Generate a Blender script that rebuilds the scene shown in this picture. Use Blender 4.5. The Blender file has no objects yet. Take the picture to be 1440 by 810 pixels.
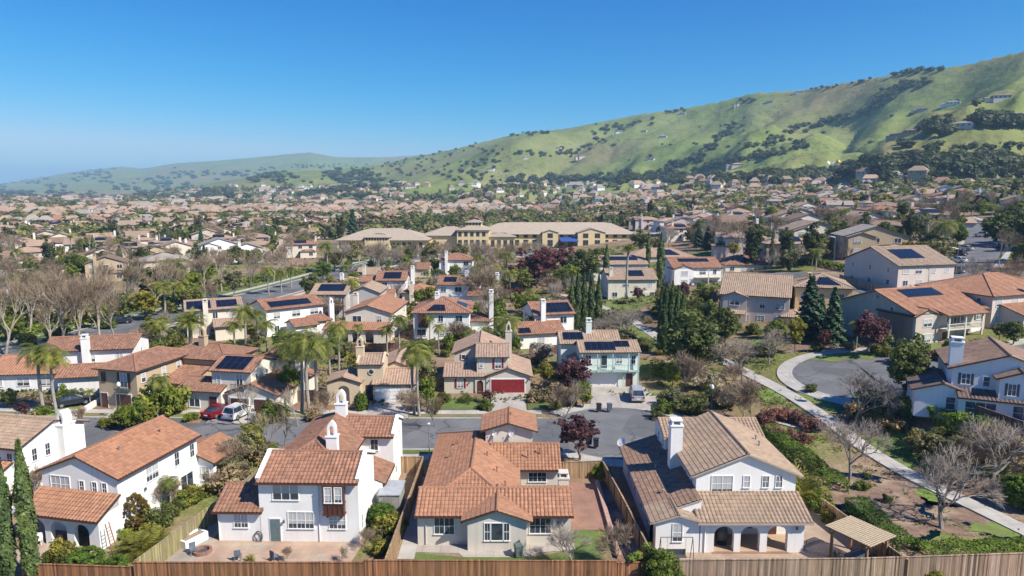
import bpy, bmesh, math, random
import numpy as np
from mathutils import Vector, Matrix
R = random.Random(7)
PI = math.pi
SC = bpy.context.scene
COL = SC.collection
rad = math.radians

# ------------------------------------------------------------------ camera
CAM_H, FPX, TH = 30.0, 960.0, rad(8.3)
cam = bpy.data.cameras.new('camera'); camo = bpy.data.objects.new('camera', cam); COL.objects.link(camo)
camo.location = (0, 0, CAM_H); camo.rotation_euler = (PI/2-TH, 0, 0)
cam.sensor_width = 36; cam.lens = 24; cam.clip_end = 60000; cam.clip_start = 0.5
SC.camera = camo

def ray(px, py):
    xc = (px-720)/FPX; yc = (405-py)/FPX
    return Vector((xc, math.cos(TH)+yc*math.sin(TH), -math.sin(TH)+yc*math.cos(TH)))
def P(px, py, z=0.0):
    d = ray(px, py); t = (z-CAM_H)/d.z
    return Vector((d.x*t, d.y*t, z))
def proj(p):
    z = p[2]-CAM_H; zc = p[1]*math.cos(TH)-z*math.sin(TH); yc = p[1]*math.sin(TH)+z*math.cos(TH)
    zc = max(zc, .1)
    return 720+FPX*p[0]/zc, 405-FPX*yc/zc

# ------------------------------------------------------------------ terrain height
def sstep(a, b, x):
    t = np.clip((x-a)/(b-a), 0, 1); return t*t*(3-2*t)
_rs = np.random.RandomState(3)
_NG = _rs.rand(256, 256)
def vnoise(x, y):
    xi = np.floor(x).astype(int); yi = np.floor(y).astype(int); fx = x-xi; fy = y-yi
    fx = fx*fx*(3-2*fx); fy = fy*fy*(3-2*fy)
    g = lambda a, b: _NG[a & 255, b & 255]
    return (g(xi, yi)*(1-fx)+g(xi+1, yi)*fx)*(1-fy)+(g(xi, yi+1)*(1-fx)+g(xi+1, yi+1)*fx)*fy
def fbm(x, y, o=4):
    s = 0; a = .5
    for k in range(o):
        s = s+a*vnoise(x*2**k+17*k, y*2**k+31*k); a *= .5
    return s
# skyline tables measured off the place: column (as tangent of azimuth) -> slope of the crest, distance of crest, distance of the foot
def _tab(rows):
    rows = sorted(rows); az = []; el = []; rr = []; r0 = []
    for px, py, rc, rf in rows:
        d = ray(px, py); h = math.hypot(d.x, d.y)
        az.append(math.atan2(d.x, d.y)); el.append(d.z/h); rr.append(rc); r0.append(rf)
    return [np.array(v) for v in (az, el, rr, r0)]
T_NEAR = _tab([(-400, 281, 3000, 1900), (150, 278, 3000, 1900), (230, 270, 3000, 1800), (280, 261, 3000, 1700), (400, 240, 3000, 1500), (475, 238, 3000, 1350), (540, 231, 2900, 1200),
    (570, 223, 2800, 1100), (640, 209, 2600, 1000), (720, 189, 2400, 900), (760, 184, 2350, 880), (800, 180, 2250, 850), (850, 170, 2150, 800), (900, 160, 2050, 780), (960, 152, 1950, 760), (1010, 143, 1880, 720),
    (1060, 130, 1800, 700), (1130, 126, 1720, 650), (1180, 117, 1650, 620), (1250, 105, 1550, 470), (1310, 97, 1480, 440), (1360, 90, 1420, 420), (1400, 80, 1380, 400), (1440, 71, 1340, 390), (1700, 20, 1300, 360), (2400, 0, 1200, 340)])
T_FAR = _tab([(-800, 266, 11000, 4000), (-200, 264, 11000, 4000), (0, 259, 10000, 3600), (60, 249, 10000, 3600), (100, 242, 9500, 3600), (170, 234, 9000, 3500), (200, 237, 8500, 3400), (250, 229, 8000, 3300),
    (300, 226, 7500, 3300), (350, 222, 7200, 3300), (400, 217, 7000, 3300), (435, 214, 6800, 3300), (475, 221, 6600, 3300), (540, 221, 6500, 3300), (600, 217, 6300, 3300), (700, 235, 6000, 3300), (1000, 262, 6000, 3300), (2400, 266, 6000, 3300)])
def _layer(T, az, r, seed, amp):
    e = np.interp(az, T[0], T[1]); rc = np.interp(az, T[0], T[2]); rf = np.interp(az, T[0], T[3])
    zr = CAM_H+e*rc
    t = (r-rf)/(rc-rf)
    tc = np.clip(t, 0, 1)
    g = .8*tc+.2*(1-np.cos(tc*PI))/2+.05*np.sin(tc*PI*3.0+seed+az*4)*(1-tc)*tc*3
    sh = (az-.37*tc)*6.2
    n = fbm(sh+seed*5+40, tc*1.1+seed*3+40, 3)
    rid = 1-np.abs(2*n-.95)*2.2
    z = zr*g-amp*zr*np.clip(rid, 0, 1)**1.5*(tc*(1-tc)*4)*.6
    z = z+zr*amp*.45*(fbm(az*16-tc*5+70+seed, tc*5+20, 4)-.45)*(tc*(1-tc)*4)
    z = z+zr*amp*.16*(fbm(az*48-tc*14+90+seed, tc*9+20, 3)-.45)*(tc*(1-tc)*4)
    z = np.where(t > 1, zr*(1-.35*(t-1)), z)
    return np.where(t > 0, np.maximum(z, -2), -2), np.clip(t*6, 0, 1)
def plain(x, y):
    s = np.where(x > 22, x-22, 0); s = s*s/(s+8)
    s = 330*(1-np.exp(-s/330))
    return .135*s*sstep(68, 112, y)+4.4*sstep(44, 54, x)*sstep(58, 71, y)*(1-sstep(80, 98, y))*(1-sstep(75, 110, x))
def terrain(x, y, info=False):
    x = np.asarray(x, float); y = np.asarray(y, float)
    r = np.hypot(x, y); az = np.arctan2(x, np.maximum(y, 1e-3))
    zp = plain(x, y)
    far = r > 330
    if not far.any(): return (zp, np.zeros_like(zp)) if info else zp
    z = zp.copy() if zp.ndim else np.array(zp); hill = np.zeros_like(z); rf, af, pf = r[far], az[far], zp[far]
    a, ha = _layer(T_NEAR, af, rf, 1.3, .55)
    b, hb = _layer(T_FAR, af, rf, 4.1, .16)
    h = np.maximum(a, b)*sstep(330, 560, rf)
    z[far] = np.maximum(pf, h)
    hill[far] = np.where(h > pf, np.where(a > b, ha, hb), 0)
    return (z, hill) if info else z
def tz(x, y): return float(terrain(np.array([x]), np.array([y]))[0])
_TT = 25*1.012**np.arange(520)
def G(px, py):
    """where the line of sight through a point of the picture meets the ground"""
    d = ray(px, py); lo, hi = 25.0, 12000.0
    T = _TT
    for k in range(3):
        below = CAM_H+d.z*T < terrain(d.x*T, d.y*T)
        i = int(np.argmax(below)) if below.any() else len(T)-1
        lo, hi = T[max(0, i-1)], T[i]; T = np.linspace(lo, hi, 24)
    return Vector((d.x*hi, d.y*hi, tz(d.x*hi, d.y*hi)))

# ------------------------------------------------------------------ materials
MATS = {}
def nt_mat(name):
    m = bpy.data.materials.new(name); m.use_nodes = True
    nt = m.node_tree; b = nt.nodes['Principled BSDF']
    return m, nt, b
def N(nt, typ, **kw):
    n = nt.nodes.new(typ)
    for k, v in kw.items():
        if k.startswith('i_'):
            n.inputs[k[2:].replace('_', ' ')].default_value = v
        else: setattr(n, k, v)
    return n
def ramp(nt, fac, stops):
    n = nt.nodes.new('ShaderNodeValToRGB')
    e = n.color_ramp.elements
    while len(e) > 1: e.remove(e[-1])
    for i, (p, c) in enumerate(stops):
        q = e[0] if i == 0 else e.new(p)
        q.position = p; q.color = (*c[:3], 1)
    nt.links.new(fac, n.inputs[0]); return n.outputs[0]
def mix(nt, fac, a, b, mode='MIX'):
    n = nt.nodes.new('ShaderNodeMix'); n.data_type = 'RGBA'; n.blend_type = mode
    for s, v in ((n.inputs[0], fac), (n.inputs[6], a), (n.inputs[7], b)):
        if hasattr(v, 'is_output'): nt.links.new(v, s)
        else: s.default_value = v if isinstance(v, (int, float)) else (*v[:3], 1)
    return n.outputs[2]
def noise(nt, scale, detail=4, vec=None, rough=.55):
    n = N(nt, 'ShaderNodeTexNoise'); n.inputs['Scale'].default_value = scale; n.inputs['Detail'].default_value = detail; n.inputs['Roughness'].default_value = rough
    if vec is not None: nt.links.new(vec, n.inputs['Vector'])
    return n.outputs['Fac']
def geo_pos(nt): return N(nt, 'ShaderNodeNewGeometry').outputs['Position']
def obj_co(nt): return N(nt, 'ShaderNodeTexCoord').outputs['Object']
def math_n(nt, op, a, b=0.0):
    n = N(nt, 'ShaderNodeMath', operation=op)
    for s, v in zip(n.inputs, (a, b)):
        if hasattr(v, 'is_output'): nt.links.new(v, s)
        else: s.default_value = v
    return n.outputs[0]
def bump(nt, b, h, strength=.4, dist=.02):
    n = N(nt, 'ShaderNodeBump'); n.inputs['Strength'].default_value = strength; n.inputs['Distance'].default_value = dist
    nt.links.new(h, n.inputs['Height']); nt.links.new(n.outputs[0], b.inputs['Normal'])
def sc(c, k): return tuple(min(1, v*k) for v in c)

def m_plain(name, col, rough=.6, metal=0, var=.12, scale=3):
    if name in MATS: return MATS[name]
    m, nt, b = nt_mat(name)
    f = noise(nt, scale, 4, geo_pos(nt))
    nt.links.new(ramp(nt, f, [(.3, sc(col, 1-var)), (.7, sc(col, 1+var))]), b.inputs['Base Color'])
    b.inputs['Roughness'].default_value = rough; b.inputs['Metallic'].default_value = metal
    MATS[name] = m; return m
def m_stucco(name, col):
    if name in MATS: return MATS[name]
    m, nt, b = nt_mat(name); pos = geo_pos(nt)
    big = noise(nt, .35, 4, pos); fine = noise(nt, 14, 3, pos)
    c = ramp(nt, big, [(.3, sc(col, .93)), (.68, sc(col, 1.03))])
    mp = N(nt, 'ShaderNodeMapping'); mp.inputs['Scale'].default_value = (2.2, 2.2, .14); nt.links.new(pos, mp.inputs[0])
    st = noise(nt, 1.0, 5, mp.outputs[0])
    c = mix(nt, ramp(nt, st, [(.50, (0, 0, 0)), (.78, (.42, .42, .42))]), c, (col[0]*.72, col[1]*.68, col[2]*.62))
    nt.links.new(c, b.inputs['Base Color']); b.inputs['Roughness'].default_value = .9
    bump(nt, b, fine, .25, .02)
    MATS[name] = m; return m
def m_tile(name, col, tile=(.33, .42), var=.3, pale=None):
    """roof tiles: every tile its own tone, by the roof's own run-of-slope coordinates"""
    if name in MATS: return MATS[name]
    m, nt, b = nt_mat(name)
    uv = N(nt, 'ShaderNodeTexCoord').outputs['UV']
    sp = N(nt, 'ShaderNodeSeparateXYZ'); nt.links.new(uv, sp.inputs[0])
    fu = math_n(nt, 'FLOOR', math_n(nt, 'DIVIDE', sp.outputs[0], tile[0])); fv = math_n(nt, 'FLOOR', math_n(nt, 'DIVIDE', sp.outputs[1], tile[1]))
    cb = N(nt, 'ShaderNodeCombineXYZ'); nt.links.new(fu, cb.inputs[0]); nt.links.new(fv, cb.inputs[1])
    wn = N(nt, 'ShaderNodeTexWhiteNoise', noise_dimensions='3D'); nt.links.new(cb.outputs[0], wn.inputs['Vector'])
    pos = geo_pos(nt)
    c = ramp(nt, wn.outputs['Value'], [(0, sc(col, 1-var)), (.5, col), (1, sc(col, 1+var))])
    big = noise(nt, .5, 5, pos)
    c = mix(nt, ramp(nt, big, [(.42, (0, 0, 0)), (.75, (.55, .55, .55))]), c, pale or (col[0]*.78, col[1]*.82, col[2]*.85))
    oi = N(nt, 'ShaderNodeObjectInfo').outputs['Random']
    c = mix(nt, 1.0, c, ramp(nt, oi, [(0, (.88, .88, .88)), (1, (1.08, 1.05, 1.02))]), 'MULTIPLY')
    nt.links.new(c, b.inputs['Base Color']); b.inputs['Roughness'].default_value = .82
    fr = math_n(nt, 'FRACT', math_n(nt, 'DIVIDE', sp.outputs[1], tile[1]))
    su = math_n(nt, 'SINE', math_n(nt, 'MULTIPLY', sp.outputs[0], 2*PI/tile[0]))
    h = math_n(nt, 'ADD', math_n(nt, 'MULTIPLY', fr, -.5), math_n(nt, 'MULTIPLY', su, .35))
    bump(nt, b, h, .5, .06)
    MATS[name] = m; return m
def m_leaf(name, col, var=.45, hue2=None, trans=.45):
    if name in MATS: return MATS[name]
    m, nt, b = nt_mat(name); pos = geo_pos(nt)
    f = noise(nt, 1.1, 3, pos)
    c2 = hue2 or sc(col, 1+var)
    c = ramp(nt, f, [(.3, sc(col, 1-var)), (.5, col), (.7, c2)])
    at = N(nt, 'ShaderNodeAttribute', attribute_name='tone').outputs['Fac']
    c = mix(nt, 1.0, c, ramp(nt, at, [(0, (.62, .66, .6)), (1, (1.3, 1.25, 1.1))]), 'MULTIPLY')
    oi = N(nt, 'ShaderNodeObjectInfo').outputs['Random']
    c = mix(nt, 1.0, c, ramp(nt, oi, [(0, (.75, .8, .8)), (.5, (1, 1, 1)), (1, (1.25, 1.15, .95))]), 'MULTIPLY')
    nt.links.new(c, b.inputs['Base Color']); b.inputs['Roughness'].default_value = .55
    b.inputs['Specular IOR Level'].default_value = .3
    if trans:
        tr = N(nt, 'ShaderNodeBsdfTranslucent'); nt.links.new(c, tr.inputs[0])
        ms = N(nt, 'ShaderNodeMixShader'); ms.inputs[0].default_value = trans
        nt.links.new(b.outputs[0], ms.inputs[1]); nt.links.new(tr.outputs[0], ms.inputs[2])
        nt.links.new(ms.outputs[0], nt.nodes['Material Output'].inputs[0])
    MATS[name] = m; return m
def m_wood(name, col, board=.14, axis=0, var=.35, grey=(.21, .17, .14)):
    if name in MATS: return MATS[name]
    m, nt, b = nt_mat(name)
    co = obj_co(nt); sp = N(nt, 'ShaderNodeSeparateXYZ'); nt.links.new(co, sp.inputs[0])
    k = math_n(nt, 'FLOOR', math_n(nt, 'DIVIDE', sp.outputs[axis], board))
    wn = N(nt, 'ShaderNodeTexWhiteNoise', noise_dimensions='1D'); nt.links.new(k, wn.inputs['W'])
    c = ramp(nt, wn.outputs['Value'], [(0, sc(col, 1-var*1.25)), (.45, col), (.8, sc(col, 1.35)), (1, (col[0]*1.55, col[1]*1.7, col[2]*2.1))])
    mp = N(nt, 'ShaderNodeMapping'); mp.inputs['Scale'].default_value = (9, 9, .7); nt.links.new(co, mp.inputs[0])
    g = noise(nt, 1, 5, mp.outputs[0])
    c = mix(nt, 1.0, c, ramp(nt, g, [(.3, (.62, .62, .62)), (.7, (1.15, 1.15, 1.15))]), 'MULTIPLY')
    w = noise(nt, .35, 4, geo_pos(nt))
    c = mix(nt, ramp(nt, w, [(.4, (0, 0, 0)), (.65, (.6, .6, .6))]), c, grey)
    nt.links.new(c, b.inputs['Base Color']); b.inputs['Roughness'].default_value = .85
    MATS[name] = m; return m
def m_glass(name, col, blind=None):
    if name in MATS: return MATS[name]
    m, nt, b = nt_mat(name)
    co = obj_co(nt)
    if blind:
        wv = N(nt, 'ShaderNodeTexWave', wave_type='BANDS', bands_direction='Z'); wv.inputs['Scale'].default_value = 3.2; wv.inputs['Distortion'].default_value = 0.3
        nt.links.new(co, wv.inputs[0])
        c = ramp(nt, wv.outputs['Fac'], [(.2, sc(blind, .75)), (.6, blind)])
        oi = N(nt, 'ShaderNodeObjectInfo').outputs['Random']
        sp = N(nt, 'ShaderNodeSeparateXYZ'); nt.links.new(co, sp.inputs[0])
        lim = math_n(nt, 'GREATER_THAN', sp.outputs[2], math_n(nt, 'MULTIPLY', math_n(nt, 'SUBTRACT', oi, .75), 1.0))
        nt.links.new(mix(nt, lim, col, c), b.inputs['Base Color'])
    else:
        f = noise(nt, 1.3, 3, geo_pos(nt))
        nt.links.new(ramp(nt, f, [(.35, sc(col, .6)), (.65, sc(col, 1.8))]), b.inputs['Base Color'])
    b.inputs['Roughness'].default_value = .08; b.inputs['Specular IOR Level'].default_value = .6
    MATS[name] = m; return m
def m_solar():
    if 'solar' in MATS: return MATS['solar']
    m, nt, b = nt_mat('solar')
    co = N(nt, 'ShaderNodeTexCoord').outputs['UV']
    br = N(nt, 'ShaderNodeTexBrick'); br.offset = 0; br.inputs['Scale'].default_value = 1; br.inputs['Brick Width'].default_value = 1.0; br.inputs['Row Height'].default_value = 1.65; br.inputs['Mortar Size'].default_value = .035
    br.inputs['Color1'].default_value = (.007, .009, .016, 1); br.inputs['Color2'].default_value = (.010, .013, .022, 1); br.inputs['Mortar'].default_value = (.028, .032, .042, 1)
    nt.links.new(co, br.inputs[0]); nt.links.new(br.outputs[0], b.inputs['Base Color'])
    b.inputs['Roughness'].default_value = .18; b.inputs['Specular IOR Level'].default_value = .5
    MATS['solar'] = m; return m
def m_ground2(name, c1, c2, scale=1.5, rough=.95, c3=None, bscale=20, bstr=.3):
    if name in MATS: return MATS[name]
    m, nt, b = nt_mat(name); pos = geo_pos(nt)
    f = noise(nt, scale, 6, pos, .6)
    c = ramp(nt, f, [(.32, c1), (.68, c2)])
    if c3:
        g = noise(nt, scale*.23, 4, pos)
        c = mix(nt, ramp(nt, g, [(.45, (0, 0, 0)), (.62, (1, 1, 1))]), c, c3)
    fi = noise(nt, bscale, 3, pos)
    c = mix(nt, 1.0, c, ramp(nt, fi, [(.25, (.78, .78, .78)), (.75, (1.18, 1.18, 1.18))]), 'MULTIPLY')
    nt.links.new(c, b.inputs['Base Color']); b.inputs['Roughness'].default_value = rough
    bump(nt, b, fi, bstr, .05)
    MATS[name] = m; return m
def m_asphalt():
    if 'asphalt' in MATS: return MATS['asphalt']
    m, nt, b = nt_mat('asphalt'); pos = geo_pos(nt)
    f = noise(nt, .22, 5, pos)
    c = ramp(nt, f, [(.3, (.115, .118, .124)), (.7, (.17, .172, .178))])
    vo = N(nt, 'ShaderNodeTexVoronoi', feature='DISTANCE_TO_EDGE'); vo.inputs['Scale'].default_value = .16
    wob = N(nt, 'ShaderNodeTexNoise'); wob.inputs['Scale'].default_value = .5; nt.links.new(pos, wob.inputs['Vector'])
    av = N(nt, 'ShaderNodeVectorMath', operation='MULTIPLY_ADD'); nt.links.new(wob.outputs['Color'], av.inputs[0]); av.inputs[1].default_value = (3, 3, 0); nt.links.new(pos, av.inputs[2])
    nt.links.new(av.outputs[0], vo.inputs['Vector'])
    c = mix(nt, ramp(nt, vo.outputs['Distance'], [(0.004, (.7, .7, .7)), (.016, (0, 0, 0))]), c, (.035, .036, .038))
    v2 = N(nt, 'ShaderNodeTexVoronoi'); v2.inputs['Scale'].default_value = .14; nt.links.new(pos, v2.inputs['Vector'])
    sv2 = N(nt, 'ShaderNodeSeparateXYZ'); nt.links.new(v2.outputs['Color'], sv2.inputs[0])
    c = mix(nt, ramp(nt, sv2.outputs[0], [(.80, (0, 0, 0)), (.82, (.45, .45, .45))]), c, (.075, .077, .08))
    oil = noise(nt, .7, 5, pos); c = mix(nt, ramp(nt, oil, [(.62, (0, 0, 0)), (.75, (.5, .5, .5))]), c, (.07, .07, .072))
    fi = noise(nt, 9, 4, pos)
    c = mix(nt, 1.0, c, ramp(nt, fi, [(.3, (.85, .85, .85)), (.7, (1.12, 1.12, 1.12))]), 'MULTIPLY')
    nt.links.new(c, b.inputs['Base Color']); b.inputs['Roughness'].default_value = .9
    MATS['asphalt'] = m; return m
def m_concrete(name='concrete', col=(.45, .425, .385), slab=1.6):
    if name in MATS: return MATS[name]
    m, nt, b = nt_mat(name); pos = geo_pos(nt)
    f = noise(nt, .5, 6, pos)
    c = ramp(nt, f, [(.3, sc(col, .8)), (.7, sc(col, 1.12))])
    br = N(nt, 'ShaderNodeTexBrick'); br.offset = 0; br.inputs['Scale'].default_value = 1; br.inputs['Brick Width'].default_value = slab; br.inputs['Row Height'].default_value = slab; br.inputs['Mortar Size'].default_value = .03
    br.inputs['Color1'].default_value = (1, 1, 1, 1); br.inputs['Color2'].default_value = (.93, .93, .93, 1); br.inputs['Mortar'].default_value = (.72, .7, .68, 1)
    nt.links.new(pos, br.inputs[0])
    c = mix(nt, 1.0, c, br.outputs[0], 'MULTIPLY')
    nt.links.new(c, b.inputs['Base Color']); b.inputs['Roughness'].default_value = .9
    MATS[name] = m; return m
def m_pavers(name, c1, c2, cm, w=.4, h=.2):
    if name in MATS: return MATS[name]
    m, nt, b = nt_mat(name); pos = geo_pos(nt)
    br = N(nt, 'ShaderNodeTexBrick'); br.inputs['Scale'].default_value = 1; br.inputs['Brick Width'].default_value = w; br.inputs['Row Height'].default_value = h; br.inputs['Mortar Size'].default_value = .02
    br.inputs['Color1'].default_value = (*c1, 1); br.inputs['Color2'].default_value = (*c2, 1); br.inputs['Mortar'].default_value = (*cm, 1)
    nt.links.new(pos, br.inputs[0])
    f = noise(nt, .6, 5, pos)
    c = mix(nt, 1.0, br.outputs[0], ramp(nt, f, [(.3, (.75, .76, .78)), (.7, (1.15, 1.12, 1.08))]), 'MULTIPLY')
    nt.links.new(c, b.inputs['Base Color']); b.inputs['Roughness'].default_value = .88
    MATS[name] = m; return m

# ------------------------------------------------------------------ mesh builder
class MB:
    def __init__(s): s.v = []; s.f = []; s.m = []; s.uv = {}
    def poly(s, pts, mat=0, uv=None):
        i = len(s.v); s.v += [tuple(p) for p in pts]; s.f.append(tuple(range(i, i+len(pts)))); s.m.append(mat)
        if uv: s.uv[len(s.f)-1] = uv
    def box(s, x0, y0, z0, x1, y1, z1, mat=0, bottom=True):
        i = len(s.v)
        s.v += [(x0, y0, z0), (x1, y0, z0), (x1, y1, z0), (x0, y1, z0), (x0, y0, z1), (x1, y0, z1), (x1, y1, z1), (x0, y1, z1)]
        fs = [(0, 1, 5, 4), (1, 2, 6, 5), (2, 3, 7, 6), (3, 0, 4, 7), (4, 5, 6, 7)]
        if bottom: fs.append((3, 2, 1, 0))
        for f in fs: s.f.append(tuple(i+k for k in f)); s.m.append(mat)
    def obox(s, c, ux, uy, uz, hx, hy, hz, mat=0):
        c = Vector(c); i = len(s.v)
        for k in (-1, 1):
            for a, b in ((-1, -1), (1, -1), (1, 1), (-1, 1)):
                s.v.append(tuple(c+ux*hx*a+uy*hy*b+uz*hz*k))
        for f in [(0, 1, 5, 4), (1, 2, 6, 5), (2, 3, 7, 6), (3, 0, 4, 7), (4, 5, 6, 7), (3, 2, 1, 0)]:
            s.f.append(tuple(i+k for k in f)); s.m.append(mat)
    def bar(s, a, b, w, h=None, mat=0):
        a = Vector(a); b = Vector(b); h = h or w; d = (b-a); L = d.length; d.normalize()
        up = Vector((0, 0, 1)) if abs(d.z) < .95 else Vector((0, 1, 0))
        sx = d.cross(up).normalized(); u = sx.cross(d)
        s.obox((a+b)/2, d, sx, u, L/2, w/2, h/2, mat)
    def tube(s, a, b, r0, r1, n=6, mat=0, cap=True):
        a = Vector(a); b = Vector(b); d = b-a
        if d.length < 1e-6: return
        d.normalize(); up = Vector((0, 0, 1)) if abs(d.z) < .9 else Vector((1, 0, 0))
        sx = d.cross(up).normalized(); sy = d.cross(sx)
        i = len(s.v)
        for p, r in ((a, r0), (b, r1)):
            for k in range(n):
                t = 2*PI*k/n; s.v.append(tuple(p+sx*r*math.cos(t)+sy*r*math.sin(t)))
        for k in range(n):
            j = (k+1) % n; s.f.append((i+k, i+n+k, i+n+j, i+j)); s.m.append(mat)
        if cap:
            s.f.append(tuple(i+n+k for k in range(n))[::-1]); s.m.append(mat)
            s.f.append(tuple(i+k for k in range(n))); s.m.append(mat)
    def lathe(s, prof, n=12, mat=0, c=(0, 0, 0)):
        i = len(s.v); m = len(prof)
        for r, z in prof:
            for k in range(n):
                t = 2*PI*k/n; s.v.append((c[0]+r*math.cos(t), c[1]+r*math.sin(t), c[2]+z))
        for q in range(m-1):
            for k in range(n):
                j = (k+1) % n; s.f.append((i+q*n+k, i+q*n+j, i+(q+1)*n+j, i+(q+1)*n+k)); s.m.append(mat)
    def mesh(s, name, mats):
        me = bpy.data.meshes.new(name); me.from_pydata(s.v, [], s.f)
        for m in mats: me.materials.append(m)
        me.polygons.foreach_set('material_index', s.m)
        if s.uv:
            ul = me.uv_layers.new(name='UVMap')
            for fi, uv in s.uv.items():
                p = me.polygons[fi]
                for k, li in enumerate(p.loop_indices): ul.data[li].uv = uv[k]
        me.update(); return me
    def build(s, name, mats, parent=None, smooth=False, loc=None, rotz=0):
        if not isinstance(mats, (list, tuple)): mats = [mats]
        me = s.mesh(name, mats)
        if smooth: me.polygons.foreach_set('use_smooth', [True]*len(me.polygons))
        return put(name, me, parent, loc, rotz)
def put(name, me, parent=None, loc=None, rotz=0, scale=None):
    o = bpy.data.objects.new(name, me); COL.objects.link(o)
    if parent: o.parent = parent
    if loc is not None: o.location = loc
    if rotz: o.rotation_euler = (0, 0, rotz)
    if scale is not None: o.scale = scale if hasattr(scale, '__len__') else (scale,)*3
    return o
LABELS = {}
AUTO = []           # things whose label waits for their neighbours: (object, look, zone)
def tag(o, label, cat, group=None):
    o['label'] = label; o['category'] = cat
    if group: o['group'] = group
    return o
def auto(o, look, cat, zone, group=None):
    o['category'] = cat
    if group: o['group'] = group
    AUTO.append((o, look, zone)); return o
def thing(name, label, cat, loc=(0, 0, 0), rotz=0, group=None):
    o = bpy.data.objects.new(name, None); COL.objects.link(o); o.empty_display_size = .5
    o.location = loc; o.rotation_euler = (0, 0, rotz)
    if label: tag(o, label, cat, group)
    return o
def struct(o, kind='structure'): o['kind'] = kind; return o
def copy_tree(o, parent=None):
    c = o.copy(); COL.objects.link(c)
    if parent: c.parent = parent
    for ch in o.children: copy_tree(ch, c)
    return c
# ------------------------------------------------------------------ houses
MWHITE = m_plain('white_paint', (.78, .78, .76), .5, var=.05)
MDARK = m_plain('dark_fascia', (.06, .035, .025), .7)
MTRIM = m_plain('cream_trim', (.62, .58, .5), .6)
MMETAL = m_plain('grey_metal', (.32, .33, .34), .45, .6)
MBROWN = m_plain('brown_paint', (.09, .035, .025), .5)
MSHADOWGREY = m_plain('dark_grey_paint', (.07, .08, .085), .5)
MRED = m_plain('red_paint', (.23, .018, .022), .5, var=.2)
MTEAL = m_plain('teal_paint', (.36, .47, .43), .55)
GL_DARK = m_glass('pane_dark', (.03, .04, .055))
GL_BLIND = m_glass('pane_blinds', (.05, .06, .075), (.50, .51, .52))
GL_BLUE = m_glass('pane_blue', (.05, .08, .12))
WHITE = m_stucco('stucco_white', (.80, .79, .77)); CREAM = m_stucco('stucco_cream', (.68, .62, .52)); BEIGE = m_stucco('stucco_beige', (.56, .49, .41))
TAN = m_stucco('stucco_tan', (.47, .36, .24)); PINKISH = m_stucco('stucco_pinkish', (.60, .51, .46)); GREY = m_stucco('stucco_grey', (.44, .42, .41)); YELLOW = m_stucco('stucco_yellow', (.68, .52, .29)); BLUEW = m_stucco('stucco_bluish', (.6, .66, .7)); TAUPE = m_stucco('stucco_taupe', (.40, .36, .31))
T_RED = m_tile('tile_terracotta', (.275, .142, .09)); T_ORANGE = m_tile('tile_orange', (.335, .17, .10), var=.2); T_BROWN = m_tile('tile_brown', (.24, .155, .11), var=.25); T_TAN = m_tile('tile_tan', (.33, .24, .17), var=.18); T_GREY = m_tile('tile_grey', (.30, .27, .235), var=.15); T_PINK = m_tile('tile_faded', (.355, .245, .18), var=.2); T_DARK = m_tile('tile_dark', (.15, .10, .085), var=.2)

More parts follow.
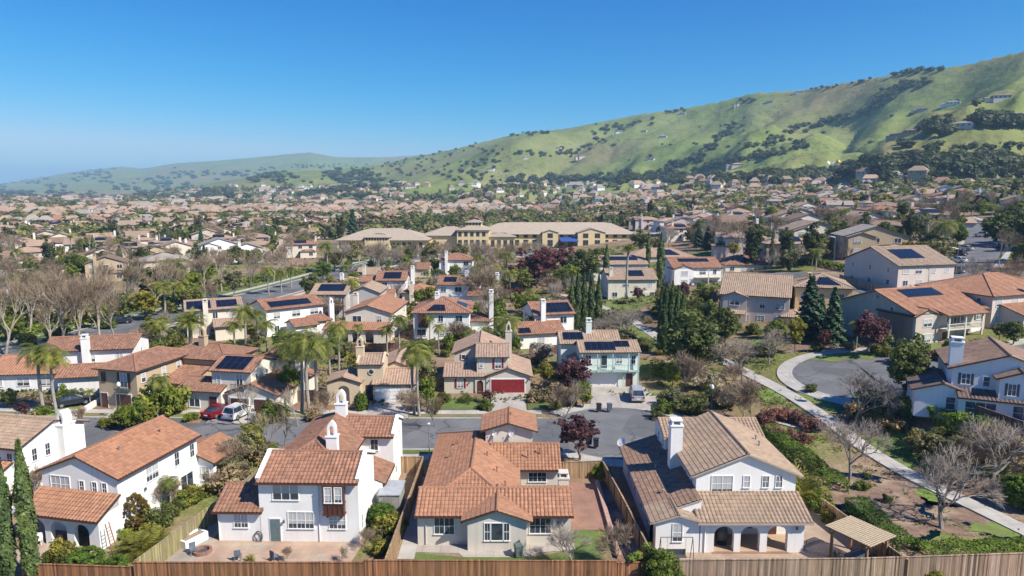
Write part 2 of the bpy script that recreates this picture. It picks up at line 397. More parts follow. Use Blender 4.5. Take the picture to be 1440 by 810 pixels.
def corr(mb, pts, amp, per, n, course=None, step=.035, mat=0, off=0.0):
    """one plane of a roof with its rows of barrel tiles; pts: eave end, eave end, then round the top (convex)"""
    P3 = [Vector(p) for p in pts]
    u = (P3[1]-P3[0]).normalized(); nn = None
    a = (P3[1]-P3[0]).cross(P3[2]-P3[0]); nn = a.normalized()
    if nn.z < 0: nn = -nn
    v = nn.cross(u).normalized()
    if v.z < 0: v = -v
    o = P3[0]
    q = [((p-o).dot(u), (p-o).dot(v)) for p in P3]
    umin = min(a for a, b in q); umax = max(a for a, b in q)
    m = len(q)
    def span(x):
        vs = []
        for k in range(m):
            (x0, y0), (x1, y1) = q[k], q[(k+1) % m]
            if abs(x1-x0) < 1e-6:
                if abs(x-x0) < 1e-4: vs += [y0, y1]
                continue
            t = (x-x0)/(x1-x0)
            if -1e-6 <= t <= 1+1e-6: vs.append(y0+(y1-y0)*t)
        return (min(vs), max(vs)) if vs else (0, 0)
    st = per/n; cnt = max(1, round((umax-umin)/st)); xs = [umin+(umax-umin)*k/cnt for k in range(cnt+1)]
    cols = []
    for k, x in enumerate(xs):
        lo, hi = span(min(max(x, umin+1e-5), umax-1e-5)); h = off+amp*abs(math.sin(PI*x/per))**.75 if amp else off
        cols.append((x, lo, hi, h))
    vmax = max(b for a, b in q)
    cuts = [0, vmax+1e-3] if not course else [k*course for k in range(int(vmax/course)+2)]
    for (xa, la, ha, za), (xb, lb, hb, zb) in zip(cols, cols[1:]):
        for c0, c1 in zip(cuts, cuts[1:]):
            a0, a1 = max(la, c0), min(ha, c1); b0, b1 = max(lb, c0), min(hb, c1)
            if a1 <= a0 and b1 <= b0: continue
            if a1 < a0: a0 = a1 = min(max(c0, la), ha)
            if b1 < b0: b0 = b1 = min(max(c0, lb), hb)
            s0 = step if course else 0; s1 = 0
            def pt(x, vv, z):
                if course: z += step*(1-(vv-c0)/course)
                return tuple(o+u*x+v*vv+nn*z)
            pp = [pt(xa, a0, za), pt(xb, b0, zb), pt(xb, b1, zb), pt(xa, a1, za)]; uv = [(xa, a0), (xb, b0), (xb, b1), (xa, a1)]
            if a1-a0 < 1e-6: pp.pop(3); uv.pop(3)
            elif b1-b0 < 1e-6: pp.pop(2); uv.pop(2)
            mb.poly(pp, mat, uv)
            if course and c0 > 0 and a1-a0 > 1e-4 and b1-b0 > 1e-4:      # the little riser of each course
                e0 = tuple(o+u*xa+v*a0+nn*za); e1 = tuple(o+u*xb+v*b0+nn*zb)
                mb.poly([e0, e1, pp[1], pp[0]], mat, [(xa, a0), (xb, b0), (xb, b0), (xa, a0)])
    # underside and edges
    t = Vector((0, 0, -.13)); low = [p+t for p in P3]
    mb.poly([tuple(p) for p in (low if (low[1]-low[0]).cross(low[2]-low[0]).z < 0 else low[::-1])], 1)
    for k in range(m):
        mb.poly([tuple(low[k]), tuple(low[(k+1) % m]), tuple(P3[(k+1) % m]+nn*(off+.012)), tuple(P3[k]+nn*(off+.012))], 1)

class House:
    def __init__(s, name, label, loc, rotz=0, wall=WHITE, roof=T_RED, detail=2, cat='house', group=None, fascia=MDARK, trim=MWHITE):
        s.root = thing(name, label, cat, loc, rotz, group); s.wallm = wall; s.roofm = roof; s.w = MB(); s.detail = detail; s.fascia = fascia; s.trim = trim
        s.slopes = {}
    def roof_mesh(s, planes, ridges, eaves, mat=None):
        mb = MB(); mat = mat or s.roofm
        d = s.detail
        for p in planes:
            if d >= 3: corr(mb, p, .075, .34, 8, .43)
            elif d == 2: corr(mb, p, .075, .40, 5, None)
            else: corr(mb, p, 0, 4, 1, None)
        r = mb.build('roof', [mat, s.fascia], s.root)
        if d >= 2 and ridges:
            rb = MB()
            for a, b in ridges:
                a = Vector(a); b = Vector(b); L = (b-a).length; k = max(1, int(L/.45)) if d >= 3 else 1
                for q in range(k):
                    p0 = a+(b-a)*(q/k); p1 = a+(b-a)*((q+1)/k)
                    rb.tube(p0+Vector((0, 0, .05)), p1+Vector((0, 0, .05)), .13, .10 if d >= 3 else .13, 7, 0, True)
            rc = rb.build('ridge_cap', [mat], r)
        if d >= 3 and eaves:
            for a, b in eaves:
                gb = MB(); gb.bar(Vector(a)+Vector((0, 0, -.07)), Vector(b)+Vector((0, 0, -.07)), .13, .13); gb.build('gutter', [s.fascia if s.fascia is not MDARK else MBROWN], r)
        return r
    def walls(s, x0, y0, x1, y1, z0, z1, mat=None):
        """the outer shell of a block"""
        s.w.box(x0, y0, z0, x1, y1, z1, 0, False)
    def block(s, x0, y0, x1, y1, z0, z1, roof='gable', ax='x', pitch=.33, oh=.5, ohg=.35, mat=None, walls=True, base=-.6, parapet=0):
        if walls: s.walls(x0, y0, x1, y1, z0 if z0 > 0 else base, z1)
        ze = z1-oh*pitch
        if roof == 'gable':
            if ax == 'x':
                yc = (y0+y1)/2; zr = z1+pitch*(y1-y0)/2; a, b = x0-ohg, x1+ohg
                pl = [[(a, y0-oh, ze), (b, y0-oh, ze), (b, yc, zr), (a, yc, zr)], [(b, y1+oh, ze), (a, y1+oh, ze), (a, yc, zr), (b, yc, zr)]]
                rd = [((a, yc, zr), (b, yc, zr))]; ev = [(pl[0][0], pl[0][1]), (pl[1][0], pl[1][1])]
                for x, sg in ((x0, 1), (x1, -1)):
                    s.w.poly([(x, y0, z1), (x, yc, zr-.02), (x, y1, z1)][::sg])
                    if parapet:
                        for ya, yb in ((y0-.15, yc), (y1+.15, yc)):
                            s.w.bar((x-.0, ya, z1+.05), (x, yb, zr+.12), .34, .26)
            else:
                xc = (x0+x1)/2; zr = z1+pitch*(x1-x0)/2; a, b = y0-ohg, y1+ohg
                pl = [[(x0-oh, b, ze), (x0-oh, a, ze), (xc, a, zr), (xc, b, zr)], [(x1+oh, a, ze), (x1+oh, b, ze), (xc, b, zr), (xc, a, zr)]]
                rd = [((xc, a, zr), (xc, b, zr))]; ev = [(pl[0][0], pl[0][1]), (pl[1][0], pl[1][1])]
                for y, sg in ((y0, -1), (y1, 1)):
                    s.w.poly([(x0, y, z1), (xc, y, zr-.02), (x1, y, z1)][::sg])
        elif roof == 'hip':
            w = x1-x0+2*oh; d = y1-y0+2*oh; h = min(w, d)/2; zr = ze+pitch*h
            A, B, C, D = (x0-oh, y0-oh, ze), (x1+oh, y0-oh, ze), (x1+oh, y1+oh, ze), (x0-oh, y1+oh, ze)
            if w >= d: p, q = (x0-oh+h, (y0+y1)/2, zr), (x1+oh-h, (y0+y1)/2, zr); pl = [[A, B, q, p], [B, C, q], [C, D, p, q], [D, A, p]]; rd = [(p, q), (A, p), (D, p), (B, q), (C, q)]
            else: p, q = ((x0+x1)/2, y0-oh+h, zr), ((x0+x1)/2, y1+oh-h, zr); pl = [[A, B, p], [B, C, q, p], [C, D, q], [D, A, p, q]]; rd = [(p, q), (A, p), (B, p), (C, q), (D, q)]
            if abs(w-d) < .05:
                pl = [[A, B, p], [B, C, p], [C, D, p], [D, A, p]]; rd = rd[1:]
            ev = [(A, B), (B, C), (C, D), (D, A)]
        elif roof == 'shed':       # ax: side of the eave F, L, R
            if ax == 'F': pl = [[(x0-ohg, y0-oh, ze), (x1+ohg, y0-oh, ze), (x1+ohg, y1, z1+pitch*(y1-y0)), (x0-ohg, y1, z1+pitch*(y1-y0))]]
            elif ax == 'L': pl = [[(x0-oh, y1+ohg, ze), (x0-oh, y0-ohg, ze), (x1, y0-ohg, z1+pitch*(x1-x0)), (x1, y1+ohg, z1+pitch*(x1-x0))]]
            elif ax == 'R': pl = [[(x1+oh, y0-ohg, ze), (x1+oh, y1+ohg, ze), (x0, y1+ohg, z1+pitch*(x1-x0)), (x0, y0-ohg, z1+pitch*(x1-x0))]]
            rd = []; ev = [(pl[0][0], pl[0][1])]
            if ax == 'F':
                for x, sg in ((x0, 1), (x1, -1)): s.w.poly([(x, y0, z1), (x, y1, z1+pitch*(y1-y0)-.02), (x, y1, z1)][::sg])
            else:
                xe, xt = (x0, x1) if ax == 'L' else (x1, x0)
                for y, sg in ((y0, 1), (y1, -1)): s.w.poly([(xe, y, z1), (xt, y, z1), (xt, y, z1+pitch*(x1-x0)-.02)][::sg if ax == 'L' else -sg])
        else: return None
        r = s.roof_mesh(pl, rd, ev, mat)
        s.last = pl
        return r
    # openings -------------------------------------------------------------
    def _face(s, side, a, z, plane, out=0.0):
        """side F/B/L/R, distance along the wall, height, the wall's coordinate -> location, rotation"""
        if side == 'F': return (a, plane-out, z), 0
        if side == 'B': return (a, plane+out, z), PI
        if side == 'R': return (plane+out, a, z), PI/2
        return (plane-out, a, z), -PI/2
    def win(s, side, a, z, plane, w=1.2, h=1.3, cols=2, rows=2, glass=None, frame=None, shutters=None, arch=False):
        glass = glass or R.choice([GL_BLIND, GL_BLIND, GL_DARK]); frame = frame or s.trim
        loc, rz = s._face(side, a, z, plane)
        f, p = window_mesh(w, h, cols, rows, frame, glass, s.detail, arch)
        o = put('window', f, s.root, loc, rz); put('pane', p, o)
        if shutters:
            for k in (-1, 1):
                sh = put('shutter', shutter_mesh(w*.42, h+.12, shutters), s.root, s._face(side, a+k*(w/2+w*.24)*(1 if side in 'FR' else -1), z, plane, .0)[0], rz)
        return o
    def door(s, side, a, plane, w=.95, h=2.1, mat=MBROWN, z=0):
        loc, rz = s._face(side, a, z, plane); mb = MB()
        mb.box(-w/2-.08, -.05, 0, w/2+.08, 0.02, h+.09, 1); mb.box(-w/2, -.075, .02, w/2, -.05, h, 0)
        for zz in (.35, 1.2): mb.box(-w*.33, -.09, zz, w*.33, -.075, zz+.6, 0)
        o = mb.build('door', [mat, s.trim], s.root, loc=loc, rotz=rz)
        k = MB(); k.lathe([(0, -.04), (.04, -.03), (.045, 0), (.03, .035), (0, .04)], 8, c=(w*.38, -.12, 1.0)); k.build('handle', [MMETAL], o)
    def garage(s, side, a, plane, w=4.9, h=2.15, mat=MWHITE, arch=False):
        loc, rz = s._face(side, a, 0, plane); mb = MB()
        mb.box(-w/2-.14, -.07, -.1, w/2+.14, .02, h+.16, 1)
        n = 4
        for r in range(n):
            for c in range(int(w/.6)):
                cw = w/int(w/.6); mb.box(-w/2+c*cw+.04, -.115, r*h/n+.03, -w/2+(c+1)*cw-.04, -.07, (r+1)*h/n-.03, 0)
        mb.box(-w/2, -.09, -.1, w/2, -.071, h, 0)
        mb.build('garage_door', [mat, s.trim], s.root, loc=loc, rotz=rz)
    def chimney(s, x, y, z0, z1, w=.9, d=.9, style='cap'):
        mb = MB(); h = w/2; e = d/2
        mb.box(x-h, y-e, z0, x+h, y+e, z1-.5)
        mb.box(x-h-.07, y-e-.07, z1-.5, x+h+.07, y+e+.07, z1-.38)
        c = mb.build('chimney', [s.wallm], s.root); t = MB()
        if style == 'bell':       # little mission-style bell cote
            k = .8
            pts = [(-h*k, 0), (-h*k, .75), (-h*k*.75, 1.05), (-h*k*.3, 1.3), (0, 1.38), (h*k*.3, 1.3), (h*k*.75, 1.05), (h*k, .75), (h*k, 0), (h*.4, 0), (h*.4, .6), (h*.25, .85), (0, .95), (-h*.25, .85), (-h*.4, .6), (-h*.4, 0)]
            tot = len(pts)
            out = pts[:9]; inn = pts[9:][::-1]       # matching rims
            import itertools
            ii = [inn[min(len(inn)-1, round(i*(len(inn)-1)/(len(out)-1)))] for i in range(len(out))]
            for yy, sg in ((y-e*.7, 1), (y+e*.7, -1)):
                for i in range(len(out)-1):
                    q = [out[i], out[i+1], ii[i+1], ii[i]]
                    if ii[i] == ii[i+1]: q = q[:3]
                    t.poly([(x+a, yy, z1-.38+b) for a, b in q][::-sg])
            for rim, sg in ((out, 1), (ii, -1)):
                for i in range(len(rim)-1):
                    if rim[i] == rim[i+1]: continue
                    a, b = rim[i], rim[i+1]
                    t.poly([(x+a[0], y-e*.7, z1-.38+a[1]), (x+b[0], y-e*.7, z1-.38+b[1]), (x+b[0], y+e*.7, z1-.38+b[1]), (x+a[0], y+e*.7, z1-.38+a[1])][::-sg])
        else:
            t.box(x-h*.85, y-e*.85, z1-.38, x-h*.55, y+e*.85, z1); t.box(x+h*.55, y-e*.85, z1-.38, x+h*.85, y+e*.85, z1)
            t.box(x-h*.55, y+e*.5, z1-.38, x+h*.55, y+e*.85, z1)
            t.box(x-h*.95, y-e*.95, z1, x+h*.95, y+e*.95, z1+.1)
        t.build('chimney_cap', [s.wallm], c)
    def solar(s, plane, u0, u1, v0, v1):
        """panels lying on a roof plane (fractions along and up the slope)"""
        p = [Vector(q) for q in plane]; n = (p[1]-p[0]).cross(p[2]-p[0]).normalized()
        if n.z < 0: n = -n
        if len(p) == 3: p.append(p[2])
        f = lambda u, v: (p[0]*(1-u)+p[1]*u)*(1-v)+(p[3]*(1-u)+p[2]*u)*v
        c = [f(u0, v0), f(u1, v0), f(u1, v1), f(u0, v1)]; mb = MB()
        W = (c[1]-c[0]).length; Hh = (c[3]-c[0]).length
        W = max(1, round(W)); Hh = max(1, round(Hh/1.65))*1.65
        mb.poly([q+n*.17 for q in c], 0, [(0, 0), (W, 0), (W, Hh), (0, Hh)])
        for i in range(4): mb.poly([c[i]+n*.06, c[(i+1) % 4]+n*.06, c[(i+1) % 4]+n*.168, c[i]+n*.168], 1)
        mb.build('solar_panel', [m_solar(), MSHADOWGREY], s.root)
    def dish(s, x, y, z, dirn=(-.5, -.6, .6), r=.42):
        mb = MB(); d = Vector(dirn).normalized(); up = Vector((0, 0, 1)); sx = d.cross(up).normalized(); sy = sx.cross(d)
        c = Vector((x, y, z+.75)); mb.tube((x, y, z-.1), (x, y, z+.7), .03, .03, 6)
        rings = [(0, -.12), (.5, -.09), (.85, -.03), (1, 0)]; i = len(mb.v); n = 14
        for rr, dd in rings:
            for k in range(n):
                t = 2*PI*k/n; mb.v.append(tuple(c+(sx*math.cos(t)+sy*math.sin(t))*r*rr+d*dd))
        for q in range(3):
            for k in range(n):
                j = (k+1) % n; mb.f.append((i+q*n+k, i+q*n+j, i+(q+1)*n+j, i+(q+1)*n+k)); mb.m.append(0)
        mb.tube(c+sy*-r, c+d*.35, .012, .012, 4); mb.tube(c+d*.3, c+d*.4, .04, .04, 6)
        mb.build('satellite_dish', [m_plain('dish_grey', (.62, .62, .62), .4)], s.root)
    def vents(s, pts):
        for x, y, z in pts:
            mb = MB(); mb.tube((x, y, z-.3), (x, y, z+.3), .07, .07, 7); mb.lathe([(.12, 0), (.12, .06), (0, .1)], 8, c=(x, y, z+.3)); mb.build('vent_pipe', [s.roofm if R.random() < .5 else MMETAL], s.root)
    def band(s, *boxes, mat=None, name='trim'):
        mb = MB()
        for b in boxes: mb.box(*b)
        return mb.build(name, [mat or s.wallm], s.root)
    def arcade(s, x0, x1, y, z0, z1, holes, th=.4):
        """a wall facing the front with arched openings: holes = (xa, xb, height of spring); thickness goes back"""
        arch_wall(s.w, x0, x1, y, z0, z1, holes, th)
    def done(s):
        s.w.build('wall', [s.wallm], s.root); return s.root

def arch_wall(mb, x0, x1, y, z0, z1, holes, th=.4, mat=0, tr=lambda p: p):
    polys = []; edges = []
    x = x0
    for xa, xb, zs in sorted(holes):
        polys.append([(x, z0), (xa, z0), (xa, z1), (x, z1)])
        r = (xb-xa)/2; xc = (xa+xb)/2; n = 12; arc = [(xc-r*math.cos(PI*k/n), zs+r*.9*math.sin(PI*k/n)) for k in range(n+1)]
        for (a, za), (b, zb) in zip(arc, arc[1:]): polys.append([(a, za), (b, zb), (b, z1), (a, z1)])
        edges += [((xa, z0), (xa, zs))]+[(p, q) for p, q in zip(arc, arc[1:])]+[((xb, zs), (xb, z0))]
        x = xb
    polys.append([(x, z0), (x1, z0), (x1, z1), (x, z1)])
    for p in polys:
        mb.poly([tr((a, y, b)) for a, b in p], mat); mb.poly([tr((a, y+th, b)) for a, b in p][::-1], mat)
    for (a, za), (b, zb) in edges: mb.poly([tr((a, y, za)), tr((a, y+th, za)), tr((b, y+th, zb)), tr((b, y, zb))][::-1], mat)
    for a in (x0, x1): mb.poly([tr(q) for q in [(a, y, z0), (a, y+th, z0), (a, y+th, z1), (a, y, z1)]][::(-1 if a == x0 else 1)], mat)
    mb.poly([tr(q) for q in [(x0, y, z1), (x1, y, z1), (x1, y+th, z1), (x0, y+th, z1)]], mat)

WM = {}
def window_mesh(w, h, cols, rows, frame, glass, detail, arch=False):
    key = (round(w, 2), round(h, 2), cols, rows, frame.name, glass.name, arch)
    if key in WM: return WM[key]
    f = MB(); t = .07; d = .055
    if arch:
        n = 10; r = w/2; top = h/2-r; arc = [(-r*math.cos(PI*k/n), top+r*math.sin(PI*k/n)) for k in range(n+1)]
        prof = [(-r, -h/2)]+arc+[(r, -h/2)]
        for a, b in zip(prof, prof[1:]): f.bar((a[0], -d/2, a[1]), (b[0], -d/2, b[1]), d, .1)
        f.box(-r-.05, -.09, -h/2-.1, r+.05, 0, -h/2)
        g = MB(); g.poly([(a, -.014, b) for a, b in prof])
        f.box(-.02, -d, -h/2, .02, -.015, top+r)
    else:
        f.box(-w/2-t, -d, -h/2, -w/2, 0, h/2); f.box(w/2, -d, -h/2, w/2+t, 0, h/2); f.box(-w/2-t, -d, h/2, w/2+t, 0, h/2+t); f.box(-w/2-t-.03, -d-.05, -h/2-t, w/2+t+.03, 0, -h/2)
        for c in range(1, cols): x = -w/2+w*c/cols; f.box(x-.028, -d+.012, -h/2, x+.028, -.013, h/2)
        for r in range(1, rows): z = -h/2+h*r/rows; f.box(-w/2, -d+.018, z-.018, w/2, -.014, z+.018)
        if detail >= 3 and rows == 2:
            for c in range(cols): x = -w/2+w*(c+.5)/cols; f.box(x-.011, -d+.025, -h/2, x+.011, -.0145, h/2)
        g = MB(); g.poly([(-w/2, -.012, -h/2), (w/2, -.012, -h/2), (w/2, -.012, h/2), (-w/2, -.012, h/2)])
    r = (f.mesh('window', [frame]), g.mesh('pane', [glass])); WM[key] = r; return r
def shutter_mesh(w, h, mat):
    key = ('sh', round(w, 2), round(h, 2), mat.name)
    if key not in WM:
        mb = MB(); mb.box(-w/2, -.05, -h/2, w/2, 0, h/2)
        n = int(h/.14)
        for k in range(n): z = -h/2+h*(k+.5)/n; mb.box(-w/2+.06, -.066, z-.035, w/2-.06, -.05, z+.02)
        WM[key] = mb.mesh('shutter', [mat])
    return WM[key]
# ------------------------------------------------------------------ trees and plants
rs = np.random.RandomState(11)
L_OAK = m_leaf('leaf_oak', (0.166, 0.198, 0.066), hue2=(0.277, 0.298, 0.093)); L_BRIGHT = m_leaf('leaf_bright', (0.185, 0.251, 0.046), hue2=(0.317, 0.356, 0.072)); L_YEL = m_leaf('leaf_yellowish', (0.251, 0.251, 0.053), hue2=(0.397, 0.344, 0.079))
L_CYP = m_leaf('leaf_cypress', (0.086, 0.132, 0.046), hue2=(0.146, 0.192, 0.066), trans=.1); L_CON = m_leaf('leaf_conifer', (0.052, 0.103, 0.061), hue2=(0.095, 0.155, 0.086), trans=.1); L_PURP = m_leaf('leaf_purple', (0.149, 0.063, 0.081), hue2=(0.253, 0.115, 0.132)); L_PINK = m_leaf('leaf_blossom', (0.299, 0.138, 0.161), hue2=(0.437, 0.253, 0.265))
L_PALM = m_leaf('leaf_palm', (0.212, 0.251, 0.066), hue2=(0.437, 0.409, 0.099)); L_HEDGE = m_leaf('leaf_hedge', (0.138, 0.230, 0.037), hue2=(0.230, 0.333, 0.057)); L_GOLD = m_leaf('leaf_golden', (0.155, 0.115, 0.035), hue2=(0.22, 0.175, 0.05)); L_DRY = m_leaf('leaf_dry', (0.225, 0.171, 0.099), hue2=(0.344, 0.265, 0.159), trans=.1); L_OLIVE = m_leaf('leaf_olive', (0.225, 0.225, 0.118), hue2=(0.356, 0.337, 0.178)); L_WHITE = m_leaf('leaf_white_blossom', (.5, .48, .44), hue2=(.62, .6, .55)); L_DARK = m_leaf('leaf_dark', (0.093, 0.118, 0.053), hue2=(0.152, 0.178, 0.072)); L_RUST = m_leaf('leaf_rust', (0.27, 0.13, 0.12), hue2=(0.44, 0.25, 0.24))
BARK = m_plain('bark_brown', (.13, .095, .07), .9, var=.3, scale=5); BARKP = m_plain('bark_pale', (.36, .31, .25), .9, var=.25, scale=5); BARKG = m_plain('bark_grey', (.24, .21, .18), .9, var=.3, scale=5); TWIG = m_plain('twig_brown', (.28, .21, .145), .9, var=.25, scale=2); TWIGG = m_plain('twig_grey', (.29, .245, .205), .9, var=.25, scale=2); PTRUNK = m_plain('palm_trunk', (.30, .27, .23), .9, var=.3, scale=8)

def np_mesh(name, V, F, mats, mi=None, tone=None):
    """V (n,3), F (m,k)"""
    me = bpy.data.meshes.new(name); V = np.asarray(V, np.float32); F = np.asarray(F, np.int32); k = F.shape[1]
    me.vertices.add(len(V)); me.vertices.foreach_set('co', V.ravel())
    me.loops.add(F.size); me.loops.foreach_set('vertex_index', F.ravel())
    me.polygons.add(len(F)); me.polygons.foreach_set('loop_start', np.arange(0, F.size, k, dtype=np.int32))
    try: me.polygons.foreach_set('loop_total', np.full(len(F), k, np.int32))
    except Exception: pass
    for m in (mats if isinstance(mats, (list, tuple)) else [mats]): me.materials.append(m)
    if mi is not None: me.polygons.foreach_set('material_index', np.asarray(mi, np.int32))
    me.update(calc_edges=True)
    if tone is not None:
        a = me.attributes.new('tone', 'FLOAT', 'FACE'); a.data.foreach_set('value', np.asarray(tone, np.float32))
    return me
def leaf_quads(C, Nn, size, aspect=1.5, jit=.6):
    """a bent leafy card at each centre, facing roughly along Nn"""
    n = len(C); Nn = Nn+rs.normal(0, jit, (n, 3)); Nn /= np.linalg.norm(Nn, axis=1, keepdims=True)+1e-6
    t = np.cross(Nn, rs.normal(0, 1, (n, 3))); t /= np.linalg.norm(t, axis=1, keepdims=True)+1e-6
    b = np.cross(Nn, t); s = (size*rs.uniform(.6, 1.35, n))[:, None]
    V = np.empty((n, 4, 3)); V[:, 0] = C-t*s*.5*aspect; V[:, 1] = C-b*s*.5; V[:, 2] = C+t*s*.5*aspect; V[:, 3] = C+b*s*.5
    return V.reshape(-1, 3), np.arange(n*4).reshape(n, 4)
def clumps(cent, rad_, per, size, tone_c=None, squash=.8, jit=.6):
    cent = np.asarray(cent, float); K = len(cent); rad_ = np.broadcast_to(np.asarray(rad_, float), (K,))
    d = rs.normal(0, 1, (K*per, 3)); d /= np.linalg.norm(d, axis=1, keepdims=True); r = rs.uniform(.35, 1.0, (K*per, 1))**.6
    off = d*r*np.repeat(rad_, per)[:, None]; off[:, 2] *= squash
    C = np.repeat(cent, per, 0)+off
    tc = rs.uniform(0, 1, K) if tone_c is None else tone_c
    tn = np.clip(np.repeat(tc, per)+rs.normal(0, .12, K*per), 0, 1)
    V, F = leaf_quads(C, d+np.array([0, 0, .35]), size, jit=jit)
    return V, F, tn
def merge(parts):
    V = []; F = []; T = []; o = 0
    for v, f, t in parts: V.append(v); F.append(f+o); T.append(t); o += len(v)
    return np.concatenate(V), np.concatenate(F), np.concatenate(T)
def ellipsoid_pts(n, rx, ry, z0, z1, hollow=.55, lump=.25):
    d = rs.normal(0, 1, (n, 3)); d /= np.linalg.norm(d, axis=1, keepdims=True); r = rs.uniform(hollow, 1, (n, 1))
    lumpv = 1+lump*np.sin(d[:, 0:1]*5+d[:, 1:2]*4+rs.rand()*6)*np.cos(d[:, 2:3]*4+rs.rand()*6)
    p = d*r*lumpv; return np.c_[p[:, 0]*rx, p[:, 1]*ry, (z0+z1)/2+p[:, 2]*(z1-z0)/2]
def branch_mesh(h, spread, levels, kids, seed, r0, twig=True, up=.5, trunk_h=.3, mats=(BARKG, TWIGG), twr=.012, wob=.12):
    r = random.Random(seed); mb = MB()
    def grow(p, d, L, rd, lv):
        n = 2 if lv > 1 else 1
        q = p; dd = d
        for k in range(n):
            dd = (dd+Vector((r.gauss(0, wob), r.gauss(0, wob), r.gauss(0, wob)+.03))).normalized()
            e = q+dd*(L/n); ra = rd*(1-.35*k/n); rb = rd*(1-.35*(k+1)/n)
            mb.tube(q, e, max(ra, twr), max(rb, twr), 6 if lv >= levels-1 else (4 if lv > 1 else 3), 0 if lv >= 2 else 1, False); q = e
        if lv == 0: return
        for k in range(kids[levels-lv] if levels-lv < len(kids) else kids[-1]):
            a = r.uniform(0, 2*PI); tilt = r.uniform(.35, .95)*spread
            s = dd.cross(Vector((math.cos(a), math.sin(a), .3))).normalized()
            nd = (dd*math.cos(tilt)+s*math.sin(tilt)+Vector((0, 0, up*.25))).normalized()
            st = q if k < 2 else p+(q-p)*r.uniform(.55, 1)
            grow(st, nd, L*r.uniform(.62, .85), rd*.55, lv-1)
    k = 1.0
    for _pass in (0, 1):      # once to learn the height, once more at the right size
        r.seed(seed); mb.v.clear(); mb.f.clear(); mb.m.clear()
        grow(Vector((0, 0, -.2)), Vector((r.gauss(0, .03), r.gauss(0, .03), 1)), h*trunk_h*k, r0, levels)
        k = h/max(v[2] for v in mb.v)
    nt = sum(1 for m in mb.m if m == 0)
    t = MB(); c = MB()
    for src, dst in ((0, t), (1, c)):
        mp = {}
        for f, m in zip(mb.f, mb.m):
            if m != src: continue
            ids = []
            for i in f:
                if i not in mp: mp[i] = len(dst.v); dst.v.append(mb.v[i])
                ids.append(mp[i])
            dst.f.append(tuple(ids)); dst.m.append(0)
    return t.mesh('trunk', [mats[0]]), c.mesh('crown', [mats[1]])
def trunk_mesh(h, r0, seed, limbs=5, hr=.5, mat=BARK, w=1.5):
    r = random.Random(seed); mb = MB(); p = Vector((0, 0, -.3)); n = 4; hh = h*hr
    for k in range(n):
        q = Vector((r.gauss(0, .04)*hh, r.gauss(0, .04)*hh, hh*(k+1)/n)); mb.tube(p, q, r0*(1-.12*k), r0*(1-.12*(k+1)), 7, 0, False); p = q
        if k >= 1:
            for _ in range(max(1, limbs//3)):
                a = r.uniform(0, 2*PI); e = q+Vector((math.cos(a)*w*.55, math.sin(a)*w*.55, h*r.uniform(.12, .32))); m = (q+e)/2+Vector((0, 0, -.1))
                mb.tube(q, m, r0*.45, r0*.3, 5, 0, False); mb.tube(m, e, r0*.3, r0*.1, 4, 0, False)
    mb.tube(p, p+Vector((0, 0, h*.3)), r0*.5, r0*.15, 5)
    return mb.mesh('trunk', [mat])
def crown_round(rx, z0, z1, leaf, K=55, per=42, size=.34, cr=.9, lump=.3, hollow=.45, name='crown'):
    c = ellipsoid_pts(K, rx, rx, z0, z1, hollow, lump); V, F, T = clumps(c, rs.uniform(.6, 1.15, K)*cr, per, size)
    return np_mesh(name, V, F, leaf, tone=T)
def crown_column(r, h, leaf, size=.16, n=5200, z0=.3, name='crown', taper=1.0):
    z = rs.uniform(0, 1, n)**.9; prof = np.minimum(1, (1-z)*2.6)**.75*np.minimum(1, .55+z*3)*taper
    a = rs.uniform(0, 2*PI, n); lump = 1+.14*np.sin(a*3+z*17)+.1*np.sin(a*5-z*31); rr = r*prof*lump*rs.uniform(.72, 1.06, n)
    C = np.c_[rr*np.cos(a), rr*np.sin(a), z0+z*(h-z0)]; Nn = np.c_[np.cos(a), np.sin(a), np.full(n, .55)]
    nn = Nn+rs.normal(0, .45, Nn.shape); V, F = leaf_quads(C, nn, size, 2.2, .2)
    T = np.clip(.5+.35*np.sin(a*4+z*23)*np.sin(z*41+a)+rs.normal(0, .15, n), 0, 1)
    return np_mesh(name, V, F, leaf, tone=T)
def crown_conifer(r, h, leaf, n=5200, size=.3):
    k = rs.randint(0, 17, n); lay = (k+rs.uniform(-.2, .2, n))/17; a = rs.uniform(0, 2*PI, n); t = rs.uniform(.15, 1, n)**.7
    arm = .72+.28*np.sin(a*5+k*2.1); rr = r*(1-lay)**.85*t*arm+.05; z = h*(.1+.9*lay)-rr*.28+rs.normal(0, .08, n)
    C = np.c_[rr*np.cos(a), rr*np.sin(a), z]; Nn = np.c_[np.cos(a)*.5, np.sin(a)*.5, np.ones(n)]
    V, F = leaf_quads(C, Nn, size, 2.0, .45); T = np.clip(.4+.4*np.sin(a*5+k*2.1)+rs.normal(0, .15, n), 0, 1)
    return np_mesh('crown', V, F, leaf, tone=T)
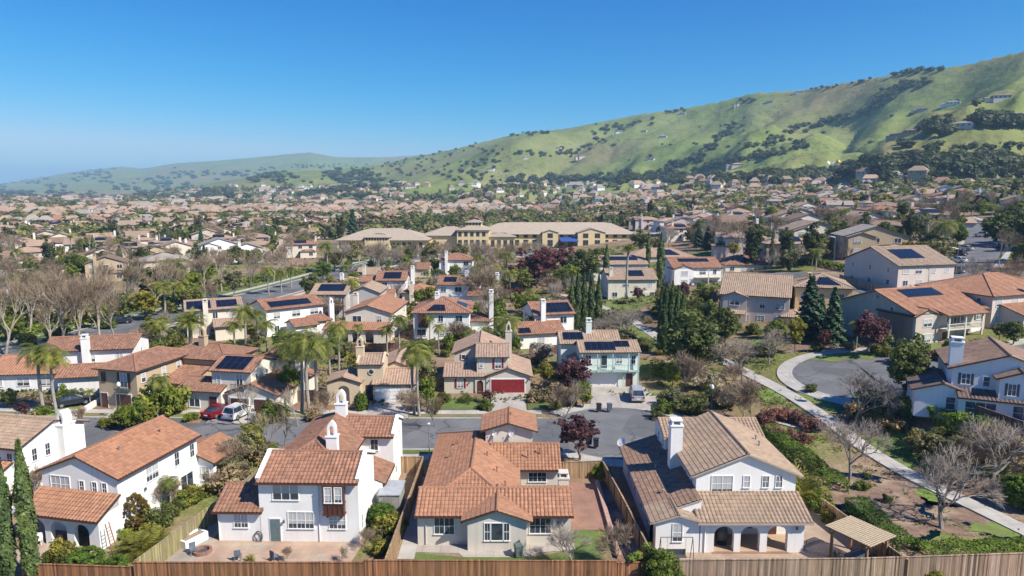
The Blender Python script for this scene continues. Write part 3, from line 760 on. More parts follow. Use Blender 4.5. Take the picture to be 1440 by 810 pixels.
def palm_crown(h, leaf, nf=22, L=2.8, droop=1.0, per=22, w=.5, seed=1, up=.75):
    r = random.Random(seed); V = []; F = []; T = []
    for f in range(nf):
        a = f*2.399+r.uniform(-.2, .2); e = up-1.35*(f/nf)+r.uniform(-.1, .1); d = Vector((math.cos(a)*math.cos(e), math.sin(a)*math.cos(e), math.sin(e))); p = Vector((0, 0, h)); Lf = L*r.uniform(.8, 1.1); tone = r.random()
        st = Lf/per; side = Vector((-math.sin(a), math.cos(a), 0))
        for k in range(per):
            t = (k+1)/per; d = (d+Vector((0, 0, -droop*.085*(.4+t)))).normalized(); q = p+d*st
            wl = w*math.sin(min(1, t*1.05+.08)*PI)**.6*(1 if t < .97 else .6)+.04; i = len(V); up_ = side.cross(d)
            for sg in (-1, 1):
                tip = q+side*sg*wl+d*wl*.55+Vector((0, 0, -.35*wl*r.uniform(.5, 1.6)))
                i = len(V); V += [tuple(p), tuple(p+d*st*.75), tuple(tip+d*.06), tuple(tip)]; F.append((i, i+1, i+2, i+3)); T.append(min(1, max(0, tone+r.gauss(0, .12))))
            p = q
    return np_mesh('crown', np.array(V), np.array(F), leaf, tone=T)
def palm_trunk(h, r0, seed):
    r = random.Random(seed); mb = MB(); lean = Vector((r.gauss(0, .03), r.gauss(0, .03), 0)); n = 9; p = Vector((0, 0, -.2))
    for k in range(n):
        t = (k+1)/n; q = Vector((lean.x*h*t*(1-t)*2, lean.y*h*t*(1-t)*2, h*t)); mb.tube(p, q, r0*(1.12-.3*(k/n)), r0*(1.05-.3*t), 8, 0, False); p = q
    mb.tube(p+Vector((0, 0, -.7)), p+Vector((0, 0, .25)), r0*1.25, r0*.7, 8, 0)
    return mb.mesh('trunk', [PTRUNK])
def hedge_mesh(pts, w, h, leaf, size=.2, dens=60, lump=.12):
    """clipped hedge along world points"""
    V = []; Fs = []; parts = []
    for a, b in zip(pts, pts[1:]):
        a = Vector(a); b = Vector(b); L = (b-a).length; n = int(L*(w+2*h)*dens)
        if n < 1: continue
        u = (b-a).normalized(); s = Vector((-u.y, u.x, 0)).normalized()
        t = rs.uniform(-.02, 1.02, n); q = rs.uniform(0, w+2*h, n)
        off = np.where(q < h, -w/2, np.where(q < h+w, q-h-w/2, w/2)); z = np.where(q < h, q, np.where(q < h+w, h, q-h-w))
        nx = np.where(q < h, -1., np.where(q < h+w, 0, 1.)); nz = np.where((q >= h) & (q < h+w), 1., .3)
        X = a.x+(b.x-a.x)*t; Y = a.y+(b.y-a.y)*t; Z0 = a.z+(b.z-a.z)*t
        lum = lump*(np.sin(X*1.7+Y*1.1)+np.sin(X*.6-Y*2.3+z*2)+rs.normal(0, .5, n))
        C = np.c_[X+s.x*(off+nx*lum), Y+s.y*(off+nx*lum), Z0+np.maximum(z+(nz > .5)*lum-rs.uniform(0, .1, n), 0.03)]; Nn = np.c_[s.x*nx, s.y*nx, nz]
        v, f = leaf_quads(C, Nn, size, 1.4, .5); parts.append((v, f, np.clip(.5+.25*np.sin(X*2.1+Y*1.3)+rs.normal(0, .2, n), 0, 1)))
    return merge(parts)

PROTO = {}
def protos():
    for i in range(4):
        PROTO['bare_big', i] = branch_mesh(11, .62, 5, [5, 4, 4, 4, 5], 20+i, .19, up=.75, mats=(BARKP, TWIG), twr=.013)
        PROTO['bare_grey', i] = branch_mesh(7, .85, 5, [5, 4, 4, 4, 5], 40+i, .16, up=.35, trunk_h=.3, mats=(BARKG, TWIGG), twr=.009)
    for i in range(3):
        PROTO['bare_young', i] = branch_mesh(5.5, .5, 4, [4, 4, 4, 4], 60+i, .09, up=.8, mats=(BARKG, TWIG), twr=.01)
        PROTO['twiggy_bush', i] = (None, branch_mesh(2.2, .75, 4, [9, 6, 5, 5], 80+i, .03, up=.5, trunk_h=.12, mats=(TWIG, TWIG), twr=.007))
        PROTO['purple', i] = (trunk_mesh(5, .14, i, 6, .42), crown_round(2.1, 1.7, 5.2, L_PURP, 46, 40, .26, .62, .3, .3))
        PROTO['evergreen', i] = (trunk_mesh(8, .24, 9+i, 6, .45, w=2.5), crown_round(3.1, 1.6, 8.2, L_OAK, 75, 46, .36, .95))
        PROTO['bright', i] = (trunk_mesh(6, .16, 19+i, 6, .45, w=1.8), crown_round(2.2, 1.5, 6.2, L_BRIGHT, 60, 40, .32, .8))
        PROTO['yellow', i] = (trunk_mesh(5, .12, 29+i, 6, .45, w=1.6), crown_round(1.9, 1.5, 5.2, L_YEL, 44, 34, .28, .65, .35, .3))
        PROTO['olive', i] = (trunk_mesh(6, .15, 39+i, 6, .5, BARKG, w=1.8), crown_round(2.3, 1.8, 6.2, L_OLIVE, 50, 36, .3, .7, .35, .3))
        PROTO['conifer', i] = (trunk_mesh(9, .2, 49+i, 3, .6, w=.4), crown_conifer(2.5+.2*i, 9, L_CON))
        PROTO['pine', i] = (trunk_mesh(11, .26, 55+i, 5, .6, w=1.6), crown_round(2.3, 3.0, 12.5, L_DARK, 70, 40, .4, .95, .35, .3))
        PROTO['cypress', i] = (trunk_mesh(9, .12, 59+i, 1, .3, w=.2), crown_column(.72+.07*i, 9, L_CYP, .2, 3600))
        PROTO['palm', i] = (palm_trunk(6.2+.7*i, .19, i), palm_crown(6.3+.7*i, L_PALM, 24, 3.0, 1.25, 20, .55, i))
        PROTO['fan_palm', i] = (palm_trunk(9+i, .24, 7+i), palm_crown(9.1+i, L_PALM, 34, 1.5, .8, 10, .45, 30+i, 1.2))
        PROTO['shrub', i] = (None, (None, crown_round(.95, .05, 1.35, L_BRIGHT, 34, 75, .13, .42, .3, .4)))
        PROTO['dark_shrub', i] = (None, (None, crown_round(1.1, .05, 1.8, L_OAK, 36, 75, .13, .5, .3, .4)))
        PROTO['yellow_shrub', i] = (None, (None, crown_round(.9, .05, 1.2, L_YEL, 32, 75, .13, .42, .35, .4)))
        PROTO['dry_shrub', i] = (None, (None, crown_round(1.0, .05, 1.2, L_DRY, 34, 75, .13, .42, .35, .4)))
        PROTO['olive_shrub', i] = (None, (None, crown_round(1.0, .05, 1.4, L_OLIVE, 34, 75, .13, .42, .35, .4)))
        PROTO['pink_shrub', i] = (None, (None, crown_round(.8, .05, 1.05, L_RUST, 30, 60, .12, .36, .35, .4)))
    PROTO['date_palm', 0] = (palm_trunk(5.5, .42, 3), palm_crown(5.6, L_PALM, 70, 4.2, 1.0, 24, .5, 77, 1.25))
    PROTO['leafy_bush', 0] = (None, (None, crown_round(1.5, .05, 2.4, L_BRIGHT, 90, 120, .11, .42, .3, .5)))
    PROTO['ball', 0] = (None, (None, crown_round(.95, .0, 1.9, L_HEDGE, 240, 60, .085, .17, .03, .88)))
    PROTO['gold_ball', 0] = (None, (None, crown_round(1.15, .0, 3.3, L_GOLD, 260, 60, .09, .2, .04, .88)))
    PROTO['white_shrub', 0] = (None, (None, crown_round(1.3, .05, 1.7, L_WHITE, 36, 40, .2, .45, .35, .4)))
    PROTO['fern', 0] = (None, (None, palm_crown(.3, L_YEL, 26, 1.5, 1.3, 10, .22, 5, 1.3)))
protos()
KINDWORD = {'bare_big': ('bare_tree', 'tree'), 'bare_grey': ('bare_tree', 'tree'), 'bare_young': ('young_tree', 'tree'), 'twiggy_bush': ('twiggy_bush', 'bush'), 'purple': ('plum_tree', 'tree'), 'evergreen': ('evergreen_tree', 'tree'), 'bright': ('leafy_tree', 'tree'), 'yellow': ('leafy_tree', 'tree'),
    'olive': ('olive_tree', 'tree'), 'conifer': ('conifer_tree', 'tree'), 'pine': ('pine_tree', 'tree'), 'cypress': ('cypress_tree', 'tree'), 'palm': ('palm_tree', 'palm'), 'fan_palm': ('palm_tree', 'palm'), 'date_palm': ('palm_tree', 'palm'), 'shrub': ('shrub', 'shrub'), 'dark_shrub': ('shrub', 'shrub'), 'yellow_shrub': ('shrub', 'shrub'),
    'dry_shrub': ('shrub', 'shrub'), 'olive_shrub': ('shrub', 'shrub'), 'pink_shrub': ('shrub', 'shrub'), 'ball': ('topiary_shrub', 'shrub'), 'gold_ball': ('topiary_shrub', 'shrub'), 'white_shrub': ('shrub', 'shrub'), 'fern': ('shrub', 'shrub'), 'leafy_bush': ('shrub', 'shrub')}
LOOK = {'bare_big': 'tall bare pale-limbed tree', 'bare_grey': 'bare grey spreading tree', 'bare_young': 'slender young bare tree', 'twiggy_bush': 'leafless brown twiggy bush', 'purple': 'dark purple leaved plum tree', 'evergreen': 'broad dark evergreen tree', 'bright': 'bright green leafy tree', 'yellow': 'small yellow green tree', 'olive': 'grey olive green tree',
    'conifer': 'dark pointed conifer', 'pine': 'tall dark pine tree', 'cypress': 'narrow dark cypress', 'palm': 'feathery green palm', 'fan_palm': 'tall fan palm', 'date_palm': 'thick-trunked date palm', 'shrub': 'bright green shrub', 'dark_shrub': 'dark green shrub', 'yellow_shrub': 'yellow green shrub', 'dry_shrub': 'dry brown shrub', 'olive_shrub': 'grey green shrub', 'pink_shrub': 'reddish pink shrub',
    'ball': 'clipped round green bush', 'gold_ball': 'clipped golden bush', 'white_shrub': 'white flowering shrub', 'fern': 'spiky yellow green plant', 'leafy_bush': 'leafy green bush'}
HEIGHT = {'bare_big': 11, 'bare_grey': 7, 'bare_young': 5.5, 'twiggy_bush': 2.2, 'purple': 5.6, 'evergreen': 8.8, 'bright': 6.6, 'yellow': 5.6, 'olive': 6.6, 'conifer': 9, 'pine': 13, 'cypress': 9, 'palm': 8.3, 'fan_palm': 10.5, 'date_palm': 8.6, 'shrub': 1.6, 'dark_shrub': 2.1, 'yellow_shrub': 1.4, 'dry_shrub': 1.4, 'olive_shrub': 1.6, 'pink_shrub': 1.25, 'ball': 2, 'gold_ball': 3.4, 'white_shrub': 2, 'fern': 1.5, 'leafy_bush': 2.6}
def plant(kind, loc, h=None, wide=1.0, label=None, zone=None, group=None, look=None, rot=None, var=None, merged=False):
    ks = [k for k in PROTO if k[0] == kind]; i = R.randrange(len(ks)) if var is None else var
    tr, cr = PROTO[kind, i]; s = (h or HEIGHT[kind])/HEIGHT[kind]; s = (s*wide, s*wide, s)
    name, cat = KINDWORD[kind]; rz = R.uniform(0, 2*PI) if rot is None else rot
    if isinstance(cr, tuple):       # shrubs: crown alone, or stems and twigs
        if cr[0] is None: o = put(name, cr[1], None, loc, rz, s)
        else:
            o = thing(name, None, cat, loc, rz); o.scale = s; put('stem', cr[0], o); put('twigs', cr[1], o)
    else:
        o = thing(name, None, cat, loc, rz); o.scale = s; put('trunk', tr, o); put('crown', cr, o)
    if label: tag(o, label, cat, group)
    else: auto(o, look or LOOK[kind], cat, zone, group)
    return o
# ------------------------------------------------------------------ ground, hills
def build_terrain():
    azs = np.linspace(rad(-62), rad(62), 760); rr = np.concatenate([[0], 8*np.exp(np.linspace(0, math.log(14000/8), 520))])
    Rr, A = np.meshgrid(rr, azs, indexing='ij'); oy = -25.0
    X = Rr*np.sin(A); Y = oy+Rr*np.cos(A)
    Z, Hh = terrain(X, Y, True)
    V = np.c_[X.ravel(), Y.ravel(), Z.ravel()]; n, m = X.shape
    i = np.arange(n*m).reshape(n, m); F = np.stack([i[:-1, :-1], i[:-1, 1:], i[1:, 1:], i[1:, :-1]], -1).reshape(-1, 4)[:, ::-1]
    m_, nt, b = nt_mat('ground'); pos = geo_pos(nt)
    at = N(nt, 'ShaderNodeAttribute', attribute_name='hill').outputs['Fac']
    f = noise(nt, .18, 6, pos, .62); f2 = noise(nt, .05, 4, pos); f3 = noise(nt, 2.5, 4, pos)
    soil = ramp(nt, f, [(.3, (.16, .105, .07)), (.5, (.26, .18, .12)), (.68, (.33, .255, .175))])
    soil = mix(nt, ramp(nt, f2, [(.5, (0, 0, 0)), (.58, (.9, .9, .9))]), soil, ramp(nt, f3, [(.3, (.10, .13, .035)), (.7, (.2, .22, .06))]))
    soil = mix(nt, 1., soil, ramp(nt, f3, [(.25, (.75, .75, .75)), (.75, (1.2, 1.2, 1.2))]), 'MULTIPLY')
    g1 = noise(nt, .004, 7, pos, .62); g2 = noise(nt, .0016, 5, pos, .55); g3 = noise(nt, .03, 5, pos, .65)
    gr = ramp(nt, g1, [(.3, (.11, .15, .04)), (.5, (.17, .215, .06)), (.7, (.235, .26, .09))])
    gr = mix(nt, ramp(nt, g2, [(.48, (0, 0, 0)), (.62, (.85, .85, .85))]), gr, (.23, .185, .095))
    gr = mix(nt, ramp(nt, g3, [(.5, (0, 0, 0)), (.72, (.65, .65, .65))]), gr, (.10, .125, .035))
    mp = N(nt, 'ShaderNodeMapping'); mp.inputs['Scale'].default_value = (.0022, .012, .03); nt.links.new(pos, mp.inputs[0])
    st = noise(nt, 1, 5, mp.outputs[0], .6)
    gr = mix(nt, ramp(nt, st, [(.54, (0, 0, 0)), (.7, (.5, .5, .5))]), gr, (.25, .23, .11))
    scf = math_n(nt, 'MULTIPLY', ramp(nt, noise(nt, .11, 6, pos, .75), [(.52, (0, 0, 0)), (.6, (1, 1, 1))]), ramp(nt, noise(nt, .006, 5, pos, .65), [(.46, (0, 0, 0)), (.62, (.9, .9, .9))]))
    gr = mix(nt, scf, gr, (.06, .075, .03))
    nt.links.new(mix(nt, at, soil, gr), b.inputs['Base Color']); b.inputs['Roughness'].default_value = 1; b.inputs['Specular IOR Level'].default_value = .1
    hb = math_n(nt, 'ADD', math_n(nt, 'MULTIPLY', f3, .12), math_n(nt, 'MULTIPLY', math_n(nt, 'MULTIPLY', noise(nt, .011, 9, pos, .6), at), 26.0))
    bump(nt, b, hb, .55, 1.0)
    me = np_mesh('ground', V, F, m_); a = me.attributes.new('hill', 'FLOAT', 'POINT'); a.data.foreach_set('value', Hh.ravel().astype(np.float32))
    me.polygons.foreach_set('use_smooth', [True]*len(me.polygons))
    struct(put('ground', me))
build_terrain()

def spline(pts, step=1.5):
    pts = [Vector(p[:2]) for p in pts]; out = []
    for i in range(len(pts)-1):
        p0 = pts[max(0, i-1)]; p1 = pts[i]; p2 = pts[i+1]; p3 = pts[min(len(pts)-1, i+2)]; n = max(1, int((p2-p1).length/step))
        for k in range(n):
            t = k/n; out.append(.5*((2*p1)+(p2-p0)*t+(2*p0-5*p1+4*p2-p3)*t*t+(3*p1-p0-3*p2+p3)*t**3))
    out.append(pts[-1]); return out
def off_line(c, d):
    o = []
    for i, p in enumerate(c):
        t = (c[min(i+1, len(c)-1)]-c[max(i-1, 0)]).normalized(); o.append(p+Vector((-t.y, t.x))*d)
    return o
def strip(name, left, right, mat, dz=.03, thick=0, kind='structure'):
    mb = MB(); n = min(len(left), len(right))
    zz = lambda p: tz(p[0], p[1])+dz
    L = [(p[0], p[1], zz(p)) for p in left[:n]]; Rr = [(p[0], p[1], zz(p)) for p in right[:n]]
    for i in range(n-1):
        q = [L[i], Rr[i], Rr[i+1], L[i+1]]
        if (Vector(q[1])-Vector(q[0])).cross(Vector(q[3])-Vector(q[0])).z < 0: q = q[::-1]
        mb.poly(q)
        if thick:
            for E in (L, Rr):
                a, b = E[i], E[i+1]; mb.poly([(a[0], a[1], a[2]-thick), (b[0], b[1], b[2]-thick), b, a])
    o = mb.build(name, mat)
    if kind: struct(o, kind)
    return o
def sheet(name, pts, mat, dz=.02, thick=0, kind='structure'):
    """flat ground piece; pts are world corners"""
    mb = MB(); q = [(p[0], p[1], tz(p[0], p[1])+dz) for p in pts]
    a = sum(q[i][0]*q[(i+1) % len(q)][1]-q[(i+1) % len(q)][0]*q[i][1] for i in range(len(q)))
    if a < 0: q = q[::-1]
    mb.poly(q)
    if thick:
        for i in range(len(q)):
            a, b = q[i], q[(i+1) % len(q)]; mb.poly([(a[0], a[1], a[2]-thick), (b[0], b[1], b[2]-thick), b, a])
    o = mb.build(name, mat)
    if kind: struct(o, kind)
    return o
def px(*pp): return [P(a, b) for a, b in pp]
def gx(*pp): return [G(a, b) for a, b in pp]
def disc(c, rx, ry, n=40, a0=0, a1=2*PI): return [Vector((c[0]+rx*math.cos(a0+(a1-a0)*k/n), c[1]+ry*math.sin(a0+(a1-a0)*k/n))) for k in range(n+1)]
ASPH = m_asphalt(); CONC = m_concrete(); CONC2 = m_concrete('drive_concrete', (.40, .365, .33), 3.0); KERB = m_concrete('kerb_concrete', (.42, .40, .37), 2.0)
LAWN = m_ground2('lawn', (.075, .12, .025), (.13, .19, .04), 1.2, c3=(.10, .11, .04), bscale=14); LAWN2 = m_ground2('dry_lawn', (.12, .12, .045), (.19, .19, .07), 1.2, c3=(.2, .16, .09), bscale=14); VGRASS = m_ground2('vivid_grass', (.10, .17, .025), (.19, .26, .05), .8, c3=(.14, .15, .05), bscale=10)
MULCH = m_ground2('mulch', (.14, .085, .06), (.25, .165, .115), 1.4, c3=(.32, .235, .165), bscale=12)
FLAG = m_pavers('flagstone', (.42, .27, .19), (.40, .33, .26), (.3, .27, .23), .9, .6); PAVER = m_pavers('red_pavers', (.36, .19, .13), (.30, .165, .12), (.2, .13, .1), .25, .13); PAVER2 = m_pavers('tan_pavers', (.40, .30, .22), (.36, .27, .2), (.25, .2, .16), .4, .25)

# main street running across, ending in a turning circle
SY = 81.0
cl = spline([(-120, 92), (-85, 84), (-60, 81.6), (-30, SY), (-10, SY), (5, SY), (9, SY)])
strip('street', off_line(cl, 5.3), off_line(cl, -5.3), ASPH, .035)
bc = (13.5, 81.5)
sheet('turning_circle', disc(bc, 9.2, 9.2, 48)[:-1], ASPH, .039)
def ring(name, c, r0, r1, a0, a1, mat, dz, thick): return strip(name, disc(c, r1, r1, 40, a0, a1), disc(c, r0, r0, 40, a0, a1), mat, dz, thick)
ring('kerb', bc, 9.2, 9.5, rad(-140), rad(140), KERB, .14, .3); ring('sidewalk', bc, 9.5, 11.1, rad(-140), rad(140), CONC, .13, .3)
for s in (1, -1):
    c2 = [p for p in cl if p.x < 4.5]
    strip('kerb', off_line(c2, s*5.3), off_line(c2, s*5.6), KERB, .14, .3)
    strip('verge', off_line(c2, s*5.6), off_line(c2, s*7.0), LAWN2 if s > 0 else LAWN, .10, .2)
    strip('sidewalk', off_line(c2, s*7.0), off_line(c2, s*8.5), CONC, .13, .3)
# the wide street on the left
cl2 = spline([P(*p) for p in [(-150, 545), (-20, 508), (70, 488), (150, 466), (240, 446), (330, 425), (430, 399), (500, 379), (560, 366), (640, 360), (760, 358)]], 3)
strip('avenue', off_line(cl2, 6.5), off_line(cl2, -6.5), ASPH, .04); strip('kerb', off_line(cl2, 6.5), off_line(cl2, 6.9), KERB, .16, .3); strip('kerb', off_line(cl2, -6.5), off_line(cl2, -6.9), KERB, .16, .3)
strip('verge', off_line(cl2, 6.9), off_line(cl2, 9.5), LAWN, .09, .2); strip('sidewalk', off_line(cl2, 9.5), off_line(cl2, 11.5), CONC, .14, .3); strip('verge', off_line(cl2, 11.5), off_line(cl2, 18), LAWN, .05); strip('sidewalk', off_line(cl2, -8.6), off_line(cl2, -10.2), CONC, .14, .3)
cl3 = spline([P(*p) for p in [(235, 448), (190, 432), (150, 421), (120, 408), (60, 398)]], 3); strip('side_street', off_line(cl3, 4.5), off_line(cl3, -4.5), ASPH, .045)
# greenbelt path, right
path = spline([G(*p) for p in [(1520, 785), (1440, 747), (1370, 713), (1300, 680), (1255, 655), (1215, 630), (1165, 592), (1110, 556), (1060, 530), (1020, 510), (990, 497), (962, 487)]])
strip('path', off_line(path, 1.05), off_line(path, -1.05), CONC, .16, .2)
path2 = spline([G(*p) for p in [(935, 482), (905, 462), (880, 446), (840, 430), (790, 415)]]); strip('path', off_line(path2, 1.0), off_line(path2, -1.0), CONC, .16, .2)
strip('path', *[off_line(spline([G(1155, 606), G(1120, 601), G(1085, 592)]), d) for d in (.5, -.5)], CONC, .15, .2)
# second turning circle up the slope
c = G(1222, 528); cr = 100*(c.y+3)/960
def tdisc(name, c, r, mat, dz, rings=6):
    mb = MB(); n = 48
    for k in range(rings):
        for j in range(n):
            q = []
            for rr_, a in ((k, j), (k+1, j), (k+1, j+1), (k, j+1)):
                x = c[0]+r*rr_/rings*math.cos(2*PI*a/n); y = c[1]+r*rr_/rings*math.sin(2*PI*a/n); q.append((x, y, tz(x, y)+dz))
            mb.poly(q if k else [q[0], q[1], q[2]])
    return struct(mb.build(name, mat))
tdisc('turning_circle', c, cr, ASPH, .06)
ring('kerb', c, cr, cr+.4, rad(30), rad(345), KERB, .16, .3); ring('sidewalk', c, cr+.4, cr+2.2, rad(30), rad(310), CONC, .14, .3)
cl4 = spline([c, G(1320, 522), G(1450, 505), G(1600, 480)], 2); strip('side_street', off_line(cl4, 4.5), off_line(cl4, -4.5), ASPH, .07); strip('sidewalk', off_line(cl4[8:], 4.9), off_line(cl4[8:], 6.6), CONC, .14, .3)
# street with parked cars, right
cl5 = spline([G(*p) for p in [(1235, 452), (1300, 424), (1342, 392), (1372, 362), (1385, 338), (1372, 320), (1340, 305)]], 3); strip('side_street', off_line(cl5, 5), off_line(cl5, -5), ASPH, .07)
strip('sidewalk', off_line(cl5, 5.4), off_line(cl5, 7.2), CONC, .14, .3); strip('sidewalk', off_line(cl5, -5.4), off_line(cl5, -7.2), CONC, .14, .3)
cl6 = spline([G(*p) for p in [(1040, 388), (1120, 387), (1200, 400), (1270, 420)]], 3); strip('side_street', off_line(cl6, 4), off_line(cl6, -4), ASPH, .065)
# driveways and front paths of the far side of the street
def quadp(name, a, b, c_, d, mat, dz=.09): return sheet(name, px(a, b, c_, d), mat, dz, .15)
quadp('driveway', (692, 592), (742, 592), (737, 553), (690, 553), CONC2, .15)
quadp('driveway', (830, 573), (945, 577), (905, 545), (832, 545), CONC2, .15)
quadp('driveway', (515, 588), (575, 590), (568, 566), (520, 566), CONC2, .15)
quadp('driveway', (428, 588), (520, 588), (515, 578), (440, 577), CONC, .14)
quadp('driveway', (290, 596), (360, 596), (368, 572), (310, 572), CONC2, .15)
quadp('driveway', (140, 596), (205, 597), (216, 573), (165, 571), CONC2, .15)
quadp('front_walk', (262, 596), (280, 596), (304, 572), (290, 572), PAVER, .16)
quadp('lawn', (612, 583), (688, 583), (686, 561), (620, 561), LAWN, .10)
quadp('lawn', (742, 577), (800, 576), (790, 563), (741, 563), LAWN, .10)
quadp('lawn', (222, 588), (262, 590), (284, 575), (245, 574), VGRASS, .11)
quadp('lawn', (65, 588), (105, 588), (120, 573), (80, 573), VGRASS, .11)
# near side, back gardens
sheet('patio', [(-25.8, 50.2), (-13.2, 50.2), (-12.6, 55.3), (-25.8, 55.3)], FLAG, .03)
sheet('patio', [(-31.2, 49.6), (-25.8, 50.2), (-25.8, 60), (-28, 58)], m_concrete('patio_concrete', (.34, .30, .26), 2.4), .026)
sheet('lawn', [(-18.5, 49.4), (-12.4, 49.4), (-12.6, 51.4), (-15.5, 51.7), (-17.8, 51)], LAWN, .045)
sheet('lawn', [(-8.8, 49), (7.5, 49), (7.3, 56.8), (5.3, 56.8), (5.3, 53.5), (1.5, 52.3), (-4.0, 52.3), (-8.8, 53.1)], LAWN, .03)
sheet('patio', [(-8.9, 53.1), (-4.4, 52.9), (-4.0, 52.3), (1.5, 52.3), (2.2, 53.0), (5.3, 53.5), (5.3, 54.5), (-8.9, 54.5)], m_concrete('walk_concrete', (.40, .36, .32), 1.5), .036)
sheet('side_walk', [(-9.4, 52), (-8.0, 52), (-8.0, 68), (-9.4, 68)], CONC, .04)
sheet('patio', [(5.2, 56.8), (8.6, 56.8), (8.6, 66.6), (5.2, 66.6)], PAVER, .05)
sheet('planting_bed', [(7.6, 49), (10.6, 49), (10.6, 67), (8.8, 67), (8.7, 57)], MULCH, .02)
sheet('patio', [(10.6, 49), (32.5, 49), (32.5, 57), (27, 62), (24.6, 62), (24.6, 53.3), (10.6, 53.3)], PAVER2, .04)
sheet('patio', [(-42, 51.2), (-35, 51.2), (-33.5, 53.4), (-41.5, 55)], FLAG, .04)
# greenbelt grass patches, ragged at the rim
def ragged(m):
    m = m.copy(); nt = m.node_tree; b = nt.nodes['Principled BSDF']; at = N(nt, 'ShaderNodeAttribute', attribute_name='edge').outputs['Fac']; pos = geo_pos(nt)
    f = math_n(nt, 'ADD', math_n(nt, 'MULTIPLY', noise(nt, 1.1, 6, pos, .7), 1.5), math_n(nt, 'MULTIPLY', at, 1.5)); k = math_n(nt, 'GREATER_THAN', f, 1.25)
    tr = N(nt, 'ShaderNodeBsdfTransparent'); ms = N(nt, 'ShaderNodeMixShader'); nt.links.new(k, ms.inputs[0]); nt.links.new(tr.outputs[0], ms.inputs[1]); nt.links.new(b.outputs[0], ms.inputs[2]); nt.links.new(ms.outputs[0], nt.nodes['Material Output'].inputs[0]); return m
VGR, MUR, LWR = ragged(VGRASS), ragged(MULCH), ragged(LAWN2)
def blob(name, cpx, rx, ry, mat, dz=.05, seed=0):
    r = random.Random(seed); c = G(*cpx); ph = [r.uniform(0, 6) for _ in range(3)]; n = 28; rings = 5; rx *= 1.3; ry *= 1.3
    rf = lambda a: 1+.25*math.sin(2*a+ph[0])+.18*math.sin(3*a+ph[1])+.1*math.sin(5*a+ph[2])
    V = [(c.x, c.y, tz(c.x, c.y)+dz)]; E = [1.]; F = []
    for k in range(1, rings+1):
        for j in range(n):
            a = 2*PI*j/n; q = rf(a)*k/rings; x = c.x+rx*q*math.cos(a); y = c.y+ry*q*math.sin(a); V.append((x, y, tz(x, y)+dz)); E.append(1-k/rings)
    for j in range(n): F.append((0, 1+j, 1+(j+1) % n))
    for k in range(rings-1):
        for j in range(n): a0 = 1+k*n; F.append((a0+j, a0+n+j, a0+n+(j+1) % n, a0+(j+1) % n))
    me = bpy.data.meshes.new(name); me.from_pydata(V, [], F); me.materials.append(mat); at = me.attributes.new('edge', 'FLOAT', 'POINT'); at.data.foreach_set('value', E); me.update()
    return struct(put(name, me))
for i, (a, rx, ry) in enumerate([((1255, 628), 3.6, 4.5), ((1290, 650), 2.6, 3), ((1305, 696), 1.2, 1.7), ((1120, 618), 2.2, 3.0), ((1085, 556), 2.2, 4.5), ((1140, 560), 2, 4), ((1400, 745), 3, 1.2), ((1150, 575), 2.2, 3), ((1200, 500), 6, 3), ((1320, 488), 7, 2.0), ((905, 485), 3, 6), ((925, 560), 2.2, 3), ((1380, 660), 2, 2), ((880, 470), 6, 12), ((960, 470), 6, 10), ((870, 430), 10, 14), ((1100, 480), 7, 3)]):
    blob('grass', a, rx, ry, VGR, .05+.004*i, i)
for i, (a, rx, ry) in enumerate([((1195, 690), 5.2, 6.5), ((1300, 730), 5.5, 4.5), ((1245, 700), 5, 5), ((1360, 725), 3.5, 2)]):
    blob('mulch', a, rx, ry, MUR, .02+.004*i, 50+i)
# low growth nobody could count
def tufts(name, label, leaf, n, box, size, seed, hgt=.22):
    r = np.random.RandomState(seed); C = []; lines = [np.array([(p.x, p.y) for p in l]) for l in (path, path2, cl, cl2, cl4, cl5)]; wd = [1.1, 1.2, 9.5, 12, 7, 8]
    x = r.uniform(box[0], box[1], n*4); y = r.uniform(box[2], box[3], n*4); d = fbm(x*.13+seed, y*.13+seed*2, 3); ok = d > .47
    for l, w_ in zip(lines, wd):
        for i in range(0, len(l), 2): ok &= (l[i, 0]-x)**2+(l[i, 1]-y)**2 > w_*w_
    ok &= ((x-c[0])**2+(y-c[1])**2 > 14**2) & ((x-bc[0])**2+(y-bc[1])**2 > 11.5**2)
    ok &= ~((y < 67) & (x < 46)) | (r.uniform(0, 1, len(x)) < .12)
    x, y = x[ok][:n], y[ok][:n]; z = terrain(x, y); m = 9; X = np.repeat(x, m)+r.normal(0, .28, len(x)*m); Y = np.repeat(y, m)+r.normal(0, .28, len(x)*m); Z = np.repeat(z, m)+r.uniform(.02, hgt, len(x)*m)
    V, F = leaf_quads(np.c_[X, Y, Z], np.tile([0, 0, 1.], (len(X), 1)), size, 1.8, .8); o = put(name, np_mesh(name, V, F, leaf, tone=np.repeat(r.uniform(0, 1, len(x)), m))); struct(o, 'stuff'); o['label'] = label
tufts('weeds', 'low green weeds growing on the slope', L_BRIGHT, 1300, (25, 75, 54, 150), .16, 1); tufts('dry_litter', 'dry brown growth and litter on the slope', L_DRY, 1500, (25, 75, 54, 150), .15, 2)
tufts('low_plants', 'low garden plants between the houses', L_OLIVE, 2600, (-90, 40, 92, 260), .3, 3, .4); tufts('garden_greenery', 'green growth between the houses', L_OAK, 2200, (-100, 60, 92, 320), .34, 4, .5)
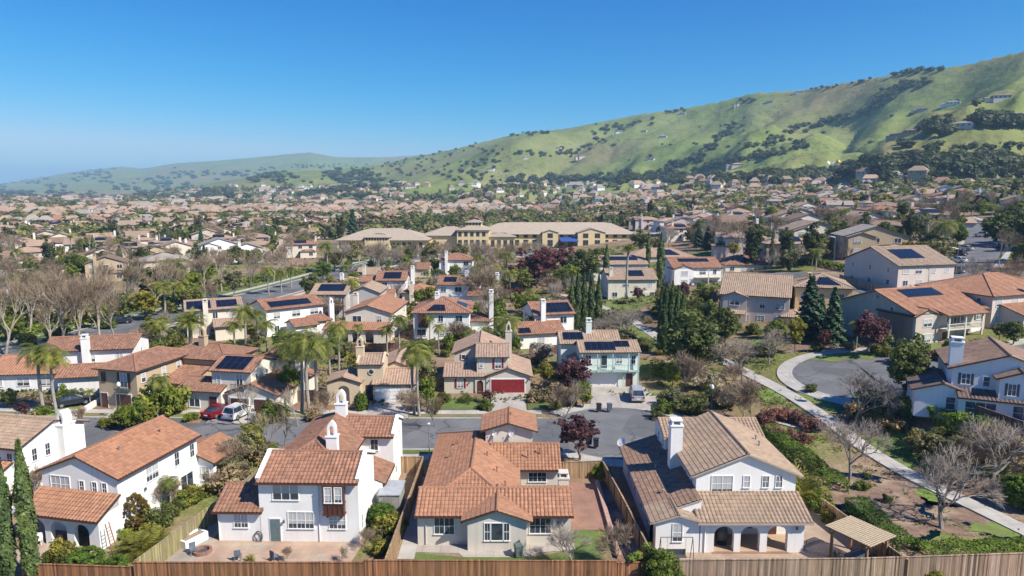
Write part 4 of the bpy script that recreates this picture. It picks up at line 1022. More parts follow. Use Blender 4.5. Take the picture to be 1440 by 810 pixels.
# ------------------------------------------------------------------ the near houses
def pipe(h, pts):
    mb = MB()
    for a, b in zip(pts, pts[1:]): mb.tube(a, b, .045, .045, 6)
    mb.build('downpipe', [h.wallm if h.fascia is MDARK else MWHITE], h.root)
def lamp_on_wall(h, side, a, z, plane):
    loc, rz = h._face(side, a, z, plane); mb = MB(); mb.tube((0, 0, 0), (0, -.16, .05), .02, .02, 5); mb.lathe([(0, -.2), (.08, -.17), (.1, .02), (.03, .12), (0, .13)], 6, c=(0, -.18, 0)); mb.build('wall_lamp', [MSHADOWGREY], h.root, loc=loc, rotz=rz)

# A: big white house, left
A = House('white_house', 'large white two-storey house with long terracotta roof behind the tall cypresses', (-41.4, 57.1, 0), rad(-12), WHITE, T_ORANGE, 3)
A.block(0, 0, 7.7, 10.4, 0, 5.6, 'gable', 'y', .40, .4, .25)
A.last_main = A.last
A.block(4.2, 10.4, 9.4, 15.2, 0, 2.9, 'gable', 'y', .36, .35, .25)
A.block(0, -2.3, 7.7, 0, 2.75, 2.95, 'shed', 'F', .46, .4, .3, walls=False)
A.arcade(-2.5, 7.7, -2.3, -.3, 2.9, [(-1.6, .1, 1.5), (.7, 2.3, 1.5), (2.9, 4.5, 1.5), (5.2, 6.7, 1.5)], .4)
A.w.box(7.35, -1.9, -.3, 7.7, 0, 2.9, 0, False); A.w.poly([(7.7, -2.3, 2.9), (7.7, 0, 2.9), (7.7, 0, 3.95)])
A.win('F', 1.9, 4.35, 0, 1.9, 1.5, 2, 2, GL_BLIND); [A.win('F', q, 4.35, 0, .42, 1.0, 1, 2, GL_DARK) for q in (4.1, 5.4, 6.4)]
A.win('R', 4.1, 4.25, 7.7, 1.5, 1.35, 2, 2, GL_BLIND); A.win('R', 7.4, 4.2, 7.7, .6, 1.3, 1, 2, GL_DARK, shutters=None); A.win('R', 9.6, 4.2, 7.7, .6, 1.3, 1, 2, GL_DARK); A.win('R', 8.6, 1.1, 7.7, 1.7, 2.1, 2, 1, GL_DARK)
A.win('F', 8.5, 1.5, 10.4, .8, 1.4, 1, 2, GL_BLIND); A.win('R', 12.5, 1.5, 9.4, 1.0, 1.3, 2, 2)
pipe(A, [(7.78, 4.9, 5.4), (7.78, 4.9, .1)]); A.vents([(5.4, 3, 6.6), (5.6, 8, 6.5), (2.5, 6, 6.7)])
lamp_on_wall(A, 'R', 3.0, 3.2, 7.7)
A.door('F', 3.7, 0, 1.6, 2.2, MSHADOWGREY)
A.done()

# B: white house with the brown oriel
B = House('white_house', 'white two-storey house with brown wooden bay window and bell-shaped chimneys', (-25.2, 55.0, 0), rad(-1.2), WHITE, T_RED, 3)
B.block(0, 0, 3.7, 5.0, 0, 3.0, 'gable', 'x', .42, .45, .3)
B.block(3.65, 0, 12.15, 6.0, 0, 5.65, 'gable', 'x', .42, .45, .1, parapet=1)
B.block(1.6, 6.0, 4.2, 11.5, 0, 3.9, 'shed', 'L', .4, .4, .2)
B.block(3.9, 2.6, 9.9, 16.2, 0, 5.55, 'hip', 'y', .48, .4, 0, mat=T_RED)
B.block(6.9, 10.6, 13.1, 15.4, 0, 5.7, 'gable', 'x', .42, .4, .1, parapet=1)
B.block(9.6, 6.02, 12.9, 10.58, 0, 2.7, 'shed', 'R', .4, .3, 0)
B.chimney(8.6, 5.2, 4.5, 8.0, 1.0, .7, 'bell'); B.chimney(7.3, 13.2, 5, 8.5, 1.1, .8, 'bell')
B.win('F', 5.97, 4.5, 0, 2.15, 1.4, 3, 1, GL_BLIND); B.win('F', 2.0, 1.85, 0, 1.15, 1.2, 2, 2, GL_BLIND); B.win('F', 7.18, 1.95, 0, 2.15, 1.45, 3, 2, GL_BLIND); B.win('F', 10.3, 1.95, 0, 1.35, 1.45, 2, 2, GL_BLIND)
B.door('F', 4.95, 0, .85, 2.05, m_plain('grey_green_paint', (.12, .17, .18), .5), 0); lamp_on_wall(B, 'F', 5.75, 1.95, 0)
mb = MB(); x0, x1 = 9.3, 11.05
mb.box(x0, -.55, 2.75, x1, -.0, 5.25); mb.box(x0-.08, -.62, 5.25, x1+.08, 0, 5.38); mb.box(x0-.06, -.6, 2.65, x1+.06, 0, 2.78); mb.box(x0-.05, -.6, 3.62, x1+.05, 0, 3.74)
for k in range(5): q = x0+.05+k*(x1-x0-.1)/4; mb.box(q-.05, -.6, 2.8, q+.05, -.5, 3.62)
for q in (x0+.02, (x0+x1)/2, x1-.02): mb.box(q-.06, -.62, 3.7, q+.06, -.5, 5.25)
mb.box(x0+.2, -.42, 2.4, x0+.36, 0, 2.65); mb.box(x1-.36, -.42, 2.4, x1-.2, 0, 2.65)
ori = mb.build('bay_window', [MBROWN], B.root)
for q in (x0+.45, x1-.45):
    f, p = window_mesh(.55, 1.3, 1, 2, MWHITE, GL_BLIND, 3); o = put('window', f, ori, (q, -.57, 4.5)); put('pane', p, o)
B.win('F', 11.2, 4.6, 10.6, .7, 1.1, 1, 2, GL_DARK); [B.win('R', q, 4.6, 13.1, .35, .9, 1, 2, GL_DARK) for q in (12.2, 13.8)]
B.win('R', 1.0, 1.4, 12.15, .4, 1.3, 1, 2, GL_DARK); B.win('R', 7.6, 1.5, 12.9, .5, 1.0, 1, 2); B.win('R', 9.4, 1.6, 12.9, .5, 1.2, 1, 2); B.win('R', 11.6, 1.6, 13.1, .5, .8, 1, 1, GL_DARK)
pipe(B, [(8.75, -.06, 5.4), (8.75, -.06, .05)]); pipe(B, [(.1, -.06, 2.8), (.1, -.06, .05)]); B.vents([(5.5, 9, 6.2), (6.6, 10.8, 6.6)])
B.done()

# C: single-storey house, centre
C_ = House('beige_house', 'single-storey beige house with sprawling terracotta roof and tower room', (-8.0, 54.3, 0), 0, BEIGE if False else m_stucco('stucco_oatmeal', (.62, .575, .50)), T_ORANGE, 3)
C_.block(0, 0, 13.0, 5.0, 0, 2.95, 'gable', 'x', .40, .45, .2, walls=False); C_.w.box(0, 0, -.3, 4.3, 5, 2.95, 0, False); C_.w.box(9.2, .1, -.3, 13, 5, 2.95, 0, False)
C_.block(4.3, -1.0, 9.2, 3.2, 0, 2.95, 'gable', 'y', .34, .5, .4)
C_.block(.25, 1.0, 8.3, 18.6, 0, 2.95, 'hip', 'y', .43, .45, .3)
C_.block(6.0, 9.5, 12.6, 15.4, 0, 2.95, 'gable', 'x', .42, .45, .25)
C_.block(5.3, 12.7, 10.1, 17.0, 0, 5.7, 'gable', 'y', .30, .5, .45)
C_.chimney(12.75, 5.6, 0, 4.1, .95, .95)
C_.win('F', 2.27, 1.72, 0, 1.65, 1.4, 2, 2, GL_DARK); C_.win('F', 10.4, 1.72, .1, 1.75, 1.4, 2, 2, GL_DARK)
for q, wd, cc in ((5.95, .42, 1), (6.75, .95, 1), (7.55, .42, 1)): C_.win('F', q, 1.72, -1.0, wd, 1.5, cc, 1 if wd > .5 else 2, GL_DARK)
C_.win('F', 10.5, 1.9, 9.5, 1.7, .95, 2, 2, GL_DARK)
C_.dish(6.3, 12.5, 4.6); C_.dish(8.0, 12.45, 4.6)
C_.vents([(2.0, 10, 3.9), (5.6, 9.2, 4.3), (3.0, 7, 3.9), (2.4, 13, 4.0), (6.6, 6.5, 3.9), (7.4, 4.0, 3.6), (9.6, 10.5, 3.9), (10.8, 11, 4.0), (7.9, 14.8, 6.4)])
pipe(C_, [(.7, -.06, 2.8), (.7, -.06, .05)]); pipe(C_, [(12.2, .04, 2.8), (12.2, .04, .05)]); lamp_on_wall(C_, 'F', 11.9, 2.0, .1); lamp_on_wall(C_, 'F', 8.6, 1.0, -1.0)
C_.done()

# D: white house with three arches
D = House('white_house', 'white two-storey house with brown tiled roof and back porch of three arches', (15.9, 53.0, 0), 0, WHITE, T_TAN, 3, fascia=m_plain('tan_fascia', (.42, .34, .27), .6))
D.block(0, 2.9, 8.6, 13.6, 0, 5.75, 'gable', 'y', .42, .5, .35)
D.block(-.6, 12.2, 8.9, 17, 0, 5.7, 'gable', 'x', .36, .45, .3)
D.block(-4.0, 1.0, -.01, 16.6, 0, 2.9, 'shed', 'L', .34, .45, .1, mat=T_BROWN)
D.block(-4.0, 0, -.4, 2.4, 0, 2.95, 'gable', 'y', .30, .5, .35)
D.block(-.3, 0, 8.5, 2.9, 2.8, 3.0, 'shed', 'F', .36, .45, .35, mat=T_TAN, walls=False)
D.arcade(-.3, 8.3, 0, -.2, 2.98, [(.85, 2.5, 1.6), (3.05, 4.65, 1.6), (5.25, 6.95, 1.6)], .45)
D.w.box(-.3, .45, -.2, -.0, 2.9, 2.98, 0, False); D.w.box(7.9, .45, -.2, 8.3, .8, 2.98, 0, False); D.w.poly([(8.3, 0, 2.98), (8.3, 2.9, 2.98), (8.3, 2.9, 3.9)])
mb = MB(); mb.box(-.25, .02, -.2, 8.25, 2.9, .14); mb.box(.7, -.18, -.2, 7.1, .02, .08, 1); mb.build('porch_floor', [m_plain('porch_tan', (.42, .30, .2), .8), m_pavers('porch_brick', (.34, .16, .11), (.28, .13, .1), (.2, .14, .12), .22, .1)], D.root)
D.chimney(-.55, 8.4, 2.4, 8.6, 1.1, 1.1)
D.win('F', 2.25, 4.75, 2.9, 1.75, 1.4, 2, 2, GL_BLIND); D.win('F', 4.35, 4.95, 2.9, .5, 1.0, 1, 2, GL_BLIND); D.win('F', 6.0, 4.95, 2.9, .5, 1.0, 2, 2, GL_DARK); D.win('F', 7.15, 4.95, 2.9, .5, 1.0, 2, 2, GL_DARK)
D.win('F', -2.2, 1.8, 0, .75, 1.5, 1, 2, GL_BLIND); [D.win('L', q, 4.5, 0, .5, 1.2, 1, 2, GL_BLUE) for q in (4.2, 6.3)]; [D.win('L', q, 4.6, -.6, .5, .9, 1, 2, GL_BLUE) for q in (13, 15)]
[D.win('L', q, 1.6, -4.0, .7, 1.2, 1, 2, GL_BLUE) for q in (3.2, 6.0, 9.5, 13)]
D.door('F', 1.7, 2.9, 1.7, 2.2, MSHADOWGREY, .14); D.win('F', 4.2, 1.4, 2.9, 1.6, 1.4, 2, 2, GL_DARK); D.door('F', 6.7, 2.9, .9, 2.1, MBROWN, .14)
pipe(D, [(.05, -.06, 2.8), (.05, -.06, .05)]); lamp_on_wall(D, 'F', 7.6, 2.3, 0); D.vents([(6.8, 7, 6.7), (7.2, 9, 6.5), (-2.2, 9, 3.6), (-2.6, 4, 3.4)]); D.dish(-4.3, 16.4, 2.6, (-.6, -.5, .6), .5)
D.done()

# AA: cut by the left edge
AA = House('white_house', 'white house with tan roof and arched white chimney at the left edge', (-47.3, 62.6, 0), rad(-12), WHITE, T_TAN, 3)
AA.block(-12, 0, 0, 7.6, 0, 5.5, 'gable', 'x', .36, .45, .3); AA.chimney(.4, 4.9, 0, 6.6, 1.0, 1.5, 'bell'); AA.block(-9, -2.5, -1.0, 0, 0, 2.9, 'shed', 'F', .4, .3, .2, walls=True, mat=T_ORANGE)
[AA.win('R', q, 4.1, 0, .5, 1.2, 1, 2, GL_DARK) for q in (1.5, 3.0)]; AA.win('F', -1.2, 4.1, 0, .6, 1.2, 1, 2, GL_DARK); AA.vents([(-5.5, 5, 6.6), (-2.2, 4, 7.1)])
AA.done()

# ------------------------------------------------------------------ far side of the street
E_ = House('beige_house', 'beige house with red garage door and red shutters', (-10.0, 97.7, 0), rad(1), m_stucco('stucco_putty', (.56, .50, .42)), T_PINK, 2, trim=MWHITE)
E_.block(0, 0, 6.2, 5.5, 0, 2.75, 'gable', 'x', .42, .4, .2)
E_.block(6.2, -.2, 12.7, 9, 0, 2.75, 'gable', 'y', .36, .4, .3)
E_.block(4.8, .5, 9.4, 6, 0, 5.6, 'gable', 'x', .42, .45, .25)
E_.block(1.3, 3.6, 9.2, 11.5, 0, 5.3, 'gable', 'y', .42, .45, .3)
E_.chimney(9.55, 4.5, 0, 8.9, .95, .95, 'bell'); E_.garage('F', 9.4, -.2, 4.9, 2.15, MRED)
E_.win('F', 2.35, 1.5, 0, .85, 1.3, 2, 2, GL_BLIND, shutters=MRED); E_.win('F', 7.95, 4.35, .5, .85, 1.4, 2, 2, GL_BLIND, shutters=MRED); E_.win('F', 5.45, 4.4, .5, .4, 1.1, 1, 2, GL_BLIND); E_.win('F', 2.7, 4.6, 3.6, .6, .7, 1, 1, GL_DARK, shutters=MRED)
mb = MB(); arch_wall(mb, 4.55, 6.0, -.18, 0, 2.6, [(4.8, 5.75, 1.55)], .18); mb.build('entrance_arch', [E_.wallm], E_.root); E_.band((4.82, -.03, 0, 5.73, -.012, 2.0), mat=MBROWN, name='door')
E_.win('R', 3.5, 1.5, 12.7, .8, 1.0); lamp_on_wall(E_, 'F', 6.6, 2.0, -.2); lamp_on_wall(E_, 'F', 12.3, 2.0, -.2); lamp_on_wall(E_, 'F', 3.7, 1.7, 0); E_.done()

F_ = House('tan_house', 'small tan house with arched entry gable and round-window tower', (-25.8, 92.3, 0), rad(2), m_stucco('stucco_sand', (.58, .47, .33)), T_PINK, 2)
F_.block(0, 0, 4.5, 5, 0, 3.3, 'gable', 'y', .33, .35, .25, walls=False); mb = F_.w; arch_wall(mb, 0, 4.5, 0, -.4, 3.3, [(1.45, 3.05, 2.0)], .35); mb.box(0, .36, -.4, 4.5, 5, 3.29, 0, False); mb.poly([(0, 0, 3.3), (4.5, 0, 3.3), (2.25, 0, 4.02)])
F_.block(4.0, 1.5, 7.6, 6, 0, 5.5, 'gable', 'x', .4, .3, .05, parapet=1); F_.block(6.2, .8, 12.2, 7, 0, 2.85, 'gable', 'x', .4, .4, .2); F_.block(5, 6, 12.5, 15, 0, 3.1, 'gable', 'y', .42, .4, .2)
F_.chimney(4.1, 3.4, 0, 8.0, 1.1, .9, 'bell'); F_.garage('F', 9.0, .8, 4.8, 2.1, MWHITE); F_.garage('F', 11.7, .8, .8, 2.1, MWHITE)
mb = MB(); mb.lathe([(.42, -.06), (.42, 0), (.34, 0), (.34, -.06)], 14); mb.lathe([(0, -.015), (.34, -.015)], 14, 1); rw = mb.mesh('round_window', [MWHITE, GL_DARK])
o = put('round_window', rw, F_.root, (5.9, 1.43, 4.3)); o.rotation_euler = (-PI/2, 0, 0)
F_.win('R', 2.5, 2.2, 4.5, .35, 1.2, 1, 2, GL_DARK); F_.win('F', 5.6, 1.2, 1.5, .9, 2.2, 1, 1, GL_DARK, MBROWN); F_.done()

G_ = House('white_house', 'white house with solar panel on front slope and brown arched garage doors', (-45.5, 90.0, 0), rad(-10), m_stucco('stucco_ivory', (.70, .66, .58)), T_RED, 2)
G_.block(0, 0, 6.4, 5.0, 0, 3.1, 'gable', 'x', .4, .45, .25); G_.block(4.4, 1.2, 10.2, 7.6, 0, 5.7, 'gable', 'x', .38, .45, .3); G_.solar(G_.last[0], .14, .80, .12, .88)
G_.block(6.6, 7.6, 12.6, 16, 0, 5.5, 'gable', 'y', .36, .4, .3); G_.block(7.2, .4, 14.2, 12, 0, 2.9, 'gable', 'y', .36, .4, .25)
G_.chimney(12.6, 8.5, 2, 8.0, 1.0, 1.0); G_.garage('F', 8.9, .4, 2.6, 2.0, MBROWN); G_.garage('F', 12.3, .4, 2.6, 2.0, MBROWN)
G_.win('F', 2.4, 1.5, 0, 1.6, 1.7, 2, 1, GL_BLIND, arch=True); G_.door('F', 5.2, 0, 1.1, 2.2, MBROWN); G_.win('F', 5.4, 4.2, 1.2, .5, 1.3, 1, 2); G_.win('F', 8.5, 4.2, 1.2, .9, 1.8, 2, 1); [G_.win('R', q, 4.3, 10.2, .5, 1.2, 1, 2, GL_DARK) for q in (2.6, 5.2)]; [G_.win('R', q, 4.4, 12.6, .5, 1.0, 1, 2, GL_DARK) for q in (10, 12, 14)]
mb = MB(); mb.box(7.6, .35, 3.0, 9.6, 1.2, 3.1); [mb.box(7.6+k*.2, .35, 3.1, 7.64+k*.2, .39, 3.9) for k in range(11)]; mb.box(7.6, .34, 3.9, 9.64, .4, 3.96); mb.build('balcony', [MSHADOWGREY], G_.root); G_.vents([(9, 4, 6.6)]); G_.done()

H_ = House('tan_house', 'tan two-storey house with hipped terracotta roof and small balcony', (-57.0, 91.3, 0), rad(-14), TAN, T_RED, 2)
H_.block(0, 0, 6.3, 11, 0, 5.8, 'hip', 'y', .36, .55); H_.block(2.5, 9, 13.5, 16, 0, 5.4, 'hip', 'x', .36, .45); H_.block(6.3, 4.5, 11, 9, 0, 2.9, 'shed', 'F', .3, .4, .2)
H_.chimney(7.6, 12, 5, 8.4, 1.0, .9, 'bell'); H_.win('F', 4.2, 4.1, 0, 1.1, 2.0, 2, 1, GL_BLIND, shutters=MBROWN); H_.win('F', .9, 4.4, 0, .6, 1.2, 1, 2, GL_DARK, MBROWN); H_.door('F', .8, 0, 1.0, 2.1, MBROWN); H_.garage('F', 4.0, 0, 2.4, 2.1, MBROWN)
[H_.win('R', q, 4.3, 6.3, .7, 1.2, 1, 2, GL_BLIND) for q in (1.2, 5, 8)]; H_.win('R', 2.0, 1.5, 6.3, .8, 1.1)
mb = MB(); mb.box(3.1, -.75, 2.85, 5.3, 0, 2.97); [mb.box(3.1+k*.2, -.75, 2.97, 3.13+k*.2, -.72, 3.85) for k in range(12)]; mb.box(3.1, -.77, 3.85, 5.33, -.7, 3.91); mb.build('balcony', [MSHADOWGREY], H_.root); H_.done()

J_ = House('white_house', 'white house with pale green balcony, solar panels and white garage', (10.4, 101.0, 0), rad(2), m_stucco('stucco_mint', (.67, .73, .66)), T_TAN, 2, trim=MWHITE)
J_.block(0, 0, 8.9, 5.5, 0, 5.6, 'gable', 'x', .34, .5, .3); J_.solar(J_.last[0], .12, .6, .18, .86); J_.solar(J_.last[0], .6, .84, .45, .92); J_.block(-2.4, 5.5, 7.0, 12, 0, 5.7, 'gable', 'x', .36, .45, .3); J_.solar(J_.last[0], .08, .4, .3, .85)
J_.block(-1.2, 1.5, 0, 5.5, 0, 3.6, 'shed', 'L', .4, .3, .1)
J_.chimney(2.4, 8.4, 5, 9.0, .9, .9); J_.garage('F', 3.0, 0, 5.0, 2.2, MWHITE); J_.win('F', 1.2, 4.3, 0, .8, 1.2); J_.win('F', 3.6, 3.9, 0, .9, 2.0, 1, 1, GL_DARK); J_.win('F', 5.9, 4.3, 0, .9, 1.2); J_.win('F', 8.1, 4.2, 0, .6, 1.2); J_.win('L', 2, 4.3, 0, .6, 1.3, 1, 2, GL_BLUE); J_.win('L', 4, 4.3, 0, .6, 1.3, 1, 2, GL_BLUE)
J_.door('F', 7.5, 0, 1.0, 2.1, MBROWN)
mb = MB(); mb.box(0, -1.3, 2.6, 7.2, 0, 2.75); mb.box(0, -1.34, 3.65, 7.2, -1.27, 3.72); [mb.box(k*.24, -1.32, 2.75, .04+k*.24, -1.28, 3.65) for k in range(30)]; [mb.box(q-.07, -1.38, 2.6, q+.07, -1.24, 5.4) for q in (.07, 2.4, 4.7, 7.1)]
for k in range(6): mb.box(.5+k*1.2, -1.15, 2.4, .62+k*1.2, 0, 2.6)
mb.build('balcony', [MTEAL], J_.root); mb = MB(); [mb.box(q-.1, -.7, -.3, q+.1, -.5, 5.35) for q in (8.75,)]; mb.box(6.4, -.75, 2.45, 8.9, 0, 2.62); mb.box(6.4, -.62, -.3, 6.55, -.5, 2.45); mb.build('porch_post', [MTEAL], J_.root); J_.done()
# ------------------------------------------------------------------ the middle distance
def auto_windows(h, W, Dp, st, seed, sides='FLR', y0=0, glass=None):
    r = random.Random(seed)
    for k in range(st):
        z = 1.5+2.8*k; n = max(2, int(W/3.2))
        for i in range(n):
            if r.random() < .12: continue
            h.win('F', W*(i+.5)/n+r.uniform(-.3, .3), z, y0, r.choice([.9, 1.3, 1.7]), 1.2, 2, 1, glass)
        m = max(1, int(Dp/4.5))
        for s in sides[1:]:
            for i in range(m):
                if r.random() < .25: continue
                h.win(s, Dp*(i+.5)/m, z, 0 if s == 'L' else W, r.choice([.7, 1.0]), 1.1, 1, 2, GL_BLUE if s == 'L' else glass)
def mid(label, L, Rp, d, st=2, roof='gable', ax='x', wall=WHITE, tile=T_RED, rot=None, pitch=.36, solar=(), chim=None, sides='FLR', name='house', W=None, bell=False, dz=0, gables=(), eave=None):
    a = G(*L); b = G(*Rp) if Rp else None
    if rot is None: rot = math.degrees(math.atan2(b.y-a.y, b.x-a.x))
    if W is None: W = (b-a).length
    z = min(a.z, tz(a.x+W*math.cos(rad(rot)), a.y+W*math.sin(rad(rot))))+dz
    h = House(name, label, (a.x, a.y, z), rad(rot), wall, tile, 2)
    e = eave or 2.8*st+.1; h.W = W; h.e = e
    h.block(0, 0, W, d, 0, e, roof, ax, pitch, .5, .35, base=-3); h.main = h.last
    for g in gables:      # small gabled fronts: x0, x1, depth, eave
        h.block(g[0], -g[2], g[1], d*.45, 0, g[3], 'gable', 'y', .36, .4, .25, base=-3); h.win('F', (g[0]+g[1])/2, g[3]-1.3, -g[2], min(1.8, (g[1]-g[0])*.5), 1.2, 2, 2)
        if g[3] > 4: h.win('F', (g[0]+g[1])/2, 1.5, -g[2], min(1.8, (g[1]-g[0])*.5), 1.3, 2, 2)
    for pl, u0, u1, v0, v1 in solar: h.solar(h.main[pl], u0, u1, v0, v1)
    for c_ in ([chim] if chim and not isinstance(chim[0], (tuple, list)) else (chim or [])): h.chimney(c_[0], c_[1], 0, c_[2], .95, .95, 'bell' if bell else 'cap')
    auto_windows(h, W, d, st, hash(L) & 1023, sides)
    return h
# white houses beyond the second row
h = mid('white two-storey house with brown bay and two solar arrays beyond the centre palms', (582, 478), (660, 478), 12, 2, 'hip', 'x', WHITE, T_RED, rot=0, solar=((0, .22, .58, .12, .5),)); h.chimney(4, 7, 5, 8.6, .9, .9); h.block(W0 := h.W, 3, W0+4, 9, 0, 3.4, 'gable', 'x'); h.chimney(W0+4.3, 4, 0, 9.5, .9, .9); h.band((1.0, -.5, 2.6, 2.9, 0, 5.2), mat=MBROWN, name='bay_window'); h.solar([h.main[1][0], h.main[1][1], h.main[1][2], h.main[1][2]], .2, .6, .2, .55); h.done()
h = mid('cream house with low gable front and arched back porch', (487, 478), (551, 478), 14, 2, 'gable', 'y', CREAM, T_ORANGE, rot=-4, chim=(-.5, 9, 8.2), pitch=.3, sides='FR'); arch_wall(h.w, -3.6, h.W, -2.6, -.5, 2.8, [(-3, -1.3, 1.5), (-.5, 1.2, 1.5), (2, 3.7, 1.5), (4.6, 6.3, 1.5)], .35); h.block(-3.6, -2.6, h.W, 0, 2.6, 2.8, 'shed', 'F', .36, .4, .3, walls=False); h.done()
h = mid('white house with long solar strip on terracotta roof left of centre', (376, 474), None, 9, 2, 'gable', 'x', WHITE, T_RED, rot=38, W=12, solar=((0, .12, .8, .2, .7),), sides='FR', pitch=.3); h.block(8, -4.0, 12, 0, 0, 3.0, 'gable', 'x', .36); h.block(3.5, -6.5, 8, -1.5, 0, 2.9, 'gable', 'x', .36); h.chimney(12.5, -3.2, 0, 6.4, 1, .9, 'bell'); h.done()
h = mid('cream house with tall square chimney under a wide dark solar roof', (264, 476), None, 9, 2, 'gable', 'x', CREAM, T_PINK, rot=26, W=10.5, solar=((0, .05, .45, .15, .85), (0, .55, .9, .2, .8)), chim=(3.6, -.5, 7.8), sides='FR', pitch=.3); h.block(5, -5, 10.5, 0, 0, 3.0, 'gable', 'x', .36); h.done()
h = mid('grey house with dark timber balcony and long solar array', (438, 447), (488, 446), 11, 2, 'gable', 'x', GREY, T_TAN, rot=0, solar=((0, .18, .88, .3, .9),), sides='FR', pitch=.3); mb = MB(); Wd = h.W
mb.box(.4, -1.6, 2.8, Wd-.2, 0, 2.95); [mb.box(q-.12, -1.6, -.5, q+.12, -1.4, 5.4) for q in (.5, Wd*.5, Wd-.3)]; [mb.box(.4+k*.2, -1.58, 2.95, .46+k*.2, -1.54, 3.8) for k in range(int((Wd-.6)/.2))]; mb.box(.4, -1.6, 3.8, Wd-.2, -1.52, 3.88); mb.build('balcony', [MBROWN], h.root); h.block(Wd, 4, Wd+7, 14, 0, 5.5, 'gable', 'y', .4, mat=T_TAN); h.done()
h = mid('small white house with solar array on its front slope', (530, 423), (571, 422), 9, 2, 'gable', 'x', WHITE, T_RED, rot=2, solar=((0, .25, .8, .2, .85),), chim=(9.2, 5, 8.8), pitch=.4); h.block(-5, 3, 0, 9, 0, 5.0, 'gable', 'x', .36); h.done()
h = mid('white house with two small solar arrays and twin chimneys', (616, 430), (672, 430), 9, 2, 'gable', 'x', WHITE, T_RED, rot=-4, solar=((0, .15, .45, .3, .8), (0, .6, .85, .3, .8)), chim=((7, 4, 8.6), (15, 4, 8.2))); h.block(h.W-2, -3, h.W+4, 3, 0, 3.4, 'gable', 'x', .36); h.done()
h = mid('white house in blue shade with solar panels and low wing by five cypresses', (752, 482), None, 9, 2, 'gable', 'x', WHITE, T_RED, rot=14, W=8, solar=((0, .3, .95, .15, .85),), chim=(1.5, -.4, 8.6)); h.block(-4.5, -4.5, 4.5, 3, 0, 3.0, 'gable', 'x', .36); h.solar(h.last[0], .05, .3, .1, .5); h.win('F', 0, 1.4, -4.5, 1.2, 1.4); h.done()
for l, a, b, d, st, wl, tl, ro in [('low house with tan gable roof below the school trees', (502, 398), (532, 397), 9, 1, CREAM, T_TAN, 'gable'), ('house with red roof under the school wing trees', (572, 390), (603, 389), 9, 1, BEIGE, T_RED, 'gable'), ('white house with tall chimney and terracotta roof below the school', (618, 388), (664, 387), 10, 2, WHITE, T_RED, 'hip'), ('single-storey house with orange roof beside the small solar house', (566, 426), (604, 425), 10, 1, CREAM, T_ORANGE, 'hip'), ('red roofed low house in front of the small solar house', (508, 436), (552, 434), 9, 1, BEIGE, T_RED, 'gable'), ('white house with faded roof left of the school road', (470, 412), (500, 410), 9, 1, WHITE, T_PINK, 'hip')]:
    h = mid(l, a, b, d, st, ro, 'x', wl, tl, rot=0, chim=(2.5, -.4, 2.8*st+3)); h.done()
# up the slope on the right
h = mid('pinkish grey house with two gables and small porch roof', (1012, 454), (1108, 451), 15, 2, 'gable', 'x', PINKISH, T_TAN, pitch=.46, eave=6.4, gables=((.5, 5.2, .6, 6.0),), chim=None); h.block(.8, -2.0, 4.9, -.6, 2.4, 2.6, 'shed', 'F', .35, .3, .2, walls=False); h.block(h.W-1, -2, h.W+3, 4, 0, 2.8, 'hip', 'x', .36); h.solar(h.main[1], .2, .8, .3, .8); h.done()
h = mid('yellow house with solar panels behind the dark conifers', (1117, 444), (1196, 440), 12, 2, 'hip', 'x', YELLOW, T_TAN, eave=6.3,  solar=((0, .32, .85, .2, .75),), chim=(3, 5, 8.4)); h.done()
h = mid('plain pale house with broad gable end and one solar array', (1261, 408), None, 17, 2, 'gable', 'x', PINKISH, T_TAN, rot=14, W=15.5, pitch=.40,  solar=((0, .2, .62, .35, .82),), sides='FL'); h.done()
XH = mid('tan house with orange roof, dormer gable and white balcony beside the turning circle', (1281, 489), None, 15, 2, 'gable', 'x', m_stucco('stucco_tan_grey', (.50, .43, .36)), T_ORANGE, rot=20, W=16.5, pitch=.36, sides='L', solar=((0, .25, .72, .62, .93),), gables=((0, 5.2, .5, 5.3),)); h = XH
mb = MB(); mb.box(5.2, -2.0, 2.8, 13.5, 0, 2.95); mb.box(5.2, -2.0, 3.75, 13.5, -1.92, 3.83); [mb.box(5.2+k*.25, -1.98, 2.95, 5.24+k*.25, -1.94, 3.75) for k in range(33)]; [mb.box(q-.12, -2.0, -1, q+.12, -1.8, 5.3) for q in (5.6, 9.3, 13.2)]; mb.build('balcony', [MTRIM], h.root)
h.block(5.2, -2.0, 14.2, 2, 5.2, 5.35, 'shed', 'F', .25, .3, .2, walls=False); h.win('F', 9.8, 4.2, 0, 1.6, 1.6, 2, 1, GL_DARK, shutters=MSHADOWGREY); h.win('F', 14.8, 4.4, 0, 1.0, 1.3, 2, 2, None, shutters=MSHADOWGREY); h.door('F', 7.2, 0, 1.1, 2.1); h.win('F', 11, 1.4, 0, 1.2, 1.4); h.garage('F', 14.6, 0, 2.6, 2.1)
for q, zz in ((4, 5.6), (7, 7.4)): h.win('L', q, zz, 0, .8, .8, 1, 1, GL_BLUE)
for q in (4.5, 6, 7.5): h.win('L', q, 1.6, 0, 1.1, 2.4, 1, 1, GL_BLUE)
h.done()
h = mid('pinkish house with hipped orange roof and chimney at the right edge', (1392, 462), None, 14, 2, 'hip', 'x', PINKISH, T_ORANGE, rot=20, W=18, chim=(9, -.5, 8)); h.block(2, -4, 14, 0, 0, 2.9, 'shed', 'F', .3); h.done()
